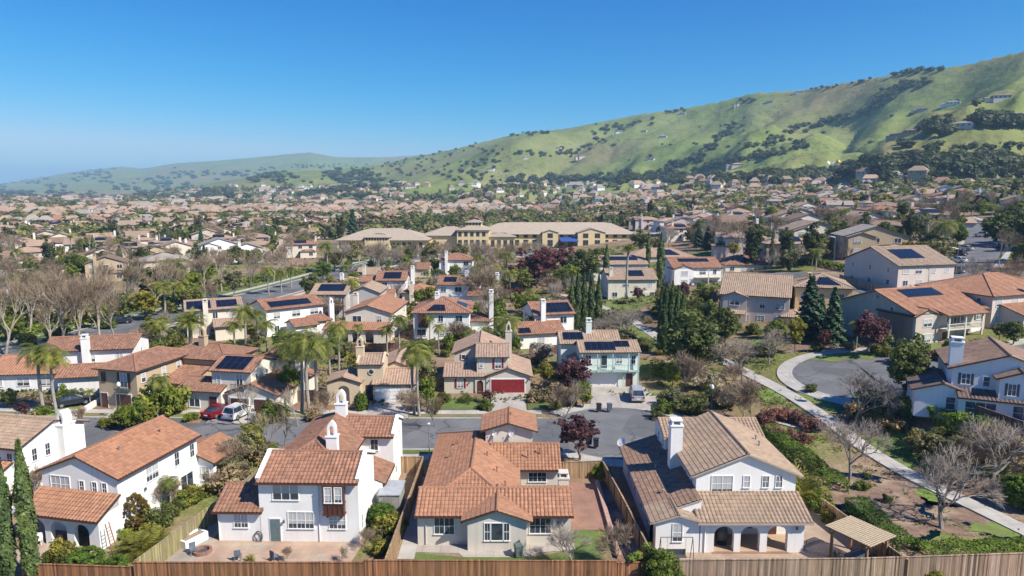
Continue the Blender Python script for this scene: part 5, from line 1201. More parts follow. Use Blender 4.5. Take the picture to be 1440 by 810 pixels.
# Z, the white house with the grey-brown roof, right
Z_ = House('white_house', 'white gabled house with dark shutters and square chimney beside the turning circle', (46.8, 76.3, tz(52, 76)-.2), rad(-24), m_stucco('stucco_bluewhite', (.74, .75, .77)), T_BROWN, 2)
Z_.block(0, 1.5, 5.5, 9, 0, 2.8, 'gable', 'y', .34, .45, .3, mat=T_DARK); Z_.block(3.6, 2.2, 14.2, 12, 0, 5.6, 'gable', 'y', .36, .5, .35); Z_.block(7.9, .6, 12.0, 5, 0, 5.2, 'gable', 'y', .4, .4, .3); Z_.block(4.2, .4, 12.2, 2.2, 0, 2.7, 'shed', 'F', .3, .4, .2, mat=T_DARK); Z_.block(12.0, -1.5, 17, 6, 0, 2.9, 'gable', 'x', .36, .4, .3, mat=T_DARK)
Z_.chimney(4.0, 3.4, 0, 8.8, 1.3, 1.2); Z_.win('F', 5.0, 4.3, 2.2, .8, 1.2, 2, 2, GL_BLUE, shutters=MSHADOWGREY); Z_.win('F', 9.1, 3.9, .6, .7, 1.3, 2, 2, GL_BLUE, shutters=MSHADOWGREY); Z_.win('F', 11.0, 3.9, .6, .7, 1.3, 2, 2, GL_BLUE, shutters=MSHADOWGREY); Z_.win('F', 9.2, 6.4, 2.2, .9, .6, 1, 1, MWHITE)
Z_.win('F', 7.0, 4.2, 2.2, .6, 1.1, 1, 2, GL_BLUE); Z_.win('F', 6.3, 1.4, .4, 2.9, 1.5, 3, 2, GL_BLUE); Z_.win('F', 10.3, 1.4, .4, 1.9, 1.5, 2, 2, GL_BLUE); Z_.win('F', 3.6, 1.4, 1.5, .9, 1.4, 1, 2, GL_BLUE); Z_.win('F', 14.5, 1.4, -1.5, 1.6, 1.3, 2, 2, GL_BLUE); Z_.done()
# rows further up
h = mid('cream house with palm at its front and two front windows over the garage', (855, 422), (923, 420), 12, 2, 'gable', 'x', CREAM, T_TAN, rot=2, solar=((0, .45, .75, .3, .8),), chim=(1, 2, 8.6)); h.garage('F', 9, 0, 4.2, 2.1, MTRIM); h.done()
h = mid('blue grey house with one long solar panel just behind the cream house', (828, 396), (908, 394), 12, 2, 'gable', 'x', BLUEW, T_TAN, rot=3, solar=((0, .25, .85, .45, .85),), chim=(-.5, 4, 8.5)); h.done()
h = mid('white house with red roof, gable front and balcony between two cypresses', (946, 404), (1016, 402), 12, 2, 'gable', 'x', WHITE, T_RED, rot=4, solar=((0, .2, .8, .55, .85),), gables=((.2, 6, .5, 5.3),)); mb = MB(); mb.box(6, -1.5, 2.8, h.W, 0, 2.95); [mb.box(6+k*.25, -1.48, 2.95, 6.05+k*.25, -1.44, 3.8) for k in range(int((h.W-6)/.25))]; mb.box(6, -1.5, 3.8, h.W, -1.42, 3.88); [mb.box(q-.12, -1.5, -1, q+.12, -1.3, 5.2) for q in (h.W*.7, h.W-.2)]; mb.build('balcony', [MTRIM], h.root); h.done()
h = mid('red roofed house with dark solar panels just right of the balcony house', (1020, 385), (1085, 385), 12, 1, 'hip', 'x', CREAM, T_RED, rot=3, solar=((0, .3, .6, .2, .8),)); h.done()
h = mid('low house with faded red roof and one solar array behind the leafless trees', (888, 372), (970, 371), 14, 1, 'hip', 'x', PINKISH, T_PINK, rot=3, solar=((0, .5, .8, .2, .8),)); h.done()
# left, behind palms and bare trees
h = mid('white house with tall white chimney behind the two left palms', (64, 545), None, 8, 2, 'gable', 'x', WHITE, T_RED, rot=12, W=12.5, chim=(6.2, -.5, 8.0), sides='FR', pitch=.3); h.block(4, -5.5, 14, 0, 0, 3.0, 'gable', 'x', .36); h.done()
h = mid('white single-storey house with orange roof under the left street trees', (-15, 552), None, 9, 1, 'gable', 'x', WHITE, T_ORANGE, rot=6, W=10, sides='FR'); h.done()
# the pale yellow school: long wings, grey tiled hips, clerestory
def school():
    def at(a, b): return P(a, b)
    root = House('school_building', 'long pale yellow school with grey hipped roofs and blue awning', (0, 0, 0), 0, m_stucco('stucco_school', (.70, .56, .33)), m_tile('tile_school', (.37, .31, .245), var=.12), 1, cat='building')
    s = root; LW = P(474, 352); 
    x0, y0 = LW.x, LW.y
    s.block(x0, y0, x0+44, y0+26, 0, 5.4, 'hip', 'x', .36, 1.2); s.block(x0+14, y0-1.5, x0+26, y0+8, 0, 6.6, 'hip', 'x', .3, .6)
    s.block(x0+40, y0+14, x0+66, y0+38, 0, 6.6, 'hip', 'x', .34, 1.0); s.block(x0+58, y0+10, x0+74, y0+34, 0, 9.5, 'hip', 'x', .3, .8); s.block(x0+62, y0+16, x0+70, y0+28, 0, 13, 'hip', 'x', .3, .6)
    c = P(702, 349); x1 = c.x; y1 = c.y
    s.block(x1-12, y1+6, x1+70, y1+30, 0, 7.2, 'hip', 'x', .42, 1.2); s.block(x1-8, y1, x1+8, y1+10, 0, 6.0, 'hip', 'y', .3, .8); s.block(x1+22, y1+3, x1+30, y1+14, 0, 7.8, 'gable', 'y', .3, .5); s.block(x1+40, y1+2, x1+54, y1+14, 0, 7.8, 'gable', 'y', .3, .5)
    s.block(x1+66, y1+8, x1+100, y1+26, 0, 4.6, 'gable', 'x', .25, .8)
    mk = lambda side, a, z, p, w, h: s.win(side, a, z, p, w, h, 2, 1, GL_DARK, m_plain('school_frame', (.25, .17, .08), .6))
    for k in range(5): mk('F', x0+2+k*2.6, 2.2, y0, 1.6, 3)
    for k in range(8): mk('F', x0+15+k*1.35, 5.6, y0-1.5, .8, 1.2)
    for k in range(6): mk('F', x0+27.5+k*2.7, 2.2, y0, 1.6, 3.2)
    for k in range(5): mk('F', x0+59.5+k*3, 2.6, y0+10, 1.8, 3.4); mk('F', x0+59.5+k*3, 7.2, y0+10, 1.6, 2.0)
    for k in range(5): mk('F', x0+62.8+k*1.6, 12, y0+16, 1, 1.2)
    for k in range(5): mk('F', x1-6.5+k*3.2, 2.4, y1, 1.8, 3.2)
    for k in range(13): mk('F', x1+9+k*4.6, 2.3, y1+6, 2.4, 3); mk('F', x1+9+k*4.6, 5.8, y1+6, 2.0, 1.8)
    for q in (x1+26, x1+44, x1+50): mk('F', q, 6.2, y1+(3 if q < x1+40 else 2), 2.6, 2.2); mk('F', q, 2.4, y1+(3 if q < x1+40 else 2), 2.6, 3)
    mb = MB(); mb.poly([(x1+31, y1-2, 3.8), (x1+40, y1-2, 3.8), (x1+40, y1+6, 5.2), (x1+31, y1+6, 5.2)]); mb.box(x1+31, y1-2.05, 3.4, x1+40, y1-1.95, 3.85); mb.build('awning', [m_plain('awning_blue', (.03, .08, .3), .7)], s.root)
    s.done()
school()

def _centre(o):
    pts = [o.matrix_basis @ Vector(c) for ch in o.children if ch.name.startswith('wall') for c in ch.bound_box]
    return (sum(p.x for p in pts)/len(pts), sum(p.y for p in pts)/len(pts)) if pts else (o.location.x, o.location.y)
MIDC = [_centre(o) for o in list(COL.objects) if o.parent is None and o.get('category') == 'house']
# ------------------------------------------------------------------ fences, walls, hedges
RED_W = m_wood('redwood', (.30, .135, .06), var=.5, grey=(.22, .115, .06)); TAN_W = m_wood('tan_wood', (.36, .225, .11)); GREY_W = m_wood('bleached_wood', (.36, .25, .17), var=.6, grey=(.26, .19, .14)); OLIVE_W = m_wood('olive_wood', (.30, .26, .12), var=.2); DARK_W = m_wood('dark_wood', (.14, .06, .045))
def fence(label, pts, h, mat, group=None, name='wooden_fence', cap=True, posts=2.4, seed=0):
    r = random.Random(seed); a = Vector(pts[0]); root = thing(name, label, 'fence', (a.x, a.y, tz(a.x, a.y)), 0, group); base = Vector((a.x, a.y, tz(a.x, a.y)))
    for p, q in zip(pts, pts[1:]):
        p = Vector((p[0], p[1], 0)); q = Vector((q[0], q[1], 0)); L = (q-p).length; ang = math.atan2(q.y-p.y, q.x-p.x); zp = tz(p.x, p.y); zq = tz(q.x, q.y); sl = (zq-zp)/L
        mb = MB(); n = max(1, int(L/.145)); w = L/n
        for k in range(n):
            z = sl*(k+.5)*w; hh = h+r.uniform(-.03, .03); y = r.uniform(-.008, .008)
            mb.box(k*w+.006, -.012+y, z-.3, (k+1)*w-.006, .012+y, z+hh)
        loc = (p.x-base.x, p.y-base.y, zp-base.z); mb.build('board_panel', mat, root, loc=loc, rotz=ang)
        mb = MB()
        for zz in (.3, h-.25): mb.bar((0, .05, zz), (L, .05, zz+sl*L), .05, .09)
        if cap: mb.bar((0, .01, h+.04), (L, .01, h+.04+sl*L), .14, .035)
        mb.build('rail', mat, root, loc=loc, rotz=ang)
        m = max(1, int(round(L/posts))); pm = MB(); pm.box(-.05, .03, -.4, .05, .13, h+.05); pme = pm.mesh('post', [mat])
        for k in range(m+1): put('post', pme, root, (loc[0]+math.cos(ang)*L*k/m, loc[1]+math.sin(ang)*L*k/m, loc[2]+sl*L*k/m), ang)
    return root
fence('long redwood board fence running along the bottom of the picture', [(-28.9, 48.5), (-11.3, 48.5)], 1.75, RED_W, seed=1)
fence('redwood fence stretch behind the single-storey beige house lawn', [(-11.25, 48.5), (8.0, 48.4)], 1.92, RED_W, seed=2)
fence('weathered grey-brown fence below the arched porch and dirt slope', [(11.0, 48.6), (27, 48.9), (46, 50.0)], 1.85, GREY_W, seed=3)
fence('low redwood fence below the big left house garden', [(-38, 49.2), (-28.95, 48.7)], 1.25, RED_W, seed=4)
fence('short fence stretch hidden behind the big bush', [(8.05, 48.4), (10.95, 48.6)], 1.75, RED_W, seed=5)
fence('yellowish side fence between the two left white houses', [(-28.8, 48.7), (-26.3, 61.8), (-25.6, 66)], 1.8, OLIVE_W, seed=6)
fence('brown side fence between bay-window house and beige house', [(-9.7, 48.7), (-9.5, 60), (-9.4, 69)], 1.85, TAN_W, seed=7)
fence('short tan gate fence between the white house and beige house fronts', [(-12.0, 69.1), (-9.5, 69.1)], 1.8, TAN_W, seed=8)
fence('tan fence along left side of the three-arch house', [(11.0, 49.0), (10.2, 60), (9.5, 67.9)], 1.8, TAN_W, seed=9)
fence('tan fence closing the red paved yard at the street', [(5.3, 67.6), (9.4, 68)], 1.8, TAN_W, seed=10)
a, b = P(1156, 703, 1.6), P(1276, 789, 1.6); fence('tan fence between the patio and the long hedge', [(a.x, a.y), (b.x, b.y)], 1.7, TAN_W, seed=11)
a, b, c_ = G(1300, 566), G(1372, 590), G(1460, 622); fence('dark brown fence in front of the shuttered house', [(a.x, a.y), (b.x, b.y), (c_.x, c_.y)], 1.6, DARK_W, seed=12)
for i, (p, q, l, m) in enumerate([((588, 492), (722, 488), 'reddish back fence behind the red-garage house', DARK_W), ((392, 566), (456, 564), 'dark red fence behind the tall street palms', DARK_W), ((1090, 461), (1170, 458), 'low pinkish fence below the dark conifers', GREY_W), ((745, 500), (790, 497), 'low dark fence left of the balcony house', DARK_W), ((470, 497), (585, 494), 'dark fence below the arched cream house', DARK_W), ((1180, 395), (1262, 420), 'plain fence on the slope left of the pale gabled house', GREY_W)]):
    a, b = G(*p), G(*q); fence(l, [(a.x, a.y), (b.x, b.y)], 1.7, m, cap=False, seed=20+i)
def low_wall(label, pts, h, t, mat, name='low_wall'):
    mb = MB()
    for a, b in zip(pts, pts[1:]): mb.bar((a[0], a[1], tz(a[0], a[1])+h/2-.1), (b[0], b[1], tz(b[0], b[1])+h/2-.1), t, h+.2)
    for a in pts[1:-1]: mb.tube((a[0], a[1], -.1), (a[0], a[1], h-.002), t/2, t/2, 10)
    c_ = MB()
    for a, b in zip(pts, pts[1:]): c_.bar((a[0], a[1], tz(a[0], a[1])+h+.03), (b[0], b[1], tz(b[0], b[1])+h+.03), t+.08, .06)
    o = mb.build(name, mat); tag(o, label, 'wall'); c_.build('coping', mat, o)
low_wall('white low garden wall at the foot of the yellowish fence', [P(214, 789), P(241, 764)], .5, .3, WHITE)
q0 = P(271, 764); pt_ = thing('planter_box', 'raised white planter box on the left patio', 'planter', (q0.x, q0.y, 0), rad(62)); b = MB()
for x0, y0, x1, y1 in ((-1.1, -.6, 1.1, -.42), (-1.1, .42, 1.1, .6), (-1.1, -.419, -.92, .419), (.92, -.419, 1.1, .419)): b.box(x0, y0, 0, x1, y1, .75)
b.build('wall', WHITE, pt_); b = MB(); b.poly([(-.92, -.42, .62), (.92, -.42, .62), (.92, .42, .62), (-.92, .42, .62)]); b.build('soil', MULCH, pt_)
low_wall('pinkish retaining kerb beside the red paved yard', [(8.75, 52), (8.7, 66.5)], .35, .3, m_plain('kerb_pink', (.42, .27, .22), .85))
low_wall('white wall stepping down beside the left driveway', [P(100, 592), P(142, 566)], .7, .3, WHITE)
def hedge(label, pts, w, h, leaf=L_HEDGE, size=.13, dens=130, lump=.12, group=None):
    V, F, T = hedge_mesh([Vector((p[0], p[1], tz(p[0], p[1]))) for p in pts], w, h, size=size, leaf=leaf, dens=dens, lump=lump)
    o = put('hedge', np_mesh('hedge', V, F, leaf, tone=T)); tag(o, label, 'hedge', group); return o
hedge('long bright green hedge beside the three-arch house', [G(*p) for p in [(1075, 612), (1105, 632), (1140, 660), (1180, 694)]], 2.0, 1.3)
hedge('bright green hedge between the patio cover and the bare dirt', [G(*p) for p in [(1200, 712), (1230, 738), (1258, 764), (1282, 780)]], 1.9, 1.0)
hedge('low green hedge along the dirt above the bottom right fence', [G(*p) for p in [(1290, 781), (1340, 779), (1395, 776), (1460, 772)]], 1.7, .8)
hedge('dark green hedge along the fence of the shuttered house', [G(*p) for p in [(1210, 566), (1255, 574), (1300, 585), (1345, 603), (1392, 618)]], 2.2, 1.7, L_HEDGE, .2, 60, .2)
hedge('clipped hedge at the right end of the red-garage lawn', [P(800, 574), P(806, 560)], 1.3, 1.9, L_OAK)
hedge('thin golden hedge left of the red-garage lawn', [P(611, 584), P(621, 562)], .7, 1.2, L_GOLD)
hedge('green hedge on the bank below the pinkish grey house', [G(*p) for p in [(1000, 488), (1020, 474), (1038, 462)]], 1.6, 1.3, L_HEDGE, .3, 30)
hedge('long green hedge on the slope behind the gabled house', [G(*p) for p in [(1086, 372), (1150, 372), (1195, 382)]], 2, 1.6, L_HEDGE, .4, 14)
hedge('green bank of ivy along the avenue left of the palms', [P(*p) for p in [(20, 478), (120, 452), (220, 425), (330, 402), (430, 382)]], 6, 1.0, L_BRIGHT, .55, 5, .3)
hedge('dark hedge strip along the far side of the avenue', [P(*p) for p in [(0, 470), (100, 446), (170, 428)]], 3, 1.8, L_OAK, .5, 8, .4)

# ------------------------------------------------------------------ things in gardens and streets
def car(label, loc, rotz, col, kind='sedan', plane=None):
    root = thing('parked_car', label, 'car', loc, rotz); L, W = (4.6, 1.82) if kind == 'sedan' else (4.75, 1.9); H = {'sedan': 1.45, 'suv': 1.72, 'van': 1.78}[kind]
    paint = m_plain('car_'+col[0], col[1], .28, .25, var=.03); b = MB()
    if kind == 'sedan': prof = [(-2.3, .45), (-2.28, .82), (-1.5, .95), (1.15, .98), (2.1, .82), (2.3, .6), (2.28, .35)]; cab = [(-1.75, .95), (-.95, 1.42), (.25, 1.45), (1.2, .97)]
    elif kind == 'suv': prof = [(-2.35, .45), (-2.35, .95), (-2.0, 1.05), (1.0, 1.08), (2.1, .98), (2.35, .7), (2.33, .4)]; cab = [(-2.15, 1.05), (-1.85, 1.68), (.15, 1.72), (1.1, 1.08)]
    else: prof = [(-2.35, .4), (-2.37, 1.0), (-2.1, 1.08), (1.2, 1.05), (2.1, .9), (2.35, .65), (2.33, .35)]; cab = [(-2.25, 1.08), (-2.0, 1.74), (.5, 1.78), (1.6, 1.0)]
    def slab(mb, pr, w0, w1, z0, z1, mat=0, close=True):
        f = lambda z: w0+(w1-w0)*min(1, max(0, (z-z0)/(z1-z0)))
        pl = [(x, -f(z), z) for x, z in pr]; prr = [(x, f(z), z) for x, z in pr]
        mb.poly(pl, mat); mb.poly(prr[::-1], mat); n = len(pr)
        for i in range(n if close else n-1): j = (i+1) % n; mb.poly([pl[i], prr[i], prr[j], pl[j]][::1], mat)
    slab(b, [(-2.25, .3)]+prof+[(2.2, .3)], W/2-.02, W/2-.06, .3, 1.0); bo = b.build('body', [paint], root)
    m = bo.modifiers.new('soft', 'BEVEL'); m.width = .05; m.segments = 2
    g = MB(); slab(g, cab, W/2-.08, W/2-.28, cab[0][1], H); g.build('window_glass', [GL_DARK], root)
    r_ = MB(); x0, x1 = cab[1][0]-.06, cab[2][0]+.06; r_.box(x0, -W/2+.24, H-.05, x1, W/2-.24, H+.03)
    for s in (-1, 1):
        for i, j in ((0, 1), (2, 3)):
            p, q = cab[i], cab[j]; r_.bar((p[0], s*(W/2-.075 if p[1] < 1.2 else W/2-.27), p[1]), (q[0], s*(W/2-.075 if q[1] < 1.2 else W/2-.27), q[1]), .09, .05)
        r_.bar((-.4, s*(W/2-.07), 1.0), (-.4, s*(W/2-.265), H), .09, .04)
    r_.build('roof', [paint], root)
    tm = MB(); tm.lathe([(0, -.1), (.2, -.11), (.22, -.1), (.33, -.1), (.34, -.06), (.34, .06), (.33, .1), (.2, .1), (0, .1)], 16); tmesh = tm.mesh('wheel', [m_plain('tyre', (.02, .02, .02), .8)]); hm = MB(); hm.lathe([(0, -.125), (.2, -.12), (.21, -.1)], 12); hm.lathe([(.21, .1), (.2, .12), (0, .125)], 12); hmesh = hm.mesh('rim', [MMETAL])
    for x in (-1.42, 1.42):
        for s in (-1, 1):
            o = put('wheel', tmesh, root, (x, s*(W/2-.1), .34)); o.rotation_euler = (PI/2, 0, 0); put('rim', hmesh, o)
    for s in (-1, 1):
        h_ = MB(); h_.box(2.26, s*.62-.2, .62, 2.33, s*.62+.2, .76); h_.build('headlight', [m_plain('lens', (.7, .7, .7), .2)], root); t_ = MB(); t_.box(-2.39, s*.72-.12, .72, -2.31, s*.72+.12, .98); t_.build('tail_light', [m_plain('tail_red', (.25, .01, .01), .3)], root)
    pl_ = MB(); pl_.box(-2.385, -.26, .55, -2.33, .26, .68); pl_.build('number_plate', [MWHITE], root)
    return root
CRED = ('red', (.25, .012, .02)); CWH = ('white', (.75, .75, .75)); CSIL = ('silver', (.42, .43, .45)); CDK = ('dark', (.03, .035, .045)); CBLU = ('blue', (.05, .1, .2)); CGR = ('grey', (.15, .155, .16))
def gpt(a, b, dz=.07):
    q = G(a, b); return (q.x, q.y, q.z+dz)
def ppt(a, b, dz=.2): q = P(a, b); return (q.x, q.y, dz)
car('dark red sedan on the driveway beside a white car', ppt(309, 585), rad(68), CRED); car('white sport utility car on the left driveway', ppt(337, 587), rad(72), CWH, 'suv'); car('silver minivan on the driveway of the balcony house', ppt(895, 562), rad(86), CSIL, 'van')
car('dark car partly hidden under palms on the left driveway', ppt(103, 571), rad(40), CDK)
for l, a, rz, cc, k in [('dark car on the avenue by the bare trees', (170, 455), 22, CDK, 'suv'), ('white car at the corner of the side street', (182, 432), 30, CWH, 'sedan'), ('dark car parked on the avenue behind the date palm', (300, 436), 24, CDK, 'sedan'), ('white car parked highest on the right street', (1381, 333), 110, CWH, 'suv'), ('silver car parked on the right street kerb', (1357, 352), 110, CSIL, 'sedan'), ('dark car parked by trees on the right street', (1346, 360), 110, CDK, 'suv'), ('white car parked lowest on the right street', (1347, 369), 112, CWH, 'sedan'), ('blue car parked across the right street', (1395, 348), 110, CBLU, 'sedan'), ('grey car behind the pale gabled house', (1342, 384), 115, CGR, 'suv')]: car(l, gpt(*a, dz=.1), rad(rz), cc, k)
for i, (x, cc) in enumerate([(690, CWH), (700, CDK), (711, CSIL), (722, CBLU), (733, CWH), (745, CGR), (757, CDK)]):
    car(f'{["white", "black", "silver", "blue", "white", "grey", "black"][i]} car in the school car park, {ORDS[i] if False else ["first", "second", "third", "fourth", "fifth", "sixth", "seventh"][i]} from left', gpt(x, 355), rad(90+R.uniform(-4, 4)), cc, R.choice(['sedan', 'suv']))
def bin_(label, loc, col, rz=0):
    root = thing('wheelie_bin', label, 'bin', loc, rz); m = m_plain('bin_'+col[0], col[1], .5); b = MB()
    for z0, z1, w0, w1 in ((.12, 1.0, .26, .31),):
        i = len(b.v); b.v += [(-w0, -w0, z0), (w0, -w0, z0), (w0, w0, z0), (-w0, w0, z0), (-w1, -w1, z1), (w1, -w1, z1), (w1, w1, z1), (-w1, w1, z1)]
        for f in [(0, 1, 5, 4), (1, 2, 6, 5), (2, 3, 7, 6), (3, 0, 4, 7), (4, 5, 6, 7), (3, 2, 1, 0)]: b.f.append(tuple(i+k for k in f)); b.m.append(0)
    b.box(-.33, -.33, .95, .33, .33, 1.0); b.build('bin_body', m, root); l = MB(); l.box(-.33, -.34, 1.0, .33, .33, 1.05); l.box(-.28, -.28, 1.05, .28, .28, 1.08); l.bar((-.3, .38, 1.02), (.3, .38, 1.02), .04); l.build('lid', m, root)
    w_ = MB(); w_.tube((-.3, .26, .12), (-.24, .26, .12), .12, .12, 10); w_.tube((.24, .26, .12), (.3, .26, .12), .12, .12, 10); w_.build('wheel', [m_plain('tyre', (.02, .02, .02), .8)], root)
bin_('large grey green wheelie bin against the beige back wall', P(729, 783), ('greygreen', (.10, .14, .135)), .3); bin_('black wheelie bin on the far kerb by the balcony house', ppt(842, 580), ('black', (.02, .02, .025)), .1); bin_('grey blue wheelie bin on the far kerb by the driveway', ppt(857, 580), ('greyblue', (.09, .11, .14)), .1)
bin_('black wheelie bin near the street plum tree', ppt(828, 628), ('black', (.02, .02, .025)), .2); bin_('black wheelie bin right beside the plum tree lawn', ppt(838, 631), ('black2', (.022, .025, .03)), -.2); bin_('grey bin on the kerb by the dark bush', ppt(356, 593), ('lightgrey', (.4, .4, .38)))
def lamp_post(label, loc, h, arm=False, col=None, group=None):
    root = thing('street_lamp', label, 'street lamp', loc, 0, group); m = col or MSHADOWGREY; b = MB(); b.lathe([(.16, 0), (.16, .15), (.1, .35), (.065, .9), (.055, h)], 10)
    if arm: b.tube((0, 0, h), (-1.6, 0, h+.35), .05, .035, 6)
    b.build('post', m, root); l = MB()
    if arm: l.box(-2.2, -.13, h+.3, -1.5, .13, h+.42)
    elif col is MMETAL: l.lathe([(.055, h), (.1, h+.05), (.16, h+.12), (.1, h+.2), (0, h+.22)], 10)
    else: l.lathe([(.06, h), (.2, h+.1), (.24, h+.3), (.2, h+.5), (.08, h+.62), (0, h+.7)], 10)
    l.build('lamp_head', [MWHITE if not arm else MMETAL], root)
lamp_post('black lamp post with white globe at the turning circle', gpt(1000, 585), 3.6)
lamp_post('tall grey street lamp left of the pale gabled house', gpt(1172, 376), 8.5, True, MMETAL); lamp_post('tall grey street lamp on the right street corner', gpt(1343, 400), 8.0, True, MMETAL); lamp_post('slim grey lamp post between the street houses', gpt(604, 655), 4.6, False, MMETAL); lamp_post('lamp post in front of the tan balcony house', ppt(171, 592), 4.4, False, MSHADOWGREY)
# open patio roof, right
q0 = P(1209, 746, 2.7); pr = thing('patio_cover', 'wooden patio cover with pale slatted roof behind the fence', 'pergola', (q0.x, q0.y, 0), rad(30)); PW = m_wood('pergola_wood', (.30, .16, .09), var=.15)
for x, y in ((-1.3, -1.5), (1.3, -1.5), (1.3, 1.5), (-1.3, 1.5)):
    b = MB(); b.box(x-.09, y-.09, 0, x+.09, y+.09, 2.3); b.build('post', PW, pr)
b = MB(); [b.box(-1.65, y-.06, 2.3, 1.65, y+.06, 2.52) for y in (-1.5, 1.5)]; [b.box(-1.6+k*.4, -1.95, 2.53, -1.53+k*.4, 1.95, 2.68) for k in range(9)]; b.build('beam', PW, pr)
b = MB(); [b.box(-1.7, -2.0+k*.2, 2.69, 1.7, -2.0+k*.2+.12, 2.73) for k in range(20)]; b.build('slat_roof', [m_plain('pale_slats', (.46, .37, .25), .7)], pr)
t = thing('outdoor_table', 'dark outdoor table under the patio cover', 'table', (q0.x-.2, q0.y-.2, .05), rad(30)); b = MB(); b.box(-1, -.5, .68, 1, .5, .74); b.build('tabletop', MSHADOWGREY, t); lg = MB(); lg.box(-.04, -.04, 0, .04, .04, .68); lm = lg.mesh('leg', [MSHADOWGREY]); [put('leg', lm, t, (x, y, 0)) for x in (-.9, .9) for y in (-.4, .4)]
def chair(label, loc, rz, mat, group=None):
    t = thing('garden_chair', label, 'chair', loc, rz, group); b = MB(); b.box(-.25, -.25, .4, .25, .25, .46); b.build('seat', mat, t); b = MB(); b.box(-.25, .2, .5, .25, .25, .95); b.build('backrest', mat, t); l = MB(); l.box(-.025, -.025, 0, .025, .025, .4); m = l.mesh('leg', [mat]); [put('leg', m, t, (x, y, 0)) for x in (-.21, .21) for y in (-.21, .21)]
chair('dark chair left of the table under the patio cover', (q0.x-1.7, q0.y-.2, .05), rad(85), MSHADOWGREY); chair('dark chair at the near side of the patio table', (q0.x+.2, q0.y-1.3, .05), rad(180), MSHADOWGREY); chair('dark chair right of the table under the patio cover', (q0.x+1.2, q0.y+.2, .05), rad(-90), MSHADOWGREY)
chair('white chair behind the left porch arches', (-40.2, 54.3, .05), rad(20), MWHITE); chair('brown chair inside the left porch', (-38.4, 54.0, .05), rad(-20), MBROWN)
# bicycle
bi = thing('bicycle', 'small dark bicycle standing on the patio near the arches', 'bicycle', (26.2, 51.6, .05), rad(25)); wm = MB()
for k in range(20):
    a0, a1 = 2*PI*k/20, 2*PI*(k+1)/20; wm.tube((.3*math.cos(a0), 0, .3*math.sin(a0)), (.3*math.cos(a1), 0, .3*math.sin(a1)), .025, .025, 5, 0, False)
for k in range(6): wm.tube((0, 0, 0), (.3*math.cos(k*PI/3), 0, .3*math.sin(k*PI/3)), .005, .005, 3)
wme = wm.mesh('wheel', [m_plain('tyre', (.02, .02, .02), .8)]); put('wheel', wme, bi, (-.5, 0, .32)); put('wheel', wme, bi, (.5, 0, .32))
b = MB(); [b.tube(p, q, .02, .02, 6) for p, q in (((-.5, 0, .32), (-.05, 0, .32)), ((-.05, 0, .32), (-.2, 0, .75)), ((-.2, 0, .7), (.35, 0, .75)), ((.35, 0, .75), (-.05, 0, .32)), ((-.2, 0, .7), (-.5, 0, .32)), ((.5, 0, .32), (.33, 0, .9)))]; b.build('frame', MSHADOWGREY, bi); b = MB(); b.tube((.33, -.25, .92), (.33, .25, .92), .018, .018, 6); b.build('handlebar', MSHADOWGREY, bi); b = MB(); b.box(-.32, -.07, .76, -.08, .07, .82); b.build('saddle', MSHADOWGREY, bi)
# garden swing frame by the single window of the arch house
sw = thing('garden_swing', 'metal garden swing frame left of the arched porch', 'swing', (13.3, 51.6, .05), 0); b = MB()
for x in (-1.3, 1.3): b.tube((x, -.6, 0), (x, 0, 2.1), .03, .03, 6); b.tube((x, .6, 0), (x, 0, 2.1), .03, .03, 6)
b.tube((-1.3, 0, 2.1), (1.3, 0, 2.1), .03, .03, 6); b.build('frame', MSHADOWGREY, sw); b = MB(); b.box(-.8, -.25, .45, .8, .25, .5); [b.tube((x, 0, .5), (x, 0, 2.1), .012, .012, 4) for x in (-.75, .75)]; b.build('seat', MSHADOWGREY, sw); b = MB(); b.box(-.8, .22, .5, .8, .26, .95); b.build('backrest', MSHADOWGREY, sw)
eg = thing('egg_chair', 'black hanging egg chair in the leftmost porch arch', 'chair', (17.8, 54.3, .14), 0); b = MB(); b.lathe([(0, .25), (.35, .35), (.5, .75), (.5, 1.2), (.36, 1.65), (.1, 1.85), (0, 1.88)], 14); b.build('shell', MSHADOWGREY, eg); b = MB(); b.lathe([(.45, 0), (.45, .05), (0, .06)], 14); b.tube((0, .5, .05), (0, .5, 2.0), .03, .03, 6); b.tube((0, .5, 2.0), (0, 0, 1.95), .03, .03, 6); b.build('stand', MSHADOWGREY, eg)
# ladder leaning on the big left house
la = thing('ladder', 'reddish ladder leaning on the white side wall', 'ladder', (-33.0, 53.0, 0), rad(78)); LW_ = m_plain('ladder_red', (.3, .13, .1), .7); b = MB()
for x in (-.25, .25): b.bar((x, 0, 0), (x*.75, .55, 2.6), .06)
b.build('side_rail', LW_, la); 
for k in range(8):
    b = MB(); b.bar((-.24+.01*k, .06+.055*k, .3+.27*k), (.24-.01*k, .06+.055*k, .3+.27*k), .035); b.build('rung', LW_, la)
# tool shed between the houses
sh = thing('garden_shed', 'grey flat-roofed garden shed between the white and beige houses', 'shed', (-11.3, 60.8, 0), 0); b = MB(); b.box(-.95, -1.5, -.1, .95, 1.5, 2.1); b.build('wall', [m_plain('shed_grey', (.30, .29, .27), .7)], sh); b = MB(); b.box(-1.05, -1.6, 2.1, 1.05, 1.6, 2.2); b.build('roof', [m_plain('shed_roof', (.36, .38, .40), .5)], sh); b = MB(); b.box(-.5, -1.53, .05, .3, -1.5, 1.9); d_ = b.build('door', [m_plain('shed_door', (.24, .23, .22), .7)], sh); b = MB(); b.box(.12, -1.57, .95, .2, -1.53, 1.05); b.build('handle', MMETAL, d_)
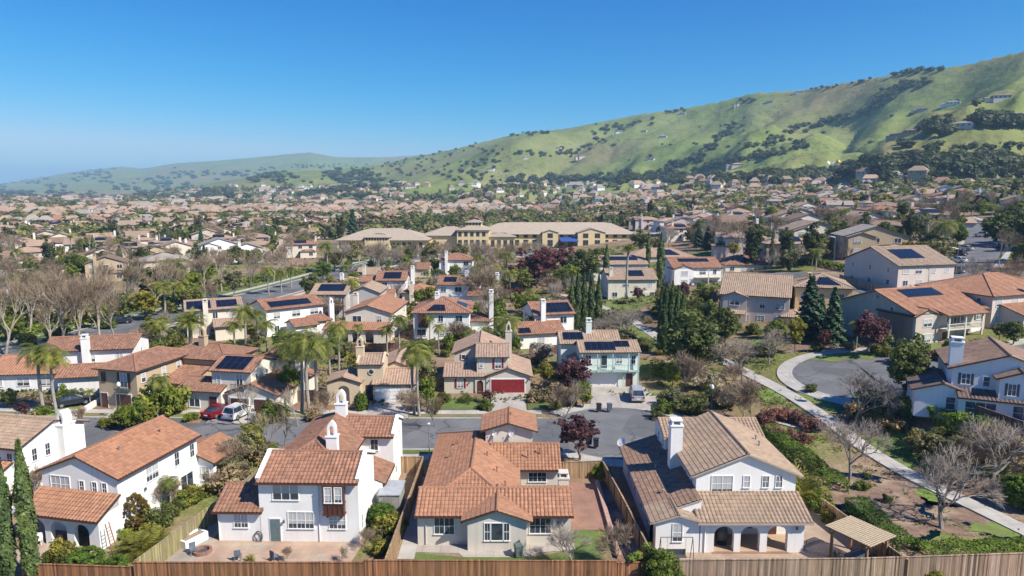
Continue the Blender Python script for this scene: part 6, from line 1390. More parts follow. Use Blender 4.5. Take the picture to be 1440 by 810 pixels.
# small things on the left patio
ho = thing('hose_reel', 'dark oval hose reel against the white back wall', 'hose reel', P(364, 762), 0); b = MB()
for k in range(18):
    a0, a1 = 2*PI*k/18, 2*PI*(k+1)/18; b.tube((.32*math.cos(a0), 0, .5+.46*math.sin(a0)), (.32*math.cos(a1), 0, .5+.46*math.sin(a1)), .05, .05, 6, 0, False)
b.build('hose', MSHADOWGREY, ho); b = MB(); b.box(-.3, -.1, 0, .3, .1, .08); b.tube((0, 0, .05), (0, 0, .5), .03, .03, 6); b.build('stand', MMETAL, ho)
for l, a, rz in [('blue grey patio chair nearest the curved planter wall', (272, 780), 40), ('blue grey patio chair near the wooden fence', (335, 788), 190), ('blue grey low chair in middle of the paved patio', (386, 789), 150)]: chair(l, ppt(*a, dz=.05), rad(rz), m_plain('patio_blue', (.12, .15, .2), .6))
fp = thing('fire_ring', 'round brick fire ring on the left patio', 'fire pit', P(285, 777), 0); b = MB(); b.lathe([(.75, 0), (.75, .3), (.55, .3), (.55, .02)], 18); b.build('ring', [m_pavers('ring_brick', (.36, .16, .1), (.3, .13, .1), (.2, .14, .12), .2, .1)], fp); b = MB(); b.lathe([(0, .04), (.55, .04)], 18); b.build('ash_bed', MSHADOWGREY, fp)
for l, a, sx in [('blue tarpaulin canopy beside the dark balcony house', (466, 444), 2.6), ('blue tarpaulin on the roofline behind small white house', (561, 415), 2.4)]:
    c_ = thing('tarpaulin_canopy', l, 'canopy', gpt(*a, dz=0), 0); BL = m_plain('tarp_blue', (.02, .09, .42), .5); b = MB(); n = 8
    hh = 2.7 if a[0] < 500 else 5.6
    for i in range(n):
        for j in range(n):
            f = lambda u, v: (sx*(u-.5)*2, 1.8*(v-.5)*2, hh-.35*math.sin(u*PI)*math.sin(v*PI)+.5*v)
            b.poly([f(i/n, j/n), f((i+1)/n, j/n), f((i+1)/n, (j+1)/n), f(i/n, (j+1)/n)])
    b.build('tarpaulin', BL, c_); pm = MB(); pm.tube((0, 0, -1), (0, 0, hh), .04, .04, 6); pme = pm.mesh('post', [MMETAL]); [put('post', pme, c_, (x*sx*.98, y*1.75, .25+.25*y)) for x in (-1, 1) for y in (-1, 1)]

# ------------------------------------------------------------------ plants one can point at
def hpx(base, py_top):
    d = ray(proj(base)[0], py_top); t = base.y/d.y; return max(.4, CAM_H+d.z*t-base.z)
def pl(kind, a, base, top, wide=1.0, label=None, zone=None, look=None, var=None, flat=False):
    g = G(a, base); h = hpx(g, top)
    if 'shrub' in kind or 'bush' in kind:
        if min((g.x-q.x)**2+(g.y-q.y)**2 for q in path) < 2.9**2: return None
        wide = min(wide, 1.25)*.92
    return plant(kind, g, h, wide, label, zone, look=look, var=var)
Z1 = 'in the big left house garden'; Z2 = 'between the two left white houses'; Z3 = 'on the bank beside the bottom right path'; Z4 = 'around the long right path'; Z5 = 'near the red-garage house'; Z6 = 'around the bay-window house garden'; Z7 = 'in front gardens of left street'; Z8 = 'beside the balcony house driveway'
pl('cypress', 46, 816, 620, .62, 'tall dense cypress standing right of its twin at bottom left', var=0); pl('cypress', 14, 818, 630, .6, 'tall cypress between its taller twin and the left edge', var=1); pl('cypress', -5, 822, 655, .55, 'cypress cut by the left edge at bottom', var=2)
pl('gold_ball', 190, 745, 694, 1.0, 'tall rounded golden bush by the white side wall'); pl('gold_ball', 177, 742, 718, 1.0, 'smaller rounded bush left of the tall golden one'); pl('ball', 164, 805, 781, 1.2, 'round clipped green bush by the low redwood fence'); pl('ball', 122, 800, 771, 1.5, 'clipped green mound left of the round bush'); pl('ball', 135, 806, 790, 1.5, 'low clipped green mound in front of the others')
for k, a, b_, t_, w_ in [('fern', 200, 778, 748, 1.3), ('fern', 222, 768, 742, 1.2), ('fern', 184, 772, 752, 1.2), ('dark_shrub', 226, 738, 705, 1.2), ('twiggy_bush', 252, 718, 680, 1.2), ('dark_shrub', 244, 724, 700, 1), ('palm', 240, 722, 670, 1), ('yellow_shrub', 268, 706, 684, 1.5), ('yellow_shrub', 284, 698, 680, 1.5), ('shrub', 258, 712, 690, 1.3), ('yellow_shrub', 84, 790, 762, 1), ('shrub', 75, 790, 770, 1), ('shrub', 296, 682, 668, 1.2), ('twiggy_bush', 296, 668, 640, 1), ('dark_shrub', 90, 796, 776, .9), ('twiggy_bush', 60, 700, 660, 1.2), ('yellow_shrub', 212, 758, 735, 1.1), ('shrub', 176, 758, 742, 1)]: pl(k, a, b_, t_, w_, None, Z1)
for k, a, b_, t_, w_ in [('olive', 338, 662, 606, 1.2), ('olive_shrub', 320, 676, 640, 1.3), ('dry_shrub', 330, 688, 655, 1.3), ('twiggy_bush', 325, 672, 625, 1.4), ('yellow', 357, 640, 590, 1.1), ('dry_shrub', 350, 652, 625, 1.3), ('palm', 362, 640, 586, .9), ('bare_young', 380, 640, 575, 1), ('dark_shrub', 312, 690, 668, 1), ('bare_young', 400, 628, 570, 1.0), ('dark_shrub', 375, 640, 615, 1.3), ('twiggy_bush', 308, 700, 670, 1)]: pl(k, a, b_, t_, w_, None, Z2)
pl('ball', 537, 738, 707, 1.2, 'round green bush right of the bay-window house'); pl('leafy_bush', 925, 822, 771, 1.15, 'large leafy green bush in front of the bottom fence'); pl('bare_grey', 806, 798, 735, 1.3, 'small bare tree leaning on the back lawn corner'); pl('twiggy_bush', 873, 793, 740, 1.0, 'bare twiggy shrub in the bed beside the tan fence'); pl('shrub', 846, 672, 651, 1.1, 'yellow green bush in corner of the red paved yard'); pl('purple', 814, 648, 581, 1.25, 'dark purple plum tree at the street beside the turning circle', var=0)
for k, a, b_, t_, w_ in [('yellow_shrub', 548, 752, 722, 1.1), ('olive_shrub', 533, 757, 738, 1), ('yellow_shrub', 536, 778, 760, 1.2), ('dark_shrub', 548, 770, 752, 1), ('twiggy_bush', 512, 768, 744, 1), ('twiggy_bush', 404, 792, 772, .8), ('fern', 352, 790, 778, .8), ('shrub', 350, 816, 802, 1), ('shrub', 565, 816, 799, 1.3), ('dry_shrub', 815, 816, 800, 1.6), ('yellow_shrub', 1315, 816, 802, 1.5), ('twiggy_bush', 480, 790, 772, .8), ('dark_shrub', 530, 724, 712, 1)]: pl(k, a, b_, t_, w_, None, Z6)
pl('bare_grey', 1195, 676, 585, 1.15, 'bare grey tree upright on the dirt left of the path', var=0); pl('bare_grey', 1325, 744, 630, 1.25, 'largest bare grey tree standing on the bottom right dirt', var=1); pl('bare_grey', 1392, 690, 590, 1.4, 'dense tangle of bare tree right of the path', var=2); pl('ball', 1442, 712, 668, 1.25, 'big rounded hedge bush at the right edge')
for k, a, b_, t_, w_ in [('twiggy_bush', 1365, 668, 622, 1.6), ('twiggy_bush', 1418, 672, 625, 1.6), ('twiggy_bush', 1395, 640, 600, 1.6), ('olive_shrub', 1345, 645, 610, 1.4), ('shrub', 1212, 688, 674, 1.2), ('shrub', 1218, 672, 664, .9), ('dark_shrub', 1248, 706, 694, 1.2), ('shrub', 1305, 702, 690, 1.5), ('fern', 1126, 706, 655, .9), ('shrub', 1150, 716, 690, 1), ('yellow_shrub', 1165, 735, 714, .9), ('olive_shrub', 1140, 700, 668, 1), ('yellow_shrub', 1158, 722, 706, .8), ('olive_shrub', 1250, 592, 565, 1.6), ('olive_shrub', 1232, 600, 578, 1.8), ('dry_shrub', 1210, 590, 566, 1.6), ('dark_shrub', 1328, 625, 600, 1.2), ('olive_shrub', 1300, 634, 605, 1.3), ('dark_shrub', 1290, 620, 600, 1.2), ('dry_shrub', 1262, 606, 585, 1.5), ('shrub', 1425, 690, 668, 1.5), ('dry_shrub', 1380, 650, 625, 1.5), ('olive_shrub', 1180, 612, 595, 1.8), ('olive_shrub', 1190, 606, 590, 1.4), ('dry_shrub', 1405, 625, 605, 1.6)]: pl(k, a, b_, t_, w_, None, Z3)
for a, b_ in [(1078, 590), (1092, 587), (1106, 588), (1120, 592), (1134, 597), (1145, 602), (1060, 606), (1076, 612), (1094, 615), (1110, 617), (1128, 618)]: pl('pink_shrub', a, b_+4, b_-14, 1.25, None, 'in flower beds beside the right path')
for k, a, b_, t_, w_ in [('evergreen', 1273, 556, 466, .95), ('bare_grey', 1203, 598, 518, 1.15), ('purple', 1221, 500, 438, 1.15), ('palm', 1203, 492, 444, .9), ('conifer', 1137, 476, 386, 1.1), ('conifer', 1170, 482, 402, .95), ('conifer', 1152, 474, 412, .9), ('yellow', 1117, 496, 442, .75), ('evergreen', 1020, 480, 428, 1.1), ('olive', 1085, 490, 455, 1.1), ('evergreen', 966, 530, 436, 1.25), ('white_shrub', 997, 548, 518, 1.2), ('dark_shrub', 972, 582, 550, 1.5), ('olive_shrub', 945, 572, 545, 1.3), ('twiggy_bush', 958, 552, 505, 1.1), ('twiggy_bush', 1060, 594, 540, 1.2), ('bare_grey', 1044, 536, 474, 1.2), ('bare_grey', 1082, 512, 462, 1.2), ('twiggy_bush', 1045, 600, 556, 1.3), ('dry_shrub', 1025, 570, 545, 1.5), ('twiggy_bush', 1035, 545, 515, 1.6), ('dark_shrub', 1000, 560, 540, 1.3), ('olive_shrub', 1075, 500, 480, 1.6), ('dark_shrub', 1060, 470, 452, 1.4), ('olive_shrub', 1105, 540, 522, 1.3), ('pink_shrub', 1092, 536, 520, 1.3), ('pink_shrub', 1122, 548, 536, 1.2), ('dark_shrub', 1139, 552, 538, 1.2),
    ('bright', 1335, 510, 472, .9), ('dark_shrub', 1262, 512, 490, 1.4), ('dark_shrub', 1245, 500, 480, 1.6), ('shrub', 1092, 465, 448, 1.2), ('shrub', 1135, 467, 452, 1.2), ('shrub', 1155, 466, 452, 1.2), ('yellow_shrub', 1120, 470, 458, 1.1), ('evergreen', 1425, 485, 448, 1.1), ('olive', 1405, 480, 452, 1), ('dark_shrub', 1290, 505, 480, 1.3), ('twiggy_bush', 1210, 560, 535, 1.8), ('shrub', 930, 530, 508, 1.4), ('twiggy_bush', 985, 525, 500, 1.2), ('bright', 945, 545, 505, .8), ('dry_shrub', 1195, 492, 480, 1.8), ('olive_shrub', 1230, 494, 482, 1.6), ('dark_shrub', 1150, 494, 480, 1.4), ('purple', 1158, 494, 462, .7), ('dry_shrub', 1320, 505, 492, 1.4)]: pl(k, a, b_, t_, w_, None, Z4)
for i, (a, t_) in enumerate([(928, 404), (935, 398), (943, 396), (951, 402), (958, 410)]): pl('cypress', a, 498, t_, .55, None, 'in the cluster behind the balcony house')
for i, (a, t_) in enumerate([(804, 388), (812, 380), (821, 384), (831, 378), (841, 386)]): pl('cypress', a, 470, t_, .6, None, 'in the row of five at centre')
for a, b_, t_, l in [(852, 412, 344, 'dark cypress left of the tall fan palm'), (928, 405, 328, 'dark cypress against the white gabled house'), (911, 385, 330, 'dark cypress behind the cream house roof'), (1084, 376, 330, 'left cypress of the pair above the pinkish houses'), (1101, 377, 326, 'right cypress of the pair above the pinkish houses')]: pl('cypress', a, b_, t_, .7, l)
pl('fan_palm', 882, 424, 347, 1.0, 'tall fan palm in front of the cream house'); pl('evergreen', 818, 398, 350, 1.5, 'wide bright evergreen left of the tall fan palm'); pl('date_palm', 270, 492, 432, 1.05, 'thick-trunked date palm on the left'); pl('palm', 872, 462, 424, 1.2, 'yellowish feather palm right of the five cypresses'); pl('palm', 713, 508, 430, 1.1, 'feather palm between two white houses at centre')
for k, a, b_, t_, w_ in [('purple', 804, 556, 496, 1.2), ('bright', 819, 574, 532, .9), ('twiggy_bush', 790, 578, 545, 1), ('dark_shrub', 780, 575, 558, 1.3), ('bare_young', 795, 588, 535, 1), ('twiggy_bush', 765, 520, 492, 1.4), ('white_shrub', 762, 505, 480, 1.1), ('dry_shrub', 768, 560, 540, 1.3), ('olive_shrub', 785, 530, 510, 1.4), ('dark_shrub', 925, 590, 570, 1.1), ('shrub', 935, 580, 562, 1.3), ('yellow', 768, 545, 505, .8)]: pl(k, a, b_, t_, w_, None, Z8)
for k, a, b_, t_, w_ in [('dark_shrub', 626, 567, 552, 1.1), ('dark_shrub', 657, 566, 553, 1.2), ('purple', 685, 568, 548, 1.1), ('dark_shrub', 678, 576, 560, .9), ('shrub', 686, 578, 562, .8), ('bright', 600, 580, 530, .75), ('palm', 583, 584, 478, .85), ('palm', 590, 586, 486, .85), ('yellow', 604, 570, 525, .6), ('olive', 597, 550, 500, 1), ('bare_young', 612, 600, 552, 1), ('dry_shrub', 756, 565, 548, 1.2), ('shrub', 655, 490, 456, 1.2), ('palm', 618, 500, 455, .9), ('twiggy_bush', 640, 490, 455, 1.2), ('bright', 725, 500, 470, .9), ('evergreen', 573, 520, 478, .8), ('bright', 630, 500, 470, .7)]: pl(k, a, b_, t_, w_, None, Z5)
for k, a, b_, t_, w_ in [('palm', 424, 582, 462, .9), ('palm', 436, 585, 466, .9), ('palm', 447, 566, 464, .95), ('palm', 466, 545, 458, .9), ('palm', 408, 560, 462, .9), ('palm', 476, 530, 452, .9), ('bright', 405, 566, 512, .9), ('palm', 562, 500, 430, .9), ('evergreen', 380, 590, 560, 1.1), ('dark_shrub', 395, 590, 566, 1.4), ('shrub', 375, 595, 572, 1.2), ('shrub', 228, 585, 530, .9), ('palm', 232, 588, 520, .7), ('palm', 222, 590, 528, .7), ('yellow_shrub', 180, 600, 570, 1.5), ('bright', 196, 604, 562, .9), ('yellow', 207, 602, 566, 1.0), ('bright', 178, 606, 568, .8), ('palm', 62, 580, 482, 1.0), ('palm', 80, 582, 490, 1.0), ('palm', 128, 570, 545, 1.1), ('purple', 32, 592, 565, .9), ('shrub', 60, 584, 568, 1.2), ('shrub', 92, 568, 540, .8), ('yellow_shrub', 250, 578, 560, 1.3), ('shrub', 240, 580, 562, 1.3), ('bare_young', 350, 600, 530, 1), ('yellow_shrub', 390, 560, 545, 1.2), ('ball', 508, 578, 552, .7), ('bare_young', 420, 600, 545, 1), ('twiggy_bush', 458, 580, 550, 1), ('twiggy_bush', 575, 590, 550, 1), ('dry_shrub', 440, 590, 575, 1.3), ('twiggy_bush', 120, 600, 575, 1), ('evergreen', 15, 575, 545, 1), ('dark_shrub', 110, 560, 545, 1.4), ('yellow_shrub', 152, 600, 585, 1.2), ('palm', 112, 545, 520, .8), ('shrub', 270, 592, 578, 1.2)]: pl(k, a, b_, t_, w_, None, Z7)
Z9 = 'by white houses left of centre'
for k, a, b_, t_, w_ in [('palm', 226, 500, 440, 1.1), ('evergreen', 246, 505, 462, .9), ('palm', 345, 492, 424, 1.1), ('palm', 362, 488, 430, 1.1), ('palm', 376, 496, 440, 1.1), ('palm', 332, 500, 440, 1), ('bright', 395, 500, 462, .9), ('palm', 497, 440, 385, 1), ('palm', 604, 480, 440, .9), ('bright', 590, 430, 405, 1), ('evergreen', 440, 420, 384, 1.2), ('bright', 430, 505, 470, 1), ('palm', 545, 500, 448, 1.0), ('bright', 700, 470, 430, 1), ('palm', 695, 430, 385, 1), ('palm', 718, 420, 375, 1), ('bare_big', 655, 430, 385, .9), ('twiggy_bush', 700, 440, 405, 1.4), ('yellow', 582, 455, 425, 1), ('bare_grey', 560, 430, 395, 1), ('bright', 730, 440, 410, 1), ('palm', 745, 440, 405, .9), ('yellow', 604, 430, 400, 1), ('bare_big', 690, 470, 400, .8), ('twiggy_bush', 460, 450, 420, 1.3), ('evergreen', 345, 455, 425, 1), ('palm', 745, 480, 440, .8), ('twiggy_bush', 670, 430, 385, 1.3), ('dark_shrub', 765, 440, 420, 1.3), ('bare_grey', 780, 430, 395, 1.1), ('bright', 480, 510, 480, .8), ('palm', 505, 500, 455, .8), ('evergreen', 420, 540, 500, .8), ('yellow', 305, 520, 480, 1), ('bright', 325, 515, 478, 1), ('dark_shrub', 190, 500, 480, 1.4), ('yellow_shrub', 165, 505, 490, 1.6), ('yellow', 175, 500, 470, 1), ('twiggy_bush', 205, 495, 465, 1.3)]: pl(k, a, b_, t_, w_, None, Z9)
ZA = 'along the avenue on the left'
for a, b_, t_, w_ in [(8, 500, 378, 1), (40, 470, 368, 1), (66, 500, 384, 1), (92, 492, 372, 1), (112, 490, 380, .9), (140, 486, 374, 1), (162, 478, 382, .9), (182, 446, 362, 1), (214, 438, 358, 1), (238, 420, 356, 1), (288, 418, 352, 1), (312, 410, 346, 1), (352, 402, 345, 1), (384, 398, 345, 1), (404, 390, 338, 1), (300, 452, 388, .8), (150, 430, 362, 1), (84, 430, 358, 1), (20, 424, 356, 1)]: pl('bare_big', a, b_, t_, w_*.95, None, ZA)
for k, a, b_, t_, w_ in [('palm', 245, 425, 350, 1.1), ('bright', 262, 428, 375, 1.2), ('bright', 55, 460, 415, 1.1), ('olive', 100, 458, 405, 1.1), ('evergreen', 172, 452, 405, 1.1), ('olive', 330, 420, 375, 1.1), ('yellow', 205, 450, 405, 1.2), ('palm', 232, 445, 385, 1.1), ('bright', 20, 480, 440, 1.2), ('dark_shrub', 80, 478, 455, 1.4), ('dark_shrub', 40, 486, 466, 1.4), ('shrub', 150, 462, 445, 1.4), ('evergreen', 215, 430, 370, 1.1), ('palm', 258, 440, 390, 1), ('dark_shrub', 240, 440, 420, 2), ('bright', 290, 400, 365, 1.2), ('evergreen', 30, 455, 410, 1.2), ('yellow', 130, 462, 425, 1.1), ('bright', 140, 455, 415, 1), ('palm', 378, 415, 370, 1), ('palm', 396, 412, 372, 1), ('palm', 410, 405, 368, 1), ('bright', 455, 395, 365, 1.2), ('yellow', 470, 382, 350, 1.3)]: pl(k, a, b_, t_, w_, None, ZA)
ZB = 'in front of the yellow school'
for i in range(26):
    a = 470+i*11.5+R.uniform(-4, 4); k = R.choice(['bare_big', 'bare_big', 'olive', 'bare_grey', 'yellow', 'bare_big']); pl(k, a, 372+R.uniform(-6, 12), 338+R.uniform(-3, 8), 1.1, None, ZB)
for k, a, b_, t_, w_ in [('purple', 757, 405, 345, 1.5), ('purple', 788, 392, 342, 1.4), ('purple', 738, 400, 362, 1.2), ('palm', 713, 395, 345, 1.1), ('palm', 697, 405, 365, 1), ('palm', 580, 395, 365, 1), ('evergreen', 560, 372, 340, 1), ('evergreen', 580, 368, 342, .9), ('olive', 610, 372, 335, 1), ('palm', 548, 392, 360, 1), ('conifer', 497, 345, 293, .9), ('evergreen', 840, 380, 345, 1.2), ('bright', 800, 405, 370, 1.3), ('bare_grey', 800, 420, 385, 1.2), ('olive', 740, 390, 360, 1), ('twiggy_bush', 770, 415, 390, 1.4), ('pine', 480, 350, 300, .8), ('palm', 460, 385, 340, 1), ('bright', 640, 400, 370, 1), ('palm', 672, 390, 350, 1), ('purple', 898, 425, 402, 1.2), ('evergreen', 945, 420, 400, .9), ('purple', 960, 425, 395, 1), ('dark_shrub', 930, 425, 412, 1.4), ('bright', 985, 410, 395, 1.2)]: pl(k, a, b_, t_, w_, None, ZB)
ZC = 'by the right street and slope'
for k, a, b_, t_, w_ in [('bare_big', 1370, 410, 360, 1), ('bare_big', 1395, 425, 370, 1), ('bare_big', 1430, 420, 355, 1), ('olive', 1360, 420, 385, 1), ('bare_grey', 1410, 415, 375, 1.2), ('palm', 1325, 365, 305, 1.1), ('olive', 1320, 380, 330, 1.1), ('evergreen', 1300, 375, 335, 1), ('evergreen', 1400, 345, 300, 1.2), ('evergreen', 1425, 340, 300, 1.1), ('bare_big', 1010, 350, 300, 1.0), ('bare_big', 1030, 355, 305, 1.0), ('bare_big', 1048, 362, 302, 1.0), ('bare_grey', 940, 350, 318, 1.2), ('palm', 1085, 325, 285, 1.2), ('bare_grey', 1000, 350, 310, 1.2), ('olive', 1020, 345, 310, 1.2), ('bare_young', 1190, 380, 340, 1), ('evergreen', 1185, 355, 310, 1), ('palm', 1188, 325, 290, 1.1), ('bare_big', 1280, 430, 398, .8), ('dark_shrub', 1320, 415, 402, 1.5), ('shrub', 1345, 420, 405, 1.6), ('evergreen', 900, 355, 322, 1.2), ('olive', 925, 362, 330, 1)]: pl(k, a, b_, t_, w_, None, ZC)

ZD = 'on the bank behind the balcony house'
for k, n, poly in [('dark_shrub', 16, None), ('shrub', 14, None), ('evergreen', 6, None), ('olive', 5, None), ('bare_grey', 6, None), ('olive_shrub', 10, None), ('twiggy_bush', 8, None), ('yellow_shrub', 4, None)]:
    for _ in range(n):
        a, b_ = R.uniform(845, 1010), R.uniform(425, 500)
        if abs(a-(880+(b_-446)*1.6)) < 14: continue
        g = G(a, b_); plant(k, g, HEIGHT[k]*R.uniform(.6, .95), R.uniform(1, 1.4), None, ZD)
ZE = 'in gardens before the school'
for k, n in [('bright', 14), ('evergreen', 12), ('bare_big', 12), ('olive', 10), ('palm', 9), ('yellow', 8), ('twiggy_bush', 14), ('purple', 5), ('shrub', 14), ('bare_grey', 10)]:
    for _ in range(n):
        a, b_ = R.uniform(450, 820), R.uniform(372, 425)
        if k in ('purple',) and a < 640: a += 150
        g = G(a, b_)
        if min((g.x-x)**2+(g.y-y)**2 for x, y in MIDC) < 60: continue
        plant(k, g, HEIGHT[k]*R.uniform(.6, .9), R.uniform(.9, 1.2), None, ZE)
ZF = 'between white houses left of centre'
for k, n in [('bright', 9), ('evergreen', 8), ('palm', 8), ('shrub', 12), ('twiggy_bush', 12), ('dark_shrub', 10), ('yellow', 6), ('olive', 6), ('bare_grey', 5)]:
    for _ in range(n):
        a, b_ = R.uniform(190, 760), R.uniform(440, 545); g = G(a, b_)
        if g.y < 108 or min((g.x-x)**2+(g.y-y)**2 for x, y in MIDC) < 75: continue
        plant(k, g, HEIGHT[k]*R.uniform(.55, .85), R.uniform(.9, 1.2), None, ZF)
# ------------------------------------------------------------------ the town beyond
WALLS = [('cream', CREAM), ('white', WHITE), ('beige', BEIGE), ('pinkish', PINKISH), ('tan', TAN), ('grey', GREY), ('bluish', BLUEW), ('taupe', TAUPE)]
ROOFS = [('faded', T_PINK), ('tan', T_TAN), ('brown', T_BROWN), ('terracotta', T_RED), ('grey', T_GREY)]
def template(k, near):
    """one house as plain records, to be copied"""
    r = random.Random(900+k); h = House('house', None, (0, 0, 0), 0, CREAM, T_TAN, 1); W = r.uniform(11, 15); Dp = r.uniform(9, 12); st = 2 if k != 5 else 1; e = 2.8*st
    kind = ['gable', 'hip', 'hip', 'gable', 'hip', 'hip', 'gable', 'hip'][k % 8]
    h.block(0, 0, W, Dp, 0, e, kind, 'x' if k % 3 else 'y', .36, .5, .35, base=-4)
    if k % 2 == 0: h.block(.3, -1.6, W*.45, Dp*.5, 0, e-.2, 'gable', 'y', .36, .4, .3, base=-4)
    if k % 3 != 2: h.block(W*.5, -3.2, W*.98, 0, 0, 2.8, 'hip', 'x', .34, .4, .3, base=-4)
    else: h.block(W-.1, 1, W+4.5, Dp-1, 0, 2.9, 'gable', 'x', .36, .4, .3, base=-4)
    wins = []
    for s in range(st):
        for i in range(3): wins.append(('F', W*(i+.5)/3, 1.5+2.8*s, -1.6 if (k % 2 == 0 and i == 0) else (-3.2 if (s == 0 and i == 2 and k % 3 != 2) else 0), 1.5, 1.25))
        for i in range(2): wins.append(('L', Dp*(i+.5)/2, 1.5+2.8*s, 0, 1.0, 1.2)); wins.append(('R', Dp*(i+.5)/2, 1.5+2.8*s, W, 1.0, 1.2))
    if near:
        for w_ in wins: h.win(w_[0], w_[1], w_[2], w_[3], w_[4], w_[5], 2, 1, GL_DARK if w_[1] > 5 else GL_BLIND)
    else:
        for sd_, a, z, p, w_, hh in wins:
            (x, y, zz), rz = h._face(sd_, a, z, p, .02); c_, s_ = math.cos(rz), math.sin(rz)
            h.w.poly([(x+c_*u*w_/2, y+s_*u*w_/2, zz+v*hh/2) for u, v in ((-1, -1), (1, -1), (1, 1), (-1, 1))], 1)
    if k % 2: h.chimney(W*.25, Dp*.3 if k % 4 == 1 else -.3, 0, e+2.9)
    if k in (1, 2, 6): h.solar(h.block and h.slp if hasattr(h, 'slp') else [(0, -.5, e-.18), (W, -.5, e-.18), (W, Dp/2, e+.36*Dp/2), (0, Dp/2, e+.36*Dp/2)], .3, .7, .25, .75)
    me = h.w.mesh('wall', [CREAM, GL_DARK]); o = put('wall', me, h.root)
    rec = []; allo = [q for q in COL.objects if q.parent is h.root]; idx = {}
    subs = [q for q in COL.objects if q.parent in allo]
    for q in allo: idx[q.name] = len(rec); rec.append((q.name.split('.')[0], q.data, q.location.copy(), q.rotation_euler.z, None))
    if near:
        for q in subs: rec.append((q.name.split('.')[0], q.data, q.location.copy(), q.rotation_euler.z, idx[q.parent.name]))
    else:
        for q in subs: rec.append((q.name.split('.')[0], q.data, q.location.copy(), q.rotation_euler.z, idx[q.parent.name]))
    for q in subs+allo+[h.root]: bpy.data.objects.remove(q)
    return rec, W, Dp, bool(k in (1, 2, 6))
TN = [template(k, True) for k in range(8)]; TF = [template(k, False) for k in range(8)]
def house_at(x, y, rot, k, near, wall, roof, zone, size=1.0):
    rec, W, Dp, sol = (TN if near else TF)[k]; c_, s_ = math.cos(rot), math.sin(rot); ox, oy = -W/2*size, -Dp/2*size
    z = tz(x, y); root = thing('house', None, 'house', (x+ox*c_-oy*s_, y+ox*s_+oy*c_, z+.1), rot, 'houses of the town beyond'); made = []; root.scale = (size, size, 1+(size-1)*.5)
    for nm, me, loc, rz, par in rec:
        o = put(nm, me, root if par is None else made[par], loc, rz); made.append(o)
        if nm in ('wall', 'chimney', 'chimney_cap'): o.material_slots[0].link = 'OBJECT'; o.material_slots[0].material = wall[1]
        elif nm == 'roof': o.material_slots[0].link = 'OBJECT'; o.material_slots[0].material = roof[1]
    auto(root, f'{wall[0]} house, {roof[0]} roof'+(', solar' if sol else ''), 'house', zone, 'houses of the town beyond')
    return root
YL = np.array([(-300, 470), (0, 436), (120, 405), (200, 396), (330, 376), (440, 362), (455, 318), (700, 312), (880, 320), (960, 342), (1010, 362), (1060, 384), (1150, 384), (1180, 362), (1340, 366), (1440, 380), (1700, 400)], float)
ylim = lambda x: np.interp(x, YL[:, 0], YL[:, 1])
def road_clear(x, y, d=9):
    for line in ROADS:
        if np.min((line[:, 0]-x)**2+(line[:, 1]-y)**2) < d*d: return False
    return True
ROADS = [np.array([(p.x, p.y) for p in l]) for l in (cl2, cl3, cl5, cl6)]
cand = []
r_ = 150.0; row = 0
while r_ < 1050:
    nl = int(r_*.9/16.5); nr = int(r_*.5/(20.5 if r_ < 340 else 17)); n = nl+nr
    for i in range(n):
        az = rad(-40)+.9*(i+.5+.3*(row % 2))/nl if i < nl else rad(-40)+.9+.5*(i-nl+.5+.3*(row % 2))/nr; rr = r_+R.uniform(-3, 3)+9*math.sin(az*7+row*.9); x, y = rr*math.sin(az), rr*math.cos(az); z = tz(x, y); a, b = proj((x, y, z))
        if b > ylim(a)-2 or not -60 < a < 1500: continue
        if not road_clear(x, y, 13): continue
        dens = float(fbm(np.array([x*.012+5]), np.array([y*.012+9]), 3)[0])
        if rr > 420 and dens < .28: continue
        if rr > 650 and dens < .36: continue
        if z > 75 or b < np.interp(a, [0, 500, 800, 1440], [266, 262, 256, 246]): continue
        cand.append((rr, x, y, az, a, b))
    r_ += 24 if row % 2 else 33; row += 1
cand.sort()
HOUSES = []
def zone_of(a, b, rr):
    side = 'left of avenue' if a < 300 else ('left of school' if a < 470 else ('behind school' if a < 880 else ('right of school' if a < 1080 else 'up right slope')))
    band = ['nearest rows', 'second rows', 'third rows', 'middle rows', 'far rows', 'farthest rows'][0 if rr < 205 else 1 if rr < 260 else 2 if rr < 330 else 3 if rr < 400 else 4 if rr < 480 else 5]
    return f'in {band} {side}'
for i, (rr, x, y, az, a, b) in enumerate(cand):
    right = a > 900
    k = R.randrange(8); wall = R.choices(WALLS, [5, 4, 4, 3, 1.5, 1, 1, 1.5])[0]; roof = R.choices(ROOFS, [5, 4.5, 2, .7, 1.6] if not right else [2.5, 5, 2, 1.8, 2.4])[0]
    rot = -az+R.choice([0, 0, 0, PI/2, -PI/2, PI])*1.0+R.uniform(-.15, .15)+(.3 if right else 0)
    if i < 275: house_at(x, y, rot, k, i < 90, wall, roof, zone_of(a, b, rr), 1.22 if a > 1000 and rr < 345 else 1.05); HOUSES.append((x, y))
rest = cand[275:]
mats = [w_[1] for w_ in WALLS]+[r__[1] for r__ in ROOFS]+[GL_DARK]
V = []; F = []; MI = []
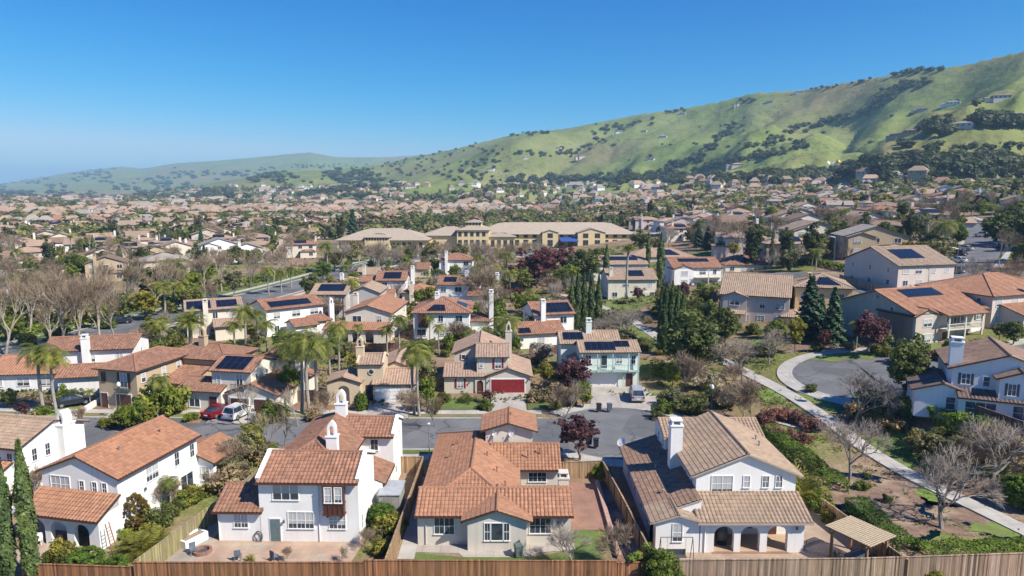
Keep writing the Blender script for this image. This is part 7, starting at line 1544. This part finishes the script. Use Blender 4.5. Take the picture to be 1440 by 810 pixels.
def simple_house(x, y, z, rot, W, Dp, e, wi, ri):
    c_, s_ = math.cos(rot), math.sin(rot); f = lambda u, v, w_: (x+u*c_-v*s_, y+u*s_+v*c_, z+w_); h = (Dp+1)*.18*2; i = len(V)
    p = [f(-W/2, -Dp/2, -5), f(W/2, -Dp/2, -5), f(W/2, Dp/2, -5), f(-W/2, Dp/2, -5), f(-W/2, -Dp/2, e), f(W/2, -Dp/2, e), f(W/2, Dp/2, e), f(-W/2, Dp/2, e)]
    o = .5; q = [f(-W/2-o, -Dp/2-o, e-.1), f(W/2+o, -Dp/2-o, e-.1), f(W/2+o, Dp/2+o, e-.1), f(-W/2-o, Dp/2+o, e-.1), f(-W/2+Dp*.38, 0, e+h), f(W/2-Dp*.38, 0, e+h)]
    V.extend(p+q)
    for a in ((0, 1, 5, 4), (1, 2, 6, 5), (2, 3, 7, 6), (3, 0, 4, 7)): F.append([i+t for t in a]); MI.append(wi)
    j = i+8
    for a in ((0, 1, 5, 4), (2, 3, 4, 5), (1, 2, 5, 5), (3, 0, 4, 4), (3, 2, 1, 0)): F.append([j+t for t in a]); MI.append(8+ri)
    for s in (-1, 1):
        for t in (-.3, 0, .3):
            k = len(V); V.extend([f(W*t-.7, s*(Dp/2+.03), 3.6), f(W*t+.7, s*(Dp/2+.03), 3.6), f(W*t+.7, s*(Dp/2+.03), 4.9), f(W*t-.7, s*(Dp/2+.03), 4.9)]); F.append([k, k+1, k+2, k+3]); MI.append(13)
for rr, x, y, az, a, b in rest: simple_house(x, y, tz(x, y), -az+R.uniform(-.6, .6), R.uniform(11, 15), R.uniform(8, 11), R.choice([3, 5.4, 5.6]), R.choices(range(8), [5, 4, 4, 3, 1.5, 1, 1, 1.5])[0], R.choices(range(5), [4.5, 4.5, 2, .4, 2.2])[0])
# farther still, on the plain: plain roofs among the trees
for i in range(900):
    az = R.uniform(-.68, .35); rr = R.uniform(900, 2600); x, y = rr*math.sin(az), rr*math.cos(az); z = tz(x, y)
    if z > 40: continue
    big = R.random() < .12
    simple_house(x, y, z, R.uniform(0, 3), R.uniform(11, 16)*(2.6 if big else 1), R.uniform(9, 12)*(1.6 if big else 1), R.choice([3, 5.5]), R.choices(range(8), [3, 6, 2, 2, 1, 1, 2, 1])[0], R.choice([0, 1, 1, 2, 4, 4]))
# triangles were written as quads with a doubled corner: drop the double
def poly_mesh(name, V, F, mats, MI):
    me = bpy.data.meshes.new(name); me.from_pydata(V, [], [list(dict.fromkeys(f)) for f in F]); [me.materials.append(m) for m in mats]; me.polygons.foreach_set('material_index', MI); me.update(); return me
o = put('distant_houses', poly_mesh('distant_houses', V, F, mats, MI)); struct(o, 'stuff'); o['label'] = 'far-off houses of the town below the hills'
# houses on the hillside
for i, (a, b, s, wi, l) in enumerate([(1424, 168, 1.7, 1, 'large white hillside building at the right edge with trees below'), (1282, 190, 1.0, 4, 'wide brown hillside house above the tree belt'), (1258, 194, .8, 4, 'smaller brown house left of the wide hillside one'), (1340, 148, 1.3, 1, 'white house high on the right hill meadow'), (1410, 141, 1.1, 0, 'cream house high near the right edge'), (1297, 157, 1.0, 5, 'grey house on mid hillside'), (1125, 131, 1.2, 1, 'white house on the ridge line'), (1083, 145, 1.0, 2, 'beige house just under the ridge'), (1040, 148, .9, 2, 'beige house by dark ridge trees'), (960, 161, .9, 6, 'bluish house on the left ridge'), (932, 194, 1.3, 6, 'blue grey house alone on the middle hill'), (915, 226, .9, 1, 'small white house low on the green hill'), (1037, 235, 1.3, 3, 'pinkish house at the end of a tree line'), (820, 222, 1.4, 3, 'pinkish house on left green hill'), (785, 210, 1.0, 1, 'white house left of the pinkish hill house'), (870, 187, 1.1, 1, 'white house among trees on left ridge'), (905, 186, 1.1, 0, 'cream house by ridge trees'), (1350, 181, 1.4, 3, 'pinkish house beside the dark hillside wood'), (665, 262, 1.2, 1, 'white house at the foot of the low green hill'), (577, 265, 1.4, 0, 'cream house on the low green rise'), (740, 224, 1.0, 2, 'beige house under the far wood'), (690, 240, 1.0, 1, 'white house on the lower left slope')]):
    g = G(a, b); rec_k = R.randrange(8); h = House('hillside_house', l, (g.x, g.y, g.z-.3), -math.atan2(g.x, g.y)+R.uniform(-.4, .4), WALLS[wi][1], R.choice([T_GREY, T_TAN, T_BROWN]), 1); W = 14*s; h.block(-W/2, 0, W/2, 10*s, 0, 5.5, 'hip', 'x', .33, .6, base=-6); h.block(-W/2-6*s, 2*s, -W/2, 9*s, 0, 3.2, 'gable', 'x', .33, .5, base=-6)
    for q in range(4): h.win('F', -W/2+W*(q+.5)/4, 3.6, 0, 2.0, 1.8, 2, 1, GL_DARK)
    h.done()
# temple with white domes
g = G(1178, 239); tp = thing('temple', 'white temple with golden and white domes above the dark trees', 'temple', g, -math.atan2(g.x, g.y)); s = 1.5
b = MB(); b.box(-16, 0, -6, 16, 12, 7); b.box(-19, 4, -6, 26, 14, 5); b.build('wall', [WHITE], tp)
def dome(x, y, z, r, m, nm='dome'):
    b = MB(); b.lathe([(r*.85, -1.5), (r*.85, 0), (r*1.05, .25*r), (r*1.08, .6*r), (r*.85, 1.1*r), (r*.4, 1.5*r), (r*.1, 1.75*r), (.05, 2.2*r), (0, 2.3*r)], 14, c=(x, y, z)); b.build(nm, [m], tp, smooth=True)
GOLD = m_plain('gold_paint', (.55, .36, .09), .4, .3); dome(-12, 4, 7, 2.6, WHITE); dome(0, 4, 8, 3.0, GOLD); dome(-5, 5, 7, 1.8, WHITE); dome(9, 4, 7, 2.0, WHITE); dome(23, 8, 6, 3.6, WHITE)
for q in range(9):
    b = MB(); b.box(-14.6+q*3.4, -.06, 1, -13.2+q*3.4, 0, 5.4); b.build('window', [GL_DARK], tp)

# ------------------------------------------------------------------ trees of the town, one by one
HX = np.array(HOUSES)
def zone_t(a, rr):
    side = 'left of avenue' if a < 300 else ('left of school' if a < 470 else ('behind school' if a < 880 else ('right of school' if a < 1080 else 'up right slope')))
    band = ['nearest', 'near', 'middle', 'farther', 'farthest'][0 if rr < 230 else 1 if rr < 300 else 2 if rr < 380 else 3 if rr < 450 else 4]
    return f'among {band} houses {side}'
n_t = 0; tries = 0
while n_t < 640 and tries < 9000:
    tries += 1
    az = R.uniform(-.66, .66); rr = 150*math.exp(R.uniform(0, 1.2)); x, y = rr*math.sin(az), rr*math.cos(az); a, b = proj((x, y, tz(x, y)))
    if b > ylim(a)-1 or not -30 < a < 1470 or not road_clear(x, y, 6.5): continue
    if len(HX) and np.min(np.maximum(abs(HX[:, 0]-x), abs(HX[:, 1]-y))) < 8.2: continue
    k = R.choices(['evergreen', 'bare_big', 'olive', 'bright', 'yellow', 'palm', 'fan_palm', 'pine', 'conifer', 'cypress', 'purple', 'bare_grey'], [5, 5 if a < 500 else 3, 4.5, 4.5, 2.6, 2.5, .8, 1, 1, 1.3, .8, 2.4])[0]
    plant(k, (x, y, tz(x, y)), HEIGHT[k]*R.uniform(.75, 1.15), R.uniform(.9, 1.15), None, zone_t(a, rr)); n_t += 1
# ------------------------------------------------------------------ far woods: masses nobody could count
def tree_lump(kind):
    n = {'round': 90, 'tall': 80}[kind]; d = rs.normal(0, 1, (n, 3)); d /= np.linalg.norm(d, axis=1, keepdims=True); r = rs.uniform(.6, 1, (n, 1)); p = d*r*(1+.25*np.sin(d[:, :1]*5+1)*np.cos(d[:, 1:2]*4))
    if kind == 'round': C = np.c_[p[:, 0]*.62, p[:, 1]*.62, .55+p[:, 2]*.46]
    else: C = np.c_[p[:, 0]*.28, p[:, 1]*.28, .52+p[:, 2]*.5]*1.0
    return leaf_quads(C, d+np.array([0, 0, .3]), .30 if kind == 'round' else .2, 1.3, .35)
LUMPS = [tree_lump('round') for _ in range(5)]+[tree_lump('tall') for _ in range(3)]
def wood(name, pts, leaf, label, kind='stuff'):
    Vs = []; Fs = []; T = []; o = 0
    for x, y, z, h, w_, k in pts:
        v, f = LUMPS[k]; a = R.uniform(0, 6.28); c_, s_ = math.cos(a), math.sin(a); q = np.c_[(v[:, 0]*c_-v[:, 1]*s_)*w_, (v[:, 0]*s_+v[:, 1]*c_)*w_, v[:, 2]*h]+np.array([x, y, z-.25])
        Vs.append(q); Fs.append(f+o); o += len(v); t = R.random(); T.append(np.clip(t+rs.normal(0, .15, len(f)), 0, 1))
    ob = put(name, np_mesh(name, np.concatenate(Vs), np.concatenate(Fs), leaf, tone=np.concatenate(T))); struct(ob, kind); ob['label'] = label; return ob
A_, B_, C__, D__ = [], [], [], []
_n = 16000; _az = rs.uniform(-.68, .68, _n); _rr = 400*np.exp(rs.uniform(0, 2.0, _n)); _x, _y = _rr*np.sin(_az), _rr*np.cos(_az); _z = terrain(_x, _y); _d = fbm(_x*.008+50, _y*.008+3, 3)
for az, rr, x, y, z, d in zip(_az, _rr, _x, _y, _z, _d):
    if z > 34 or (rr > 800 and az > .05 and R.random() < .6): continue
    a, b = proj((x, y, z))
    if b < np.interp(a, [0, 500, 800, 1440], [262, 258, 252, 243]): continue
    if rr < 520 and R.random() < .3: continue
    if d < .40 and R.random() < .75: continue
    h = R.uniform(4.5, 10)*(1 if rr < 900 else 1.1); k = R.choice([0, 1, 2, 3, 4, 0, 1, 2, 5, 6, 7]); [A_, D__, B_, C__][R.choices(range(4), [1.8, 3.2, 2.4, 1.6])[0]].append((x, y, z, h, h*R.uniform(.8, 1.2), k))
    if len(A_)+len(D__)+len(B_)+len(C__) > 6800: break
def along(pts, n, jx, jy, hmin=5, hmax=10, out=A_):
    seg = [(pts[i], pts[i+1]) for i in range(len(pts)-1)]; L = [math.hypot(b[0]-a[0], b[1]-a[1])+.1 for a, b in seg]
    for _ in range(n if hmax > 12 else int(n*.5)):
        (a, b) = R.choices(seg, L)[0]; t = R.random(); g = G(a[0]+(b[0]-a[0])*t+R.gauss(0, jx), a[1]+(b[1]-a[1])*t+R.gauss(0, jy))
        if g.y > 9000: continue
        h = R.uniform(hmin, hmax)*.8; out.append((g.x, g.y, g.z, h, h*R.uniform(1.0, 1.5), R.randrange(5)))
H_W = []
along([(1298, 116), (1270, 124), (1245, 138), (1222, 158)], 110, 6, 3, 6, 11, H_W); along([(1222, 158), (1170, 171), (1120, 181), (1100, 196), (1060, 210)], 120, 8, 2.5, 6, 11, H_W)
along([(1042, 172), (1020, 190), (1004, 203), (985, 220), (960, 232), (930, 242)], 150, 5, 3, 6, 11, H_W); along([(1140, 202), (1100, 212), (1070, 220), (1040, 226), (1000, 233), (970, 246)], 140, 8, 2, 6, 10, H_W)
along([(912, 172), (880, 178), (845, 186), (832, 200), (808, 216), (735, 216)], 110, 8, 3, 7, 12, H_W); along([(722, 190), (775, 186)], 40, 6, 1.5, 7, 12, H_W); along([(835, 196), (850, 200)], 12, 8, 4, 7, 12, H_W)
along([(1250, 106), (1285, 102), (1318, 99)], 26, 5, 1.2, 7, 13, H_W); along([(1150, 126), (1195, 118), (1215, 112)], 26, 8, 1.2, 5, 9, H_W); along([(1035, 143), (1062, 141)], 18, 6, 1.5, 6, 9, H_W); along([(940, 158), (970, 153)], 16, 6, 1.2, 6, 10, H_W)
along([(1210, 240), (1300, 232), (1370, 234), (1440, 236)], 230, 14, 5, 8, 13, H_W); along([(1195, 250), (1300, 246), (1440, 244)], 150, 12, 4, 6, 10, H_W); along([(1060, 252), (1150, 250), (1200, 244)], 170, 12, 3, 8, 13, H_W); along([(720, 256), (850, 252), (960, 252), (1070, 254)], 240, 16, 3, 8, 13, H_W)
along([(1375, 172), (1440, 178)], 70, 6, 2.5, 8, 14, H_W); along([(1300, 190), (1330, 180)], 40, 8, 4, 7, 12, H_W); along([(1200, 160), (1440, 150)], 22, 30, 12, 5, 8, H_W); along([(900, 215), (1150, 190)], 60, 60, 18, 4, 7, H_W); along([(1250, 212), (1440, 205)], 36, 30, 5, 5, 9, H_W)
along([(480, 238), (520, 234), (570, 230), (600, 222)], 75, 12, 4, 7, 12, H_W); along([(560, 245), (620, 238), (700, 228)], 80, 14, 5, 6, 11, H_W); along([(590, 218), (660, 212), (720, 216)], 60, 14, 4, 6, 11, H_W); along([(640, 250), (720, 246)], 50, 16, 4, 6, 11, H_W); along([(380, 255), (480, 250), (560, 255)], 60, 20, 4, 6, 11, H_W); along([(405, 234), (470, 233)], 34, 12, 1.5, 9, 14, H_W)
for i in range(900):
    a, b = R.uniform(-20, 560), R.uniform(236, 280); g = G(a, b)
    if g.y < 1300 or g.y > 8500: continue
    if float(fbm(np.array([a*.035]), np.array([b*.11]), 3)[0]) < .47: continue
    h = R.uniform(9, 15)*(1.2 if g.y > 4000 else 1); H_W.append((g.x, g.y, g.z, h, h*R.uniform(1.2, 2.2), R.randrange(5)))
wood('far_woods', A_, L_DARK, 'dark trees massed between the far houses'); wood('far_green_woods', D__, L_OAK, 'mid green trees massed between the far houses'); wood('far_olive_woods', B_, L_OLIVE, 'grey green trees massed between the far houses'); wood('far_brown_woods', C__, m_leaf('leaf_bareish', (.17, .115, .08), hue2=(.25, .17, .12), trans=.1), 'leafless brownish trees massed between the far houses'); wood('hillside_woods', H_W, m_leaf('leaf_live_oak', (.075, .10, .05), hue2=(.13, .15, .07)), 'dark oak woods and tree lines on the green hills')
# ------------------------------------------------------------------ light, sky, air
SKY_SAT, SKY_G, SKY_K = 1.0, (3.5, 1.4, .85), (12.5, 5.9, 6.8)
SUN_EL = rad(45); sv = Vector((.85, -.52, 0)).normalized()
sd = Vector((sv.x*math.cos(SUN_EL), sv.y*math.cos(SUN_EL), math.sin(SUN_EL)))
sun = bpy.data.lights.new('sun', 'SUN'); sun.energy = 4.8; sun.angle = rad(.53); sun.color = (1, .92, .80)
so = bpy.data.objects.new('sun', sun); COL.objects.link(so); so.rotation_euler = sd.to_track_quat('Z', 'Y').to_euler(); so.location = (0, 0, 200)
w = bpy.data.worlds.new('World'); SC.world = w; w.use_nodes = True; wn = w.node_tree
sky = wn.nodes.new('ShaderNodeTexSky'); sky.sky_type = 'NISHITA'; sky.sun_disc = False; sky.sun_elevation = SUN_EL; sky.sun_rotation = math.atan2(sd.x, sd.y)
sky.altitude = 100; sky.air_density = 1.0; sky.dust_density = .4; sky.ozone_density = 4
bg = wn.nodes['Background']; bg.inputs[1].default_value = .095
hs = wn.nodes.new('ShaderNodeHueSaturation'); hs.inputs['Saturation'].default_value = SKY_SAT; wn.links.new(sky.outputs[0], hs.inputs['Color'])
def wmul(src, c):
    mt = wn.nodes.new('ShaderNodeMix'); mt.data_type = 'RGBA'; mt.blend_type = 'MULTIPLY'; mt.inputs[0].default_value = 1; mt.inputs[7].default_value = (*c, 1); wn.links.new(src, mt.inputs[6]); return mt.outputs[2]
sp_ = wn.nodes.new('ShaderNodeSeparateColor'); cb_ = wn.nodes.new('ShaderNodeCombineColor'); wn.links.new(wmul(hs.outputs[0], (.13, .13, .13)), sp_.inputs[0])
for i in range(3):
    pw = wn.nodes.new('ShaderNodeMath'); pw.operation = 'POWER'; pw.inputs[1].default_value = SKY_G[i]; wn.links.new(sp_.outputs[i], pw.inputs[0]); wn.links.new(pw.outputs[0], cb_.inputs[i])
s2 = wn.nodes.new('ShaderNodeSeparateColor'); c2_ = wn.nodes.new('ShaderNodeCombineColor'); wn.links.new(wmul(cb_.outputs[0], SKY_K), s2.inputs[0])
lm = wn.nodes.new('ShaderNodeMath'); lm.operation = 'MULTIPLY'; lm.inputs[1].default_value = .68; wn.links.new(s2.outputs[1], lm.inputs[0])
mn = wn.nodes.new('ShaderNodeMath'); mn.operation = 'MINIMUM'; wn.links.new(s2.outputs[0], mn.inputs[0]); wn.links.new(lm.outputs[0], mn.inputs[1])
wn.links.new(mn.outputs[0], c2_.inputs[0]); wn.links.new(s2.outputs[1], c2_.inputs[1]); wn.links.new(s2.outputs[2], c2_.inputs[2]); wn.links.new(c2_.outputs[0], bg.inputs[0])
def haze():
    m = bpy.data.materials.new('haze'); m.use_nodes = True; nt = m.node_tree; nt.nodes.remove(nt.nodes['Principled BSDF'])
    v = nt.nodes.new('ShaderNodeVolumePrincipled'); v.inputs['Color'].default_value = (.44, .71, 1, 1); v.inputs['Density'].default_value = HAZE; v.inputs['Anisotropy'].default_value = .1
    nt.links.new(v.outputs[0], nt.nodes['Material Output'].inputs['Volume'])
    mb = MB(); mb.box(-12700, -60, -8, 12700, 14200, 420); o = mb.build('haze', m); o['kind'] = 'stuff'; o.display_type = 'WIRE'
HAZE = .00012
haze()
vs = SC.view_settings; vs.view_transform = 'Standard'; vs.look = 'None'; vs.exposure = 0.62; vs.gamma = 1; vs.use_curve_mapping = False
cy = SC.cycles; cy.max_bounces = 6; cy.diffuse_bounces = 4; cy.glossy_bounces = 2; cy.transmission_bounces = 2; cy.volume_bounces = 1; cy.transparent_max_bounces = 4; cy.use_denoising = True; cy.use_adaptive_sampling = True; cy.adaptive_threshold = .02
try: cy.denoiser = 'OPENIMAGEDENOISE'
except Exception: pass
cy.caustics_reflective = False; cy.caustics_refractive = False; cy.sample_clamp_indirect = 6
SC.render.use_persistent_data = False

# labels of the many: told apart by where they stand among their like
ORD = ['first', 'second', 'third', 'fourth', 'fifth', 'sixth', 'seventh', 'eighth', 'ninth', 'tenth', 'eleventh', 'twelfth', 'thirteenth', 'fourteenth', 'fifteenth', 'sixteenth', 'seventeenth', 'eighteenth', 'nineteenth']
TENS = {20: ('twenty', 'twentieth'), 30: ('thirty', 'thirtieth'), 40: ('forty', 'fortieth'), 50: ('fifty', 'fiftieth'), 60: ('sixty', 'sixtieth'), 70: ('seventy', 'seventieth'), 80: ('eighty', 'eightieth'), 90: ('ninety', 'ninetieth')}
def ordw(n):
    if n < 20: return ORD[n-1]
    if n >= 100: return 'hundredth' if n == 100 else 'hundred-and-'+ordw(n-100)
    return TENS[n//10*10][1] if n % 10 == 0 else TENS[n//10*10][0]+'-'+ORD[n % 10-1]
bk = {}
for o, look, zone in AUTO: bk.setdefault((look, zone), []).append(o)
for (look, zone), os_ in bk.items():
    os_.sort(key=lambda o: proj(o.location)[0])
    for i, o in enumerate(os_):
        if len(os_) == 1: o['label'] = f'{look} {zone}'
        elif len(os_) == 2: o['label'] = f'{["left", "right"][i]} one of two {zone}: {look}'
        else: o['label'] = f'{look}, {ordw(i+1)} from left {zone}'
bpy.context.view_layer.update()
